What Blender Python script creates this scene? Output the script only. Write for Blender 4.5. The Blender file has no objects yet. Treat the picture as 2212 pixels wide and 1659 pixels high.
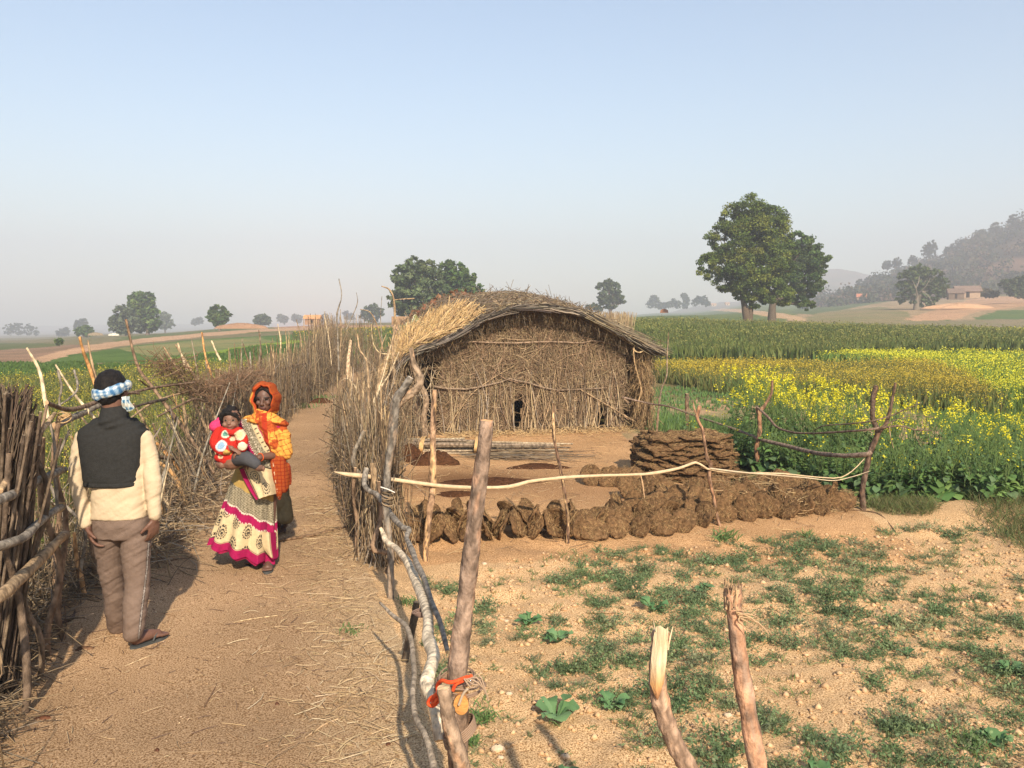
import bpy, math, random
import numpy as np
from mathutils import Vector, Matrix
SC = bpy.context.scene
COL = SC.collection
R = math.radians
rng = np.random.default_rng(7)
random.seed(7)

# ------------------------------------------------------------------ camera
CAM_H = 2.0
FPX = 1836.0                      # focal length in pixels of a 2212 x 1659 frame
PITCH = math.atan((829.5 - 687.0) / FPX)
cam = bpy.data.cameras.new('camera')
cam.sensor_width = 36.0
cam.lens = 36.0 * FPX / 2212.0
cam.clip_start = 0.05
cam.clip_end = 6000
camo = bpy.data.objects.new('camera', cam)
COL.objects.link(camo)
camo.location = (0, 0, CAM_H)
camo.rotation_euler = (R(90) - PITCH, 0, 0)
SC.camera = camo

# ------------------------------------------------------------------ sky, sun, exposure
SUN_EL, SUN_AZ = R(34), R(166.5)  # azimuth clockwise from +Y: behind the camera, a little to the right
w = bpy.data.worlds.new('World')
SC.world = w
w.use_nodes = True
nt = w.node_tree
bg = nt.nodes['Background']
sky = nt.nodes.new('ShaderNodeTexSky')
sky.sky_type = 'NISHITA'
sky.sun_disc = False
sky.sun_elevation = SUN_EL
sky.sun_rotation = SUN_AZ
sky.air_density = 1.3
sky.dust_density = 0.9
sky.ozone_density = 2.5
nt.links.new(sky.outputs[0], bg.inputs[0])
bg.inputs[1].default_value = 0.098
sl = bpy.data.lights.new('sun', 'SUN')
sl.energy = 5.0
sl.angle = R(0.9)
sl.color = (1.0, 0.86, 0.68)
so = bpy.data.objects.new('sun', sl)
COL.objects.link(so)
sd = Vector((math.sin(SUN_AZ) * math.cos(SUN_EL), math.cos(SUN_AZ) * math.cos(SUN_EL), math.sin(SUN_EL)))
so.rotation_euler = (-sd).to_track_quat('-Z', 'Y').to_euler()
so.location = (10, -30, 40)
SC.view_settings.view_transform = 'Standard'
SC.view_settings.look = 'None'
SC.view_settings.exposure = 0.90
SC.view_settings.gamma = 1.0
SC.cycles.volume_bounces = 1
SC.cycles.max_bounces = 6
SC.cycles.transparent_max_bounces = 8

# ------------------------------------------------------------------ helpers
cp, sp = math.cos(PITCH), math.sin(PITCH)
def ray(x, y):
    cx = (x - 1106.0) / FPX; cy = -(y - 829.5) / FPX
    return np.array([cx, cp + cy * sp, -sp + cy * cp])
def P(x, y, Y):                   # the point seen at (x, y) at real depth Y
    d = ray(x, y)
    return np.array([0, 0, CAM_H]) + d * (Y / d[1])
def G(x, y, z=0.0):               # the point seen at (x, y) on a plane at height z
    d = ray(x, y)
    return np.array([0, 0, CAM_H]) + d * ((z - CAM_H) / d[2])
def proj(p):                      # world -> frame
    x, y, z = p[..., 0], p[..., 1], p[..., 2] - CAM_H
    dep = y * cp - z * sp
    up = y * sp + z * cp
    return 1106 + FPX * x / dep, 829.5 - FPX * up / dep

class MB:
    """collects numpy chunks and links them as ONE mesh object"""
    def __init__(s): s.V = []; s.Q = []; s.T = []; s.C = []; s.n = 0
    def add(s, v, q=None, t=None, c=(1, 1, 1)):
        v = np.asarray(v, float).reshape(-1, 3); m = len(v)
        s.V.append(v)
        if q is not None and len(q): s.Q.append(np.asarray(q, int).reshape(-1, 4) + s.n)
        if t is not None and len(t): s.T.append(np.asarray(t, int).reshape(-1, 3) + s.n)
        c = np.asarray(c, float)
        s.C.append(np.broadcast_to(c, (m, 3)).copy() if c.ndim == 1 else c)
        s.n += m
        return s
    def mesh(s, name, smooth=True):
        me = bpy.data.meshes.new(name)
        if s.n == 0: return me
        V = np.concatenate(s.V); C = np.concatenate(s.C)
        Q = np.concatenate(s.Q) if s.Q else np.zeros((0, 4), int)
        T = np.concatenate(s.T) if s.T else np.zeros((0, 3), int)
        me.vertices.add(len(V)); me.vertices.foreach_set('co', V.astype(np.float32).ravel())
        loops = np.concatenate([Q.ravel(), T.ravel()])
        me.loops.add(len(loops)); me.loops.foreach_set('vertex_index', loops.astype(np.int32))
        st = np.concatenate([np.arange(len(Q)) * 4, len(Q) * 4 + np.arange(len(T)) * 3])
        me.polygons.add(len(st)); me.polygons.foreach_set('loop_start', st.astype(np.int32))
        try: me.polygons.foreach_set('loop_total', np.concatenate([np.full(len(Q), 4), np.full(len(T), 3)]).astype(np.int32))
        except Exception: pass
        me.polygons.foreach_set('use_smooth', np.full(len(st), smooth))
        me.update(calc_edges=True)
        a = me.color_attributes.new('Col', 'FLOAT_COLOR', 'POINT')
        a.data.foreach_set('color', np.concatenate([C, np.ones((len(C), 1))], 1).astype(np.float32).ravel())
        return me
    def build(s, name, mat, parent=None, smooth=True, loc=None):
        me = s.mesh(name, smooth)
        if mat: me.materials.append(mat)
        return link(name, me, parent, loc)

def link(name, me, parent=None, loc=None):
    o = bpy.data.objects.new(name, me)
    COL.objects.link(o)
    if parent is not None:
        o.parent = parent
        if loc is None and me is not None:   # geometry given in world space
            o.matrix_parent_inverse = PARENT_INV.get(parent.name, Matrix.Identity(4))
    if loc is not None: o.location = loc
    return o
PARENT_INV = {}
def recenter(o, base):
    """move a mesh object's origin to base, the mesh staying where it is"""
    b = Vector([float(q) for q in base])
    o.data.transform(Matrix.Translation(-b)); o.location = b
    return o
def tag(o, label=None, cat=None, group=None, kind=None):
    if label: o['label'] = label
    if cat: o['category'] = cat
    if group: o['group'] = group
    if kind: o['kind'] = kind
    return o
def empty(name, loc, label, cat, group=None):
    o = bpy.data.objects.new(name, None); COL.objects.link(o)
    loc = Vector([float(q) for q in loc])
    o.location = loc; o.empty_display_size = 0.1
    PARENT_INV[o.name] = Matrix.Translation(-loc)
    return tag(o, label, cat, group)

def catmull(pts, n):
    pts = np.asarray(pts, float)
    if len(pts) < 3: 
        t = np.linspace(0, 1, n)[:, None]; return pts[0] * (1 - t) + pts[-1] * t
    e = np.vstack([2 * pts[0] - pts[1], pts, 2 * pts[-1] - pts[-2]])
    out = []
    for u in np.linspace(0, len(pts) - 1 - 1e-6, n):
        i = int(u); t = u - i
        a, b, c, d = e[i], e[i + 1], e[i + 2], e[i + 3]
        out.append(0.5 * (2 * b + (c - a) * t + (2 * a - 5 * b + 4 * c - d) * t * t + (3 * b - a - 3 * c + d) * t ** 3))
    return np.array(out)

def tube(mb, pts, rad, n=7, col=(1, 1, 1), rough=0.0, res=None, capcol=None, rs=None, patch=None):
    """a tapered tube through pts; rough = relative radius noise; capcol colours the cut ends"""
    pts = np.asarray(pts, float)
    rad = np.broadcast_to(np.asarray(rad, float), (len(pts),)) if np.ndim(rad) == 0 or len(rad) == len(pts) else np.interp(np.linspace(0, 1, len(pts)), np.linspace(0, 1, len(rad)), rad)
    if res:
        rad = np.interp(np.linspace(0, 1, res), np.linspace(0, 1, len(pts)), rad); pts = catmull(pts, res)
    K = len(pts)
    if rough and K > 6:
        w_ = (rs if rs is not None else rng).normal(size=K); w_ = np.convolve(w_, [.25, .5, .25], 'same'); rad = rad * (1 + np.clip(w_, -1.2, 1.6) * rough * 1.1)
    tan = np.gradient(pts, axis=0); tan /= np.linalg.norm(tan, axis=1)[:, None] + 1e-9
    ref = np.array([1, 0, 0.]) if abs(tan[0][0]) < .8 else np.array([0, 1., 0])
    nrm = np.cross(tan[0], ref); nrm /= np.linalg.norm(nrm)
    V = np.zeros((K, n, 3)); ang = np.arange(n) / n * 2 * math.pi
    g = rs if rs is not None else rng
    nz = 1 + rough * (g.random((K, n)) - .5) * 2 if rough else np.ones((K, n))
    for i in range(K):
        nrm = nrm - tan[i] * nrm.dot(tan[i]); nrm /= np.linalg.norm(nrm) + 1e-9
        b = np.cross(tan[i], nrm)
        V[i] = pts[i] + (np.cos(ang)[:, None] * nrm + np.sin(ang)[:, None] * b) * (rad[i] * nz[i])[:, None]
    i, j = np.meshgrid(np.arange(K - 1), np.arange(n), indexing='ij'); j2 = (j + 1) % n
    q = np.stack([i * n + j, i * n + j2, (i + 1) * n + j2, (i + 1) * n + j], -1).reshape(-1, 4)
    if patch is not None:   # bark worn or peeled in long patches
        ii, jj = np.meshgrid(np.arange(K), np.arange(n), indexing='ij'); s_ = rng.random() * 40
        L_ = np.r_[0, np.cumsum(np.linalg.norm(np.diff(pts, axis=0), axis=1))][:, None] * 1.0; a_ = jj / n * 2 * math.pi
        u_ = np.cos(a_) * .9 + s_; v_ = np.sin(a_) * .9 + L_ * 7 + s_; f1 = fbm(u_, v_, .9, 3); f2 = fbm(u_ + 31, v_ * 2.2, .8, 3)
        cv = np.tile(np.array(col, float), (K, n, 1)); cv = np.where((f1 > patch[2])[..., None], np.array(patch[0]), cv); cv = np.where((f2 > .66)[..., None], np.array(patch[1]), cv); cv *= (.85 + .3 * fbm(u_ + 9, v_ * 3, .5, 2))[..., None]
        mb.add(V.reshape(-1, 3), q, c=cv.reshape(-1, 3))
    else: mb.add(V.reshape(-1, 3), q, c=col)
    cc = capcol if capcol is not None else (np.asarray(col) if np.ndim(col) == 1 else np.asarray(col)[0])
    for e, fl in ((0, 0), (K - 1, 1)):
        ring = V[e]; ctr = pts[e] + tan[e] * rad[e] * (.15 if fl else -.15)
        vv = np.vstack([ring, ctr]); a = np.arange(n); b2 = (a + 1) % n
        t = np.stack([a, b2, np.full(n, n)], 1) if fl else np.stack([b2, a, np.full(n, n)], 1)
        mb.add(vv, t=t, c=cc)
    return mb

def twigs(mb, p0, p1, r0, r1, bend, K=4, n=3, cols=None):
    """many thin curved sticks at once: p0, p1 (N,3), r0, r1 (N,), bend (N,3) offset of the middle"""
    N = len(p0)
    if N == 0: return
    t = np.linspace(0, 1, K)[None, :, None]
    base = p0[:, None] * (1 - t) + p1[:, None] * t + bend[:, None] * (4 * t * (1 - t)) * .5
    base += bend[:, None][:, :, [1, 2, 0]] * np.sin(t * 9.0) * .22
    d = p1 - p0; d /= np.linalg.norm(d, axis=1)[:, None] + 1e-9
    ref = np.where(np.abs(d[:, 2:3]) < .8, [[0, 0, 1.]], [[0, 1., 0]])
    a = np.cross(d, ref); a /= np.linalg.norm(a, axis=1)[:, None] + 1e-9
    b = np.cross(d, a)
    ang = np.arange(n) / n * 2 * math.pi
    off = np.cos(ang)[None, :, None] * a[:, None] + np.sin(ang)[None, :, None] * b[:, None]
    tt = np.linspace(0, 1, K)[None, :]
    rr = (np.asarray(r0)[:, None] * (1 - tt) + np.asarray(r1)[:, None] * tt)
    V = base[:, :, None, :] + off[:, None] * rr[:, :, None, None]
    s, i, j = np.meshgrid(np.arange(N), np.arange(K - 1), np.arange(n), indexing='ij'); j2 = (j + 1) % n
    o = s * K * n
    q = np.stack([o + i * n + j, o + i * n + j2, o + (i + 1) * n + j2, o + (i + 1) * n + j], -1).reshape(-1, 4)
    c = (1, 1, 1) if cols is None else np.repeat(cols, K * n, axis=0)
    mb.add(V.reshape(-1, 3), q, c=c)

def blades(mb, p0, d, L, wd, droop, cols, K=3):
    """grass or straw blades: flat, K rows of 2 vertices, ending narrow"""
    N = len(p0)
    if N == 0: return
    t = np.linspace(0, 1, K)[None, :, None]
    side = np.cross(d, rng.normal(size=(N, 3))); side /= np.linalg.norm(side, axis=1)[:, None] + 1e-9
    base = p0[:, None] + d[:, None] * (L[:, None, None] * t)
    base[:, :, 2] -= (droop * L)[:, None] * t[:, :, 0] ** 2
    wid = (wd[:, None] * np.array([.7, 1.0, .12] if K == 3 else np.linspace(1, .2, K))[None])[:, :, None]
    V = np.stack([base - side[:, None] * wid * .5, base + side[:, None] * wid * .5], 2)
    s, i = np.meshgrid(np.arange(N), np.arange(K - 1), indexing='ij'); o = s * K * 2 + i * 2
    q = np.stack([o, o + 1, o + 3, o + 2], -1).reshape(-1, 4)
    mb.add(V.reshape(-1, 3), q, c=np.repeat(cols, K * 2, axis=0))

def leaves(mb, ctr, size, cols, up=0.4, long=1.5):
    """leaf-sized quads with a fold, random facing"""
    N = len(ctr)
    if N == 0: return
    a = rng.normal(size=(N, 3)); a /= np.linalg.norm(a, axis=1)[:, None]
    nn = rng.normal(size=(N, 3)); nn[:, 2] = np.abs(nn[:, 2]) + up; nn -= a * (nn * a).sum(1)[:, None]
    nn /= np.linalg.norm(nn, axis=1)[:, None] + 1e-9
    b = np.cross(nn, a)
    s = np.asarray(size)[:, None]
    V = np.stack([ctr - a * s * long * .5, ctr + b * s * .5 + nn * s * .1, ctr + a * s * long * .5, ctr - b * s * .5 + nn * s * .1], 1)
    q = np.arange(N * 4).reshape(N, 4)
    mb.add(V.reshape(-1, 3), q, c=np.repeat(cols, 4, axis=0))

def pal(N, *cols, j=.12, w=None):
    c = np.array(cols, float); k = rng.choice(len(c), N, p=w)
    return np.clip(c[k] * (1 + (rng.random((N, 1)) - .5) * 2 * j) * (1 + (rng.random((N, 3)) - .5) * j * .4), 0, 1)

def sm(n=1): return rng.normal(size=n)
# smooth value noise usable on arrays
_NT = np.random.default_rng(3).random((64, 64))
def vnoise(x, y, s=1.0):
    x = np.asarray(x) / s; y = np.asarray(y) / s
    xi = np.floor(x).astype(int); yi = np.floor(y).astype(int); fx = x - xi; fy = y - yi
    fx = fx * fx * (3 - 2 * fx); fy = fy * fy * (3 - 2 * fy)
    g = lambda a, b: _NT[a % 64, b % 64]
    return (g(xi, yi) * (1 - fx) + g(xi + 1, yi) * fx) * (1 - fy) + (g(xi, yi + 1) * (1 - fx) + g(xi + 1, yi + 1) * fx) * fy
def fbm(x, y, s=1.0, o=4):
    r = 0; a = .5
    for k in range(o): r = r + a * vnoise(np.asarray(x) + 17.3 * k, np.asarray(y) - 9.1 * k, s); s *= .5; a *= .5
    return r / (1 - .5 ** o)

# ------------------------------------------------------------------ materials
MATS = {}
def M(name, col=(1, 1, 1), col2=None, scale=6, rough=.9, bump=.0, bscale=None, attr=False, trans=0.0, spec=.15, lo=.35, hi=.65, coord='Object', stretch=None, detail=5, bdist=.02):
    if name in MATS: return MATS[name]
    m = bpy.data.materials.new(name); m.use_nodes = True
    N = m.node_tree.nodes; L = m.node_tree.links
    b = N['Principled BSDF']; b.inputs['Roughness'].default_value = rough
    b.inputs['Specular IOR Level'].default_value = spec
    tc = N.new('ShaderNodeTexCoord'); src = tc.outputs[coord]
    if stretch:
        mp = N.new('ShaderNodeMapping'); mp.inputs['Scale'].default_value = stretch
        L.new(src, mp.inputs[0]); src = mp.outputs[0]
    out = None
    if col2 is not None:
        nz = N.new('ShaderNodeTexNoise'); nz.inputs['Scale'].default_value = scale; nz.inputs['Detail'].default_value = detail
        L.new(src, nz.inputs['Vector'])
        rp = N.new('ShaderNodeValToRGB'); rp.color_ramp.elements[0].position = lo; rp.color_ramp.elements[1].position = hi
        rp.color_ramp.elements[0].color = (*col, 1); rp.color_ramp.elements[1].color = (*col2, 1)
        L.new(nz.outputs[0], rp.inputs[0]); out = rp.outputs[0]
    if attr:
        at = N.new('ShaderNodeAttribute'); at.attribute_name = 'Col'
        if out is None:
            out = at.outputs['Color']
        else:
            mx = N.new('ShaderNodeMix'); mx.data_type = 'RGBA'; mx.blend_type = 'MULTIPLY'; mx.inputs[0].default_value = 1
            L.new(out, mx.inputs[6]); L.new(at.outputs['Color'], mx.inputs[7]); out = mx.outputs[2]
    if out is None: b.inputs['Base Color'].default_value = (*col, 1)
    else: L.new(out, b.inputs['Base Color'])
    if bump:
        n2 = N.new('ShaderNodeTexNoise'); n2.inputs['Scale'].default_value = bscale or scale * 4; n2.inputs['Detail'].default_value = 6
        L.new(src, n2.inputs['Vector'])
        bp = N.new('ShaderNodeBump'); bp.inputs['Strength'].default_value = bump; bp.inputs['Distance'].default_value = bdist
        L.new(n2.outputs[0], bp.inputs['Height']); L.new(bp.outputs[0], b.inputs['Normal'])
    if trans:
        tr = N.new('ShaderNodeBsdfTranslucent'); mxs = N.new('ShaderNodeMixShader'); mxs.inputs[0].default_value = trans
        if out is None: tr.inputs[0].default_value = (*col, 1)
        else: L.new(out, tr.inputs[0])
        L.new(b.outputs[0], mxs.inputs[1]); L.new(tr.outputs[0], mxs.inputs[2])
        L.new(mxs.outputs[0], N['Material Output'].inputs[0])
    MATS[name] = m
    return m
mWood = M('dry_wood', (.75, .75, .75), (1.25, 1.2, 1.15), 9, .9, .5, 60, attr=True)
mBark = M('bark', (.50, .48, .46), (1.38, 1.34, 1.28), 26, .92, .9, 70, attr=True, stretch=(1, 1, .6), lo=.36, hi=.66, bdist=.012)
mStraw = M('straw', (1, 1, 1), attr=True, rough=.7, spec=.25)
mTwig = M('twig', (1, 1, 1), attr=True, rough=.9)
mLeaf = M('foliage', (.8, .8, .8), (1.2, 1.2, 1.2), 1.2, .6, attr=True, trans=.3, spec=.25)
mCrop = M('crop_leaf', (1, 1, 1), attr=True, rough=.6, trans=.3, spec=.25)
# ------------------------------------------------------------------ terrain
TY = np.array([15, 25, 40, 70, 120, 200, 350, 600, 1200.])
TX = np.array([-700, 0, 300, 550, 800, 1000, 1250, 1450, 1700, 1950, 2212, 2900.])
TD = np.array([
 [932, 834, 785, 757, 745, 740, 735, 732, 724],
 [932, 834, 787, 762, 748, 738, 732, 729, 720],
 [932, 834, 782, 748, 731, 722, 722, 722, 714],
 [932, 834, 779, 741, 717, 707, 712, 716, 708],
 [932, 834, 772, 727, 704, 698, 702, 708, 700],
 [932, 834, 780, 724, 701, 696, 698, 700, 694],
 [932, 834, 782, 716, 692, 690, 692, 690, 688],
 [932, 834, 782, 710, 686, 682, 685, 680, 676],
 [932, 834, 780, 714, 700, 678, 668, 655, 650],
 [932, 834, 780, 722, 704, 666, 648, 640, 640],
 [932, 834, 780, 728, 706, 654, 634, 620, 610],
 [932, 834, 780, 728, 706, 640, 600, 560, 560.]])
TZ = np.zeros_like(TD)
for _i in range(len(TX)):
    for _j in range(len(TY)):
        TZ[_i, _j] = P(TX[_i], TD[_i, _j], TY[_j])[2]
TZ[:, 0] = 0
TZ[:, 1] = P(0, TD[0, 1], 25)[2] * 0
def height(x, y):
    x = np.asarray(x, float); y = np.asarray(y, float)
    yy = np.maximum(y, 1.0)
    col = 1106 + FPX * x / yy
    r = np.sqrt(np.maximum(y, 1) * np.maximum(np.hypot(x, y), 1))
    r = np.where(y < 1, 1, yy)
    fi = np.interp(col, TX, np.arange(len(TX))); fj = np.interp(np.log(np.maximum(r, 15)), np.log(TY), np.arange(len(TY)))
    i = np.minimum(fi.astype(int), len(TX) - 2); j = np.minimum(fj.astype(int), len(TY) - 2)
    a = fi - i; b = fj - j; a = a * a * (3 - 2 * a); b = b * b * (3 - 2 * b) * .6 + b * .4
    z = (TZ[i, j] * (1 - a) + TZ[i + 1, j] * a) * (1 - b) + (TZ[i, j + 1] * (1 - a) + TZ[i + 1, j + 1] * a) * b
    z = z + np.clip((y - 20) / 60, 0, 1) * (fbm(x, y, 14) - .5) * .35
    # near relief
    n = 1 - np.clip((y - 18) / 8, 0, 1)
    xr = xright(y); d = x - xr
    fld = np.clip(d / .4, 0, 1) * np.clip((7.9 + .12 * x - y) / .5, 0, 1)        # the tilled field
    rel = (fbm(x, y, .30, 4) - .5) * .085 * fld + (fbm(x + 5, y, .9, 3) - .5) * .05
    rel = rel - .055 * fld
    rel = rel + .06 * np.exp(-(d / .28) ** 2) * np.clip((7.5 - y) / 2, 0, 1)     # a low ridge under the fence
    bank = np.clip((x - 3.9) / .8, 0, 1) * np.exp(-((y - 8.6) / .6) ** 2)
    rel = rel + .10 * bank
    rel = rel - .25 * np.clip((x - 3.2) / 1.5, 0, 1) * np.clip((y - 9.2) / 1.0, 0, 1) * np.clip((22 - y) / 6, 0, 1)
    return z + rel * n
LX = np.array([[1.0, -1.7], [3, -2.3], [4.36, -2.66], [6.1, -3.2], [9.1, -3.65], [11.7, -4.05], [19, -4.9], [27.4, -5.6], [32, -6.3]])
RX = np.array([[1.0, 0.05], [2, -.12], [3.8, -.47], [6.6, -1.22], [11.7, -2.42], [18, -3.75], [25.8, -5.1], [28, -5.5]])
def xleft(y): return np.interp(y, LX[:, 0], LX[:, 1])
def xright(y): return np.interp(y, RX[:, 0], RX[:, 1])

def inpoly(px, py, poly):
    poly = np.asarray(poly, float); ins = np.zeros(px.shape, bool); j = len(poly) - 1
    for i in range(len(poly)):
        xi, yi = poly[i]; xj, yj = poly[j]
        c = ((yi > py) != (yj > py)) & (px < (xj - xi) * (py - yi) / (yj - yi + 1e-12) + xi)
        ins ^= c; j = i
    return ins
# the field borders, written as the outlines they have seen from the path, and laid on the terrain
SOIL = (.575, .385, .202); PATHC = (.40, .265, .148); YARD = (.50, .305, .15)
ZONES = [  # (name, colour, colour 2, outline)
 ('ground', (.16, .15, .07), (.20, .17, .09), [(-800, 600), (3000, 600), (3000, 742), (-800, 762)]),
 ('crop_field', (.085, .115, .035), (.12, .13, .045), [(-700, 741), (0, 741), (120, 742), (150, 752), (0, 757), (-700, 764)]),
 ('ground', (.30, .19, .12), (.22, .15, .09), [(-700, 756), (0, 756), (95, 750), (150, 744), (210, 747), (120, 766), (60, 782), (-700, 790)]),
 ('crop_field', (.10, .13, .04), (.14, .15, .055), [(255, 728), (420, 716), (560, 700), (640, 702), (700, 712), (500, 722), (330, 735), (240, 742)]),
 ('ground', (.42, .24, .14), (.34, .2, .12), [(585, 708), (605, 697), (680, 696), (760, 702), (820, 702), (820, 709), (720, 712)]),
 ('crop_field', (.075, .13, .03), (.10, .16, .04), [(-700, 782), (60, 782), (160, 766), (300, 745), (480, 730), (640, 722), (800, 714), (1000, 700), (1300, 700), (1300, 780), (760, 800), (330, 812), (0, 840), (-700, 850)]),
 ('crop_field', (.24, .22, .09), (.16, .19, .07), [(250, 752), (400, 738), (560, 728), (600, 740), (520, 752), (440, 762), (330, 770), (300, 764)]),
 ('crop_field', (.24, .30, .035), (.18, .26, .035), [(430, 764), (520, 750), (620, 736), (760, 724), (800, 728), (640, 752), (480, 772), (330, 780)]),
 ('ground', (.22, .16, .09), (.16, .14, .07), [(120, 785), (250, 783), (400, 786), (400, 791), (260, 796), (120, 794)]),
 ('dirt_road', (.50, .32, .19), (.42, .27, .16), [(40, 786), (110, 763), (190, 745), (300, 732), (430, 720), (560, 711), (700, 706), (860, 702), (860, 706), (700, 712), (560, 717), (430, 728), (300, 742), (190, 758), (130, 772), (80, 788)]),
 # right-hand side
 ('crop_field', (.10, .14, .04), (.13, .16, .05), [(1330, 640), (2230, 640), (2700, 660), (2700, 790), (1330, 820)]),
 ('ground', (.36, .26, .15), (.28, .21, .11), [(1690, 700), (1740, 668), (1900, 652), (2060, 640), (2212, 640), (2700, 640), (2700, 700), (2212, 700), (2050, 690), (1900, 690), (1780, 700)]),
 ('crop_field', (.09, .13, .045), (.12, .14, .06), [(1700, 676), (1760, 656), (1880, 640), (1960, 645), (1880, 658), (1760, 680)]),
 ('crop_field', (.19, .18, .075), (.25, .20, .10), [(1720, 695), (1770, 675), (1900, 662), (1950, 672), (1980, 690), (2100, 700), (1900, 700)]),
 ('ground', (.50, .30, .17), (.40, .25, .14), [(1950, 690), (2010, 672), (2060, 655), (2130, 640), (2212, 640), (2700, 640), (2700, 668), (2212, 662), (2120, 672), (2060, 690), (1980, 694)]),
 ('crop_field', (.09, .14, .045), (.12, .16, .05), [(2110, 684), (2160, 670), (2700, 664), (2700, 690), (2090, 696)]),
 ('ground', (.24, .19, .11), (.20, .18, .09), [(1960, 696), (2110, 690), (2700, 690), (2700, 712), (1900, 706)]),
 ('dirt_road', (.50, .34, .19), (.42, .28, .15), [(1500, 664), (1610, 668), (1700, 678), (1750, 690), (1730, 694), (1660, 684), (1600, 675), (1500, 668)]),
 ('ground', (.20, .16, .08), (.24, .17, .10), [(1840, 748), (1960, 740), (2212, 736), (2700, 736), (2700, 752), (2212, 750), (1960, 750)]),
]
def make_terrain():
    A = np.concatenate([np.linspace(-180, -60, 40)[:-1], np.linspace(-60, -36, 40)[:-1], np.linspace(-36, 36, 640), np.linspace(36, 60, 40)[1:], np.linspace(60, 180, 40)[1:-1]])
    r = np.concatenate([[0.3, .8], np.exp(np.linspace(math.log(1.4), math.log(30), 420)), np.exp(np.linspace(math.log(30), math.log(1400), 300))[1:], [2500]])
    a = np.radians(A); X = r[:, None] * np.sin(a)[None]; Y = r[:, None] * np.cos(a)[None]
    Z = height(X, Y)
    nr, na = X.shape
    V = np.stack([X, Y, Z], -1)
    px, py = proj(V)
    jx = px + (fbm(X, Y, 3.0) - .5) * 26; jy = py + (fbm(X + 40, Y, 2.0) - .5) * np.clip(200 / np.maximum(Y, 1), 2, 9)
    zone = np.zeros(X.shape, int); C = np.zeros(X.shape + (3,)); names = ['ground', 'dirt_path', 'dirt_road', 'crop_field']
    n1 = fbm(X, Y, .8)[..., None]; n2 = fbm(X + 9, Y + 3, 4.0)[..., None]
    C[:] = np.array(SOIL) * (.85 + .3 * n1)
    # everything past the yard: grassy by default
    far = Y > 15.5
    C = np.where(far[..., None], np.array([.13, .14, .05]) * (1 - n2) + np.array([.24, .17, .09]) * n2, C)
    vis = Y > 14
    for nm, c1, c2, poly in ZONES:
        m = inpoly(jx, jy, poly) & vis
        k = np.clip((n2 - .3) * 2.5, 0, 1)
        k = np.clip(k + (fbm(X, Y, 1.1)[..., None] - .5), 0, 1)
        C = np.where(m[..., None], np.array(c1) * (1 - k) + np.array(c2) * k, C)
        zone[m] = names.index(nm)
    # near zones, in metres
    xr = xright(Y); xl = xleft(Y); wob = (fbm(X, Y, .5) - .5) * .35
    yard = (X > xr) & (Y > 7.0) & (Y < 15.8) & (X < 3.6)
    yc = np.array(YARD) * (.8 + .4 * n1)
    dark = np.clip((fbm(X * .6 + 3, Y, 1.3) - .5) * 3, 0, 1)[..., None] * .35
    C = np.where(yard[..., None], yc * (1 - dark) + np.array([.24, .12, .06]) * dark, C)
    dd = np.exp(-(((X + .45) / 1.0) ** 2 + ((Y - 10.4) / .8) ** 2))[..., None]     # trodden dung on the yard floor
    C = np.where(yard[..., None], C * (1 - .75 * dd) + np.array([.10, .045, .02]) * .75 * dd, C)
    wf = (X > 1.9) & (Y > 11.2) & (Y < 21) & (X < 9)
    k = np.clip((fbm(X, Y, .6) - .42) * 5, 0, 1)[..., None] * np.clip((Y - 12.5) / 3, .3, 1)[..., None]
    C = np.where(wf[..., None], (np.array([.44, .29, .17]) * (1 - .55 * k) + np.array([.10, .17, .06]) * .55 * k), C)
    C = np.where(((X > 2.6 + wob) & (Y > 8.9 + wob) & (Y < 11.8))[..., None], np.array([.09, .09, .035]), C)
    left = (X < xl + wob) & (Y < 40) & (Y > -5)
    C = np.where((left & ~((Y > 22)))[..., None], np.array([.13, .13, .045]) * (1 - n1) + np.array([.22, .16, .08]) * n1, C)
    pth = (X > xl - .2 + wob) & (X < np.where(Y > 11.7, xr + (Y - 11.7) * .10, xr) + .1 + wob * .5) & (Y < 33) & (Y > -6)
    e = np.clip(1 - (xr - X) / (.55 + wob), 0, 1)[..., None] * np.clip((9 - Y) / 4, 0, 1)[..., None]
    pc = np.array(PATHC) * (.62 + .62 * fbm(X, Y, 1.3)[..., None] + .16 * (fbm(X, Y, .4, 2)[..., None] - .5)) * (1 - .5 * e) + np.array([.60, .45, .26]) * .5 * e
    C = np.where(pth[..., None], pc, C); zone[pth] = 1
    zf = zone[:-1, :]; zf = zf.ravel()
    idx = np.arange(nr * na).reshape(nr, na)
    q = np.stack([idx[:-1], np.roll(idx[:-1], -1, 1), np.roll(idx[1:], -1, 1), idx[1:]], -1).reshape(-1, 4)[:, ::-1]
    mG = ground_mat()
    Vf, Cf = V.reshape(-1, 3), C.reshape(-1, 3)
    for k, nm in enumerate(names):
        s = q[zf == k]; u, inv = np.unique(s, return_inverse=True)
        mb = MB(); mb.add(Vf[u], inv.reshape(-1, 4), c=Cf[u])
        if k == 0:   # close the middle
            mb.add(np.vstack([Vf[:na], [[0, 0, 0]]]), t=np.stack([np.arange(na), np.full(na, na), np.roll(np.arange(na), -1)], 1), c=SOIL)
        tag(mb.build(nm, mG), kind='structure')

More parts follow.
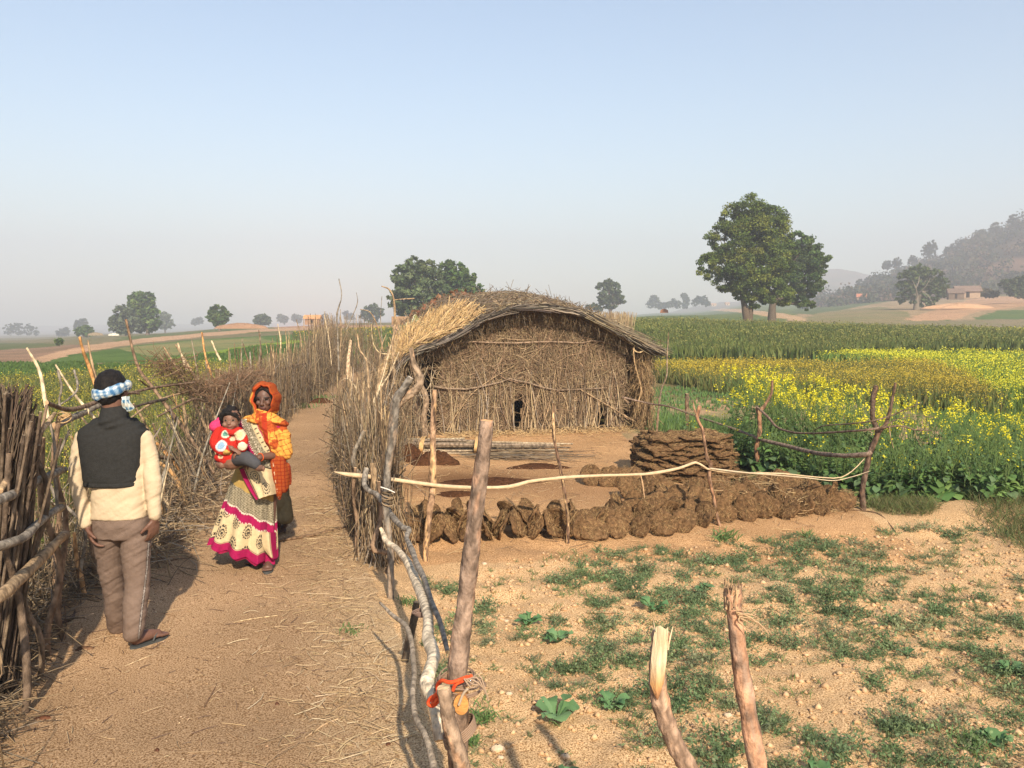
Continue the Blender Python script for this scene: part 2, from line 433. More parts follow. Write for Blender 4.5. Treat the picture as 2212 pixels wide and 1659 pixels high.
def ground_mat():
    m = M('soil', (.92, .91, .89), (1.06, 1.06, 1.06), 1.1, .95, .25, 26, attr=True, spec=.05, detail=3, lo=.35, hi=.65, bdist=.006)
    N = m.node_tree.nodes; L = m.node_tree.links; b = N['Principled BSDF']
    base = b.inputs['Base Color'].links[0].from_socket
    tc = [n for n in N if n.type == 'TEX_COORD'][0]
    n3 = N.new('ShaderNodeTexNoise'); n3.inputs['Scale'].default_value = 120; n3.inputs['Detail'].default_value = 8; n3.inputs['Roughness'].default_value = .62
    L.new(tc.outputs['Object'], n3.inputs['Vector'])
    rp = N.new('ShaderNodeValToRGB'); e = rp.color_ramp.elements
    e[0].position = .34; e[0].color = (.87, .84, .81, 1); e[1].position = .70; e[1].color = (1.06, 1.06, 1.07, 1)
    k = e.new(.5); k.color = (1, 1, 1, 1)
    L.new(n3.outputs[0], rp.inputs[0])
    mx = N.new('ShaderNodeMix'); mx.data_type = 'RGBA'; mx.blend_type = 'MULTIPLY'; mx.inputs[0].default_value = 1
    L.new(base, mx.inputs[6]); L.new(rp.outputs[0], mx.inputs[7]); L.new(mx.outputs[2], b.inputs['Base Color'])
    bp = N.new('ShaderNodeBump'); bp.inputs['Strength'].default_value = .22; bp.inputs['Distance'].default_value = .003
    L.new(n3.outputs[0], bp.inputs['Height'])
    old = b.inputs['Normal'].links[0].from_socket
    L.new(old, bp.inputs['Normal']); L.new(bp.outputs[0], b.inputs['Normal'])
    return m
make_terrain()

# the hills on the right, behind the fields
def hill(name, pts, Y0, Y1, c1, c2, seed, base_off=6):
    """pts: skyline (x, y) of the crest at distance Y1; the slope comes down to Y0"""
    pts = np.array(pts, float); nx, ny = 260, 60
    xs = np.linspace(pts[0, 0], pts[-1, 0], nx); ys = np.interp(xs, pts[:, 0], pts[:, 1])
    V = np.zeros((ny, nx, 3)); 
    for j in range(ny):
        t = j / (ny - 1) * 1.6
        Y = Y0 + (Y1 - Y0) * t
        for_top = np.array([P(a, b, Y1) for a, b in zip(xs, ys)])
        X = for_top[:, 0] * (Y / Y1) if t <= 1 else for_top[:, 0] * (Y / Y1)
        zb = height(X, np.full(nx, Y)) - 1.0
        tt = min(t, 1); s = tt * tt * (3 - 2 * tt) * .5 + tt * .5
        if t > 1: s = 1 - (t - 1) ** 2 * 1.5
        zz = zb * (1 - s) + for_top[:, 2] * s
        V[j] = np.stack([X, np.full(nx, Y), np.where(for_top[:, 2] > zb, zz, zb)], -1)
    V[..., 2] += (fbm(V[..., 0] + seed, V[..., 1], 40) - .5) * 10 * np.clip(np.linspace(0, 1.6, ny), 0, 1)[:, None]
    n = fbm(V[..., 0], V[..., 1] + seed, 25)[..., None]; n = np.clip((n - .35) * 3, 0, 1)
    C = np.array(c1) * (1 - n) + np.array(c2) * n
    idx = np.arange(nx * ny).reshape(ny, nx)
    q = np.stack([idx[:-1, :-1], idx[:-1, 1:], idx[1:, 1:], idx[1:, :-1]], -1).reshape(-1, 4)
    mb = MB(); mb.add(V.reshape(-1, 3), q, c=C.reshape(-1, 3))
    tag(mb.build(name, ground_mat()), kind='structure')
    return V
HILL = hill('wooded_hillside', [(1760, 668), (1800, 655), (1850, 636), (1900, 618), (1960, 590), (2010, 578), (2070, 552), (2130, 520), (2212, 486), (2330, 440), (2500, 390), (2800, 330), (3200, 330)], 285, 470, (.055, .05, .03), (.17, .105, .07), 3)
hill('far_hill', [(1560, 668), (1640, 640), (1700, 618), (1740, 600), (1790, 583), (1850, 586), (1900, 596), (2000, 600), (2300, 560), (2700, 560)], 900, 1150, (.12, .11, .07), (.2, .15, .1), 11)
hill('distant_ridge', [(1400, 690), (1480, 668), (1560, 656), (1640, 660), (1760, 668)], 800, 1250, (.14, .12, .08), (.2, .16, .1), 23)
# ------------------------------------------------------------------ brushwood fences
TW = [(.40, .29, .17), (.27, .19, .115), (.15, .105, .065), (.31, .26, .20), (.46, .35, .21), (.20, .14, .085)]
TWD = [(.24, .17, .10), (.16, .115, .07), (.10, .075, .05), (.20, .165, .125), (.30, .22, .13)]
def on_line(line, t):
    line = np.asarray(line, float); d = np.r_[0, np.cumsum(np.linalg.norm(np.diff(line, axis=0), axis=1))]
    s = np.asarray(t) * d[-1]
    return np.stack([np.interp(s, d, line[:, k]) for k in range(line.shape[1])], -1)
def gz(p): return height(p[..., 0], p[..., 1])
def brush(mb, line, N, h0, h1, thick, rr=(.003, .007), lean=.12, cols=TW, messy=.3, up=.0, hexp=1.0, bend=.08, low=0.0):
    """N upright sticks along a line of (x, y), heights from h0 to h1 (callables or numbers)"""
    t = rng.random(N); b = on_line(line, t); tan = on_line(line, np.clip(t + .01, 0, 1)) - on_line(line, np.clip(t - .01, 0, 1))
    tan /= np.linalg.norm(tan, axis=1)[:, None]; nor = np.stack([-tan[:, 1], tan[:, 0]], 1)
    H = (h0(t) if callable(h0) else h0) + ((h1(t) if callable(h1) else h1) - (h0(t) if callable(h0) else h0)) * rng.random(N) ** hexp
    xy = b + nor * (rng.normal(size=(N, 1)) * thick * .5)
    p0 = np.c_[xy, gz(xy) - .05 + rng.random(N) * low * H]
    m = rng.random(N) < messy
    ln = rng.normal(size=(N, 2)) * lean * H[:, None]
    p1 = np.c_[xy + ln[:, :1] * tan + ln[:, 1:] * nor * .6, gz(xy) + H]
    # the messy ones lie across the fence at any angle
    k = m.sum(); L = (.35 + rng.random(k) * .6) * np.minimum(H[m], 1.3)
    dirs = tan[m] * rng.normal(size=(k, 1)) + nor[m] * rng.normal(size=(k, 1)) * .35
    d3 = np.c_[dirs, rng.normal(size=k) * .9]; d3 /= np.linalg.norm(d3, axis=1)[:, None]
    c = np.c_[xy[m], gz(xy[m]) + H[m] * (.15 + .7 * rng.random(k))]
    p0[m] = c - d3 * L[:, None] * .5; p1[m] = c + d3 * L[:, None] * .5
    p0[:, 2] = np.maximum(p0[:, 2], gz(p0) - .03); p1[:, 2] = np.maximum(p1[:, 2], gz(p1) + .02)
    r0 = rr[0] + (rr[1] - rr[0]) * rng.random(N) ** 2
    twigs(mb, p0, p1, r0, r0 * .45, rng.normal(size=(N, 3)) * bend * H[:, None], K=5, cols=pal(N, *cols, j=.2))
def stick(parent, name, pts, r, col, res=14, n=8, mat=None, rough=.12, capcol=None, label=None, patch=None):
    mb = MB(); tube(mb, pts, r, n=n, col=col, res=res, rough=rough, capcol=capcol, patch=patch)
    o = mb.build(name, mat or mBark, parent)
    if label: o['label'] = label
    return o
def PP(*a):  # [(x, y, depth), ...] -> points
    return np.array([P(x, y, Y) for x, y, Y in a])
def lin(px, Y0, Y1):
    return np.array([P(x, y, Y0 + (Y1 - Y0) * i / (len(px) - 1)) for i, (x, y) in enumerate(px)])
TAN, ORANGE, GREY, PALE, BROWN, DARK = (.36, .26, .16), (.50, .27, .11), (.26, .23, .19), (.62, .50, .33), (.22, .15, .10), (.09, .07, .055)

# ---- left fence, far part: dense upright sticks from 10 m to the bend of the path
LFAR = [(-3.95, 11.0), (-4.2, 12.5), (-4.75, 17), (-5.1, 20.5), (-5.6, 25.5), (-6.0, 29), (-5.6, 30.5), (-4.9, 31)]
f = empty('brush_fence', (-4.0, 11, 0), 'tall dense brushwood fence of upright sticks along the far left side of the path', 'fence', 'brushwood fences')
hl = lambda t: 1.0 + .35 * np.clip((t - .5) * 4, 0, 1)
mb = MB(); brush(mb, LFAR, 4200, .6, lambda t: 1.35 + .75 * np.clip((t - .45) * 5, 0, 1), .28, lean=.08, messy=.3, rr=(.004, .010), hexp=.8, cols=TW + TWD)
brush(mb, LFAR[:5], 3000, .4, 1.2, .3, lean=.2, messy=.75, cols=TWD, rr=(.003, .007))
tag(mb.build('brush', mTwig, f), kind='stuff')
for i in range(70):
    t = rng.random(); b = on_line(LFAR, t); h = 1.25 + rng.random() * .5 + (.45 if t > .5 else 0); z = float(gz(b))
    l = rng.normal(size=2) * .12
    stick(f, 'stick', [(b[0] + rng.normal() * .08, b[1], z - .1), (b[0] + l[0] * .5 + rng.normal() * .03, b[1] + l[1] * .5, z + h * .5), (b[0] + l[0], b[1] + l[1], z + h)], [.014, .012, .006], pal(1, *TW)[0], res=6, n=5)
for x0, y0, x1, y1, Y0, Y1, c in [(616, 713, 634, 861, 19, 19.4, TAN), (559, 713, 562, 800, 16, 16, BROWN), (560, 812, 590, 872, 14.5, 14.5, TAN), (600, 700, 606, 770, 18, 18, PALE), (640, 690, 652, 760, 20, 20, TAN), (585, 745, 596, 850, 16.2, 16.2, TAN), (525, 742, 548, 850, 14, 14.2, BROWN), (700, 680, 716, 790, 24, 24, PALE), (735, 668, 733, 780, 25.5, 25.5, TAN)]:
    stick(f, 'stick', lin([(x0, y0), ((x0 + x1) / 2 + 3, (y0 + y1) / 2), (x1, y1)], Y0, Y1), [.008, .014, .017], c, res=6, n=6)
for hh, y0, y1 in [(.95, 11, 21), (.55, 12, 22)]:
    pts = [(float(np.interp(y, [p[1] for p in LFAR[:6]], [p[0] for p in LFAR[:6]])) + .12, y, hh + rng.normal() * .04) for y in np.arange(y0, y1, 1.6)]
    stick(f, 'rail', pts, [.022, .016], BROWN, res=30)

# ---- left fence, middle part: thin brush with long leaning sticks behind the walking woman
LMID = [(-3.15, 6.3), (-3.45, 7.8), (-3.65, 9.3), (-3.95, 11.2)]
f = empty('brush_fence', (-3.4, 7, 0), 'loose tangled fence of leaning sticks and dead branches left of the woman', 'fence', 'brushwood fences')
mb = MB(); brush(mb, LMID, 380, .3, .95, .5, lean=.3, messy=.8, rr=(.003, .009), bend=.22)
brush(mb, LMID[1:], 260, .6, 1.2, .5, lean=.3, messy=.75, cols=TWD, rr=(.003, .007), bend=.2)
c0 = P(378, 800, 9.6)    # the clot of dry twigs on top of the fence
n = 900; ce = on_line(np.array([P(350, 785, 9.5), P(400, 815, 9.8), P(425, 850, 10.0), P(470, 835, 10.6), P(560, 815, 12.5)]), rng.random(n) ** 1.3) + rng.normal(size=(n, 3)) * [.10, .12, .06]
d = rng.normal(size=(n, 3)) * .09; twigs(mb, ce - d, ce + d, np.full(n, .004), np.full(n, .002), rng.normal(size=(n, 3)) * .05, cols=pal(n, (.22, .13, .08), (.15, .10, .06), (.27, .19, .12), (.20, .12, .07)))
# litter at the fence foot
n = 1300; t = rng.random(n); b = on_line(LMID, t) + np.c_[rng.normal(size=n) * .22 + .12, rng.normal(size=n) * .15]
pc = np.c_[b, gz(b) + np.abs(rng.normal(size=n)) * .09 + .01]; d = np.c_[rng.normal(size=(n, 2)) * .16, rng.normal(size=n) * .05]
twigs(mb, np.maximum(pc - d, [-99, -99, 0]), np.maximum(pc + d, [-99, -99, .0]), np.full(n, .005), np.full(n, .003), rng.normal(size=(n, 3)) * .05, cols=pal(n, *TW))
tag(mb.build('brush', mTwig, f), kind='stuff')
SL = [([(353, 749), (385, 800), (413, 853), (449, 934), (474, 998)], 10.4, 10.0, TAN, .016),
      ([(272, 690), (296, 788), (332, 840), (400, 931), (462, 1022)], 9.6, 9.3, BROWN, .019),
      ([(379, 744), (408, 792), (434, 838), (470, 912)], 10.6, 10.4, TAN, .015),
      ([(436, 718), (442, 760), (449, 788), (481, 882)], 12.0, 11.6, ORANGE, .018),
      ([(384, 741), (396, 780), (404, 800)], 10.4, 10.4, PALE, .016),
      ([(457, 736), (467, 760), (476, 778)], 12.4, 12.4, PALE, .016),
      ([(473, 825), (478, 850), (484, 886)], 12.1, 12.0, ORANGE, .022),
      ([(343, 999), (362, 1012), (378, 1030), (390, 1058), (403, 1088)], 8.6, 8.8, (.60, .36, .16), .022),
      ([(336, 955), (352, 972), (372, 995), (393, 1020)], 9.0, 9.2, ORANGE, .022),
      ([(330, 915), (350, 960), (400, 1010), (432, 1040)], 9.0, 9.6, TAN, .017),
      ([(300, 948), (340, 985), (382, 990)], 8.3, 9.2, BROWN, .02),
      ([(288, 872), (308, 905), (330, 950)], 9.0, 9.2, TAN, .014),
      ([(340, 900), (380, 880), (420, 862), (455, 872)], 8.8, 10.2, BROWN, .014),
      ([(280, 905), (330, 870), (390, 850), (440, 845)], 8.6, 10.4, TAN, .014),
      ([(300, 820), (330, 838), (380, 830), (420, 850)], 9.2, 10.4, BROWN, .012),
      ([(285, 880), (330, 868), (360, 862)], 8.4, 9.2, DARK, .016),
      ([(405, 1015), (440, 990), (465, 960)], 9.4, 10.4, GREY, .014),
      ([(395, 860), (400, 900), (408, 960), (416, 1005)], 9.8, 9.8, TAN, .02),
      ([(445, 880), (452, 930), (468, 975)], 10.4, 10.3, TAN, .014),
      ([(500, 800), (508, 850), (520, 900)], 12.6, 12.4, BROWN, .016),
      ([(540, 760), (545, 820), (560, 880)], 14, 13.8, GREY, .016)]
for px, y0, y1, c, r in SL:
    stick(f, 'stick', lin(px, y0, y1), [r * .7, r, r * 1.1], c, n=6, capcol=(.62, .45, .26))
for i in range(26):      # long thin sticks leaning along the fence, tops towards the camera
    t = rng.random(); b = on_line(np.array(LMID) + [.16, 0], t); L_ = .8 + rng.random() * .75; k_ = .35 + .5 * rng.random(); d_ = np.array([-.25 - .2 * rng.random(), -.9, 0]) * (1 if rng.random() < .8 else -.6)
    p_ = np.array([b[0], b[1] + .3, .0]); e_ = p_ + d_ * L_ * k_ * .9 + [0, 0, L_ * .85]; m_ = (p_ + e_) / 2 + rng.normal(size=3) * .04
    stick(f, 'stick', [p_, m_, e_], [.012, .010, .005], pal(1, PALE, TAN, (.45, .34, .21), (.50, .29, .14), GREY)[0], res=8, n=6)

# ---- left fence, near part: logs lashed to posts, most of it in its own shade
f = empty('log_fence', (-2.7, 4.3, 0), 'heavy log and branch fence at the left edge of the path beside the man', 'fence', 'brushwood fences')
for px, y0, y1, r, c in [([(-120, 1120), (0, 1079), (33, 1066), (72, 1043), (124, 1020), (140, 1014)], 3.6, 5.2, .024, GREY),
                         ([(-120, 1225), (0, 1180), (49, 1163), (72, 1140), (98, 1118), (127, 1098), (138, 1093)], 3.6, 5.1, .021, GREY),
                         ([(-140, 1390), (0, 1287), (33, 1258), (65, 1228), (98, 1196), (130, 1163), (142, 1154)], 3.5, 5.1, .03, TAN),
                         ([(120, 920), (150, 905), (190, 888), (240, 862)], 5.2, 6.6, .022, GREY),
                         ([(100, 870), (150, 885), (200, 872), (250, 850), (300, 850)], 5.0, 7.2, .014, BROWN),
                         ([(0, 1060), (40, 1000), (85, 940), (118, 893)], 4.1, 4.9, .014, TAN),
                         ([(240, 866), (262, 855), (330, 838), (420, 826)], 6.6, 9.2, .012, BROWN)]:
    stick(f, 'rail', lin(px, y0, y1), [r * 1.1, r, r * .8], c, n=9, capcol=(.5, .34, .2))
def gpost(par, x, ytop, Y, r, c, xb=None, w=3, cap=None, nm='post'):
    X0, Xt = P(xb if xb else x, 1000, Y)[0], P(x, ytop, Y)[0]; zt = P(x, ytop, Y)[2]
    a = np.array([X0, Y, float(height(X0, Y)) - .12]); b = np.array([Xt, Y, zt]); pts = [a + (b - a) * t + (rng.normal(size=3) * .016 * w if 0 < t < 1 else 0) for t in np.linspace(0, 1, 5)]
    return stick(par, nm, pts, [r * 1.1, r, r * .85], c, capcol=cap or (.5, .34, .2))
for a in [(92, 945, 4.9, .018, BROWN, 96), (66, 960, 4.6, .016, (.16, .12, .085), 60), (128, 900, 5.2, .018, BROWN, 130), (150, 930, 5.9, .012, GREY, 155), (122, 1020, 5.8, .018, BROWN, 120), (190, 915, 6.3, .02, BROWN, 195), (20, 980, 4.2, .018, (.15, .11, .08), 20)]:
    gpost(f, *a)
for px, y0, y1, c, r in [([(58, 752), (84, 798), (95, 850), (104, 905)], 5.6, 5.4, PALE, .012), ([(120, 788), (160, 850), (205, 905), (240, 950)], 6.2, 6.0, PALE, .012),
                         ([(172, 728), (180, 760), (192, 790), (208, 842), (228, 910), (250, 1040)], 7.0, 7.2, ORANGE, .015), ([(190, 735), (198, 780), (212, 840), (226, 900), (240, 1030)], 7.2, 7.2, TAN, .012), ([(160, 1150), (165, 1200), (175, 1250), (182, 1282)], 6.0, 5.9, (.42, .24, .11), .019),
                         ([(140, 900), (128, 870), (133, 835), (125, 800)], 5.5, 5.5, GREY, .008), ([(118, 880), (148, 862), (168, 838), (160, 800)], 5.6, 6.0, GREY, .008),
                         ([(105, 900), (118, 960), (120, 1020), (124, 1100)], 4.9, 4.9, GREY, .01), ([(170, 960), (200, 935), (235, 900), (262, 880)], 6.0, 6.8, TAN, .013)]:
    stick(f, 'stick', lin(px, y0, y1), [r * .6, r, r], c, n=6)
mb = MB(); LN = [(-2.3, 2.6), (-2.62, 3.6), (-2.98, 4.6), (-3.3, 5.6), (-3.35, 6.3), (-3.4, 6.9)]
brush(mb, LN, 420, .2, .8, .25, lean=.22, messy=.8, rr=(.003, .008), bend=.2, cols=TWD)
brush(mb, [(x - .12, y) for x, y in LN[2:]], 150, .6, 1.35, .2, lean=.14, messy=.4, rr=(.003, .007), bend=.12)
n = 1500; t = rng.random(n); b = on_line(LN, t) + np.c_[-np.abs(rng.normal(size=n)) * .2 + .22, rng.normal(size=n) * .15]
pc = np.c_[b, gz(b) + np.abs(rng.normal(size=n)) * .10 + .01]; d = np.c_[rng.normal(size=(n, 2)) * .13, rng.normal(size=n) * .05]
twigs(mb, np.maximum(pc - d, [-99, -99, .0]), np.maximum(pc + d, [-99, -99, .0]), np.full(n, .004), np.full(n, .002), rng.normal(size=(n, 3)) * .05, cols=pal(n, *TWD))
brush(mb, [(-2.3, .2), (-2.42, 1.6), (-2.72, 2.8)], 1300, 1.1, 1.75, .25, lean=.07, messy=.3, rr=(.008, .02), cols=TWD)
tag(mb.build('brush', mTwig, f), kind='stuff')
# a few lashings
for x, y, Y in [(124, 1020, 5.0), (127, 1098, 5.0), (120, 1165, 5.0), (140, 905, 5.0)]:
    c = P(x, y, Y); mb = MB()
    for k in range(4):
        a = np.linspace(0, 6.5, 14) + k; tube(mb, c + np.stack([np.cos(a) * .035, np.sin(a) * .035, (np.sin(a + k) * .02) + k * .008], 1), .004, n=4, col=(.45, .30, .15))
    mb.build('lashing', mTwig, f)

# ---- bundle of dry stalks leaning at the far left
g = empty('stalk_bundle', G(10, 1240), 'dark bundle of broken dry stalks standing against the fence at the far left', 'stalk bundle')
base = P(-30, 1230, 4.35); base[2] = 0
for k in range(84):
    a = rng.random(2); top = P(-25 + a[0] * 118, 852 + abs(a[0] - .45) * 90 + rng.random() * 60, 4.2 + .35 * a[1])
    bb = base + np.array([a[0] * .13 - .05, (a[1] - .5) * .25, 0.0])
    c = pal(1, (.12, .09, .065), (.085, .065, .05), (.16, .12, .085), (.26, .20, .14), w=[.4, .3, .22, .08])[0]
    top = top + np.array([rng.normal() * .03, rng.normal() * .04, rng.normal() * .05]); mid = (bb + top) / 2 + rng.normal(size=3) * .022
    stick(g, 'stalk', [bb, mid, top], [.007, .008, .008], c, res=6, n=6, capcol=(.45, .36, .25))
n = 900; k = rng.random(n); s = rng.random(n)
p0 = np.stack([P(-40 + 60 * a + 20, 1150 - 230 * b, 4.25 + .25 * c) for a, b, c in zip(k, s, rng.random(n))]); p1 = p0 + np.c_[(k - .35) * .14, rng.normal(size=n) * .03, np.full(n, .22)]
mb = MB(); twigs(mb, p0, p1, np.full(n, .005), np.full(n, .003), rng.normal(size=(n, 3)) * .02, cols=pal(n, (.13, .09, .065), (.19, .14, .095), (.09, .07, .05)))
tag(mb.build('straw', mTwig, g), kind='stuff')

# ---- right fence along the path: edge-on wall of thin brush
RL = [(-1.28, 7.1), (-1.55, 8.4), (-2.0, 10.4), (-2.32, 11.6)]
f = empty('brush_fence', (-1.3, 7.2, 0), 'thick brushwood fence of upright twigs along the right side of the path', 'fence', 'brushwood fences')
RL2 = [(-1.10, 7.15), (-1.34, 8.0), (-1.62, 9.1), (-2.0, 10.5), (-2.22, 11.6)]
mb = MB(); brush(mb, RL2, 2600, .75, lambda t: 1.2 + 0 * t, .17, lean=.09, messy=.35, rr=(.003, .008), cols=TW + TWD)
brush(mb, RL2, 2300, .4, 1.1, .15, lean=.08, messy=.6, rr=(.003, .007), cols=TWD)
brush(mb, [(x - .02, y) for x, y in RL2], 1700, .3, .8, .12, lean=.05, messy=.55, rr=(.004, .009), cols=[tuple(q_ * .6 for q_ in c_) for c_ in TWD]); brush(mb, RL2[:2], 70, .9, 1.5, .15, lean=.16, messy=.15, rr=(.003, .007), bend=.12)  # lowest twigs darkened: shade at the fence foot is put into their colour
tag(mb.build('brush', mTwig, f), kind='stuff')
for i in range(40):
    t = rng.random() ** 1.7; b = on_line(RL2, t); h = 1.1 + rng.random() * .35
    l = rng.normal(size=2) * .1
    stick(f, 'stick', [(b[0] + rng.normal() * .1, b[1], -.1), (b[0] + l[0] * .5 + rng.normal() * .04, b[1] + l[1] * .5, h * .5), (b[0] + l[0], b[1] + l[1], h)], [.013, .011, .006], pal(1, *TW)[0], res=6, n=5)
for px, y0, y1, c, r in [([(772, 722), (777, 755), (792, 780), (796, 830), (795, 900), (790, 960)], 9.4, 9.0, TAN, .015),
                         ([(857, 690), (846, 740), (830, 790), (812, 850), (800, 900), (795, 940)], 9.8, 8.8, TAN, .012),
                         ([(862, 760), (840, 810), (815, 850), (795, 920)], 9.8, 8.8, (.5, .4, .26), .012),
                         ([(845, 745), (822, 830), (800, 880), (795, 910)], 9.5, 8.8, PALE, .010),
                         ([(758, 735), (752, 790), (757, 850), (760, 900)], 22, 21, (.55, .40, .26), .06),
                         ([(738, 822), (750, 818), (765, 832), (772, 850)], 10.6, 10.4, PALE, .012),
                         ([(778, 960), (782, 1000), (790, 1050), (786, 1110)], 7.6, 7.4, GREY, .014)]:
    stick(f, 'stick', lin(px, y0, y1), [r * .5, r, r * 1.1], c, n=7)
# near end of the fence: posts and loose bark round the peeled pole
for a in [(806, 1000, 7.0, .028, TAN, 812), (768, 1010, 7.0, .016, BROWN, 765), (787, 930, 7.3, .02, GREY, 782), (818, 1040, 6.6, .02, BROWN, 822)]:
    gpost(f, *a)
mb = MB(); LE = [(-1.10, 6.8), (-1.08, 7.15)]
brush(mb, LE, 110, .3, .95, .10, lean=.08, messy=.3, rr=(.003, .009), bend=.07, cols=TWD)
n = 260; b = on_line(LE, rng.random(n)) + rng.normal(size=(n, 2)) * .07; p0 = np.c_[b + rng.normal(size=(n, 2)) * .1, np.zeros(n)]; p1 = np.c_[b, .25 + rng.random(n) * .4]
twigs(mb, p0, p1, np.full(n, .004), np.full(n, .003), rng.normal(size=(n, 3)) * .05, cols=pal(n, *TW))
tag(mb.build('brush', mTwig, f), kind='stuff')

# ---- short fence from the path to the hut, with leafy brush
RB = [(-1.75, 11.4), (-1.72, 12.4), (-1.9, 13.8), (-2.35, 15.5), (-3.0, 18.5)]
f = empty('brush_fence', (-2.0, 11.5, 0), 'ragged fence of tall loose branches between the path fence and the hut', 'fence', 'brushwood fences')
mb = MB(); brush(mb, RB, 750, .5, 1.55, .32, lean=.22, messy=.45, rr=(.003, .009), bend=.2)
brush(mb, RB, 1200, .4, 1.15, .32, lean=.3, messy=.7, rr=(.003, .007), bend=.25, cols=TWD)
tag(mb.build('brush', mTwig, f), kind='stuff')
for px, y0, y1, c, r in [([(732, 602), (738, 640), (728, 680), (730, 740), (732, 800)], 18, 18, GREY, .02), ([(770, 632), (772, 655), (758, 690), (748, 712)], 18, 18, GREY, .014),
                         ([(824, 618), (842, 626), (851, 650), (853, 700), (848, 760), (852, 830)], 13, 13, TAN, .02), ([(851, 648), (870, 646), (895, 645)], 13, 13, TAN, .01),
                         ([(825, 640), (822, 690), (826, 740)], 13.6, 13.6, GREY, .009), ([(778, 668), (800, 675), (815, 705), (828, 760)], 13, 13, TAN, .011),
                         ([(802, 700), (806, 740), (820, 762), (845, 765)], 12.6, 12.6, (.5, .4, .24), .011), ([(835, 720), (822, 760), (815, 850)], 12.4, 12.2, TAN, .012),
                         ([(868, 700), (850, 770), (832, 850), (826, 900)], 12.8, 12.2, TAN, .012)]:
    stick(f, 'branch', lin(px, y0, y1), [r * .45, r * .8, r], c, n=6)

# ------------------------------------------------------------------ rail fence of the yard
GRP = 'single posts of the yard fence'
def post(label, *limbs, group=GRP, name='fence_post', cap=(.55, .40, .24), patch=None):
    """limbs: (pixels, depth, radii, colour); the first is the stem"""
    pts = [lin(l[0], l[1], l[1] if not isinstance(l[1], tuple) else l[1][1]) for l in limbs]
    b = pts[0][-1]; g = empty(name, (b[0], b[1], float(height(b[0], b[1]))), label, 'fence post', group)
    if b[2] > -.1:    # run the stem into the soil
        z = float(height(b[0], b[1])); pts[0] = np.vstack([pts[0], [b[0], b[1], min(z - .15, b[2] - .05)]])
    for i, (l, p) in enumerate(zip(limbs, pts)):
        stick(g, 'stem' if i == 0 else 'fork', p, l[2], l[3], n=16, res=60, capcol=l[4] if len(l) > 4 else cap, rough=.07, patch=patch or ((l[3][0] * 1.35, l[3][1] * 1.15, l[3][2]), tuple(q_ * .55 for q_ in l[3]), .58))
    return g
mB1 = (.30, .22, .17); mB2 = (.25, .185, .15)
post('thick upright grey brown post with a slanted orange cut top in the near fence',
     ([(1051, 908), (1047, 960), (1035, 1050), (1022, 1150), (1014, 1230), (1003, 1320), (993, 1400), (986, 1480), (985, 1560), (990, 1700), (995, 1880)], 3.05, [.0235, .026, .027, .031, .033, .035, .036, .036, .038, .038, .038], mB1, (.60, .34, .17)))
g = post('dark leaning post with a forked broken top left of the two brown posts',
     ([(887, 815), (873, 838), (856, 865), (850, 910), (848, 943), (838, 1008), (836, 1052), (833, 1095), (840, 1160), (844, 1204), (844, 1280), (842, 1330)], 5.9, [.022, .026, .032, .034, .030, .026, .026, .025, .024, .024, .024, .024], (.21, .19, .165), (.5, .45, .38)),
     ([(887, 752), (894, 785), (908, 816), (900, 840), (872, 862), (856, 880)], 5.95, [.016, .02, .026, .03, .03, .026], (.33, .25, .18)))
post('orange barked post with knots standing behind the peeled rail, second upright of the yard fence',
     ([(938, 842), (936, 900), (935, 950), (936, 1008), (934, 1063), (928, 1106), (922, 1160), (919, 1204)], 7.1, [.022, .026, .024, .030, .026, .027, .022, .022], (.38, .25, .16)), patch=((.58, .38, .20), (.10, .065, .045), .52))
post('thin dark crooked post crossing the peeled rail in front of the yard',
     ([(1195, 870), (1195, 900), (1197, 946), (1206, 991), (1215, 1037), (1222, 1082), (1227, 1128), (1226, 1173)], 7.6, [.012, .014, .015, .014, .015, .017, .016, .016], (.17, .105, .07)), patch=((.52, .36, .20), (.07, .045, .035), .50))
post('thin twisted post with a small forked top in front of the dung cake rows',
     ([(1512, 876), (1506, 900), (1511, 915), (1518, 932), (1527, 988), (1535, 1002), (1532, 1030), (1541, 1073), (1549, 1115), (1555, 1140)], 8.1, [.020, .018, .013, .014, .017, .022, .015, .017, .015, .015], (.28, .175, .115)),
     ([(1497, 865), (1500, 882), (1506, 900)], 8.1, [.005, .008, .012], (.3, .2, .13)))
post('dark forked post at the right corner of the yard fence, both arms broken off',
     ([(1934, 827), (1928, 860), (1922, 889), (1913, 917), (1899, 932), (1889, 955), (1879, 980), (1871, 1016), (1863, 1059), (1865, 1104)], 8.8, [.013, .016, .018, .022, .030, .029, .028, .027, .028, .028], (.145, .10, .075)),
     ([(1893, 833), (1887, 855), (1885, 880), (1886, 905), (1897, 932)], 8.8, [.026, .026, .025, .025, .028], (.11, .08, .062)))
post('reddish forked post with one curved horn in front of the mustard plants',
     ([(1668, 822), (1666, 850), (1652, 876), (1641, 893), (1641, 932), (1634, 974), (1642, 1018)], 11.0, [.016, .018, .022, .028, .027, .031, .030], (.25, .15, .095)),
     ([(1633, 880), (1636, 888), (1641, 900)], 11.0, [.018, .02, .024], (.25, .16, .10)))
post('thin pale twig post rising beside the right end of the hut roof',
     ([(1444, 718), (1441, 776), (1440, 812), (1429, 841), (1422, 889), (1419, 936)], 14.6, [.006, .011, .012, .017, .018, .019], (.26, .20, .15)))
post('short dark post standing behind the stacked dung cakes',
     ([(1484, 850), (1484, 880), (1487, 940)], 14.4, [.032, .034, .036], (.19, .14, .10)))
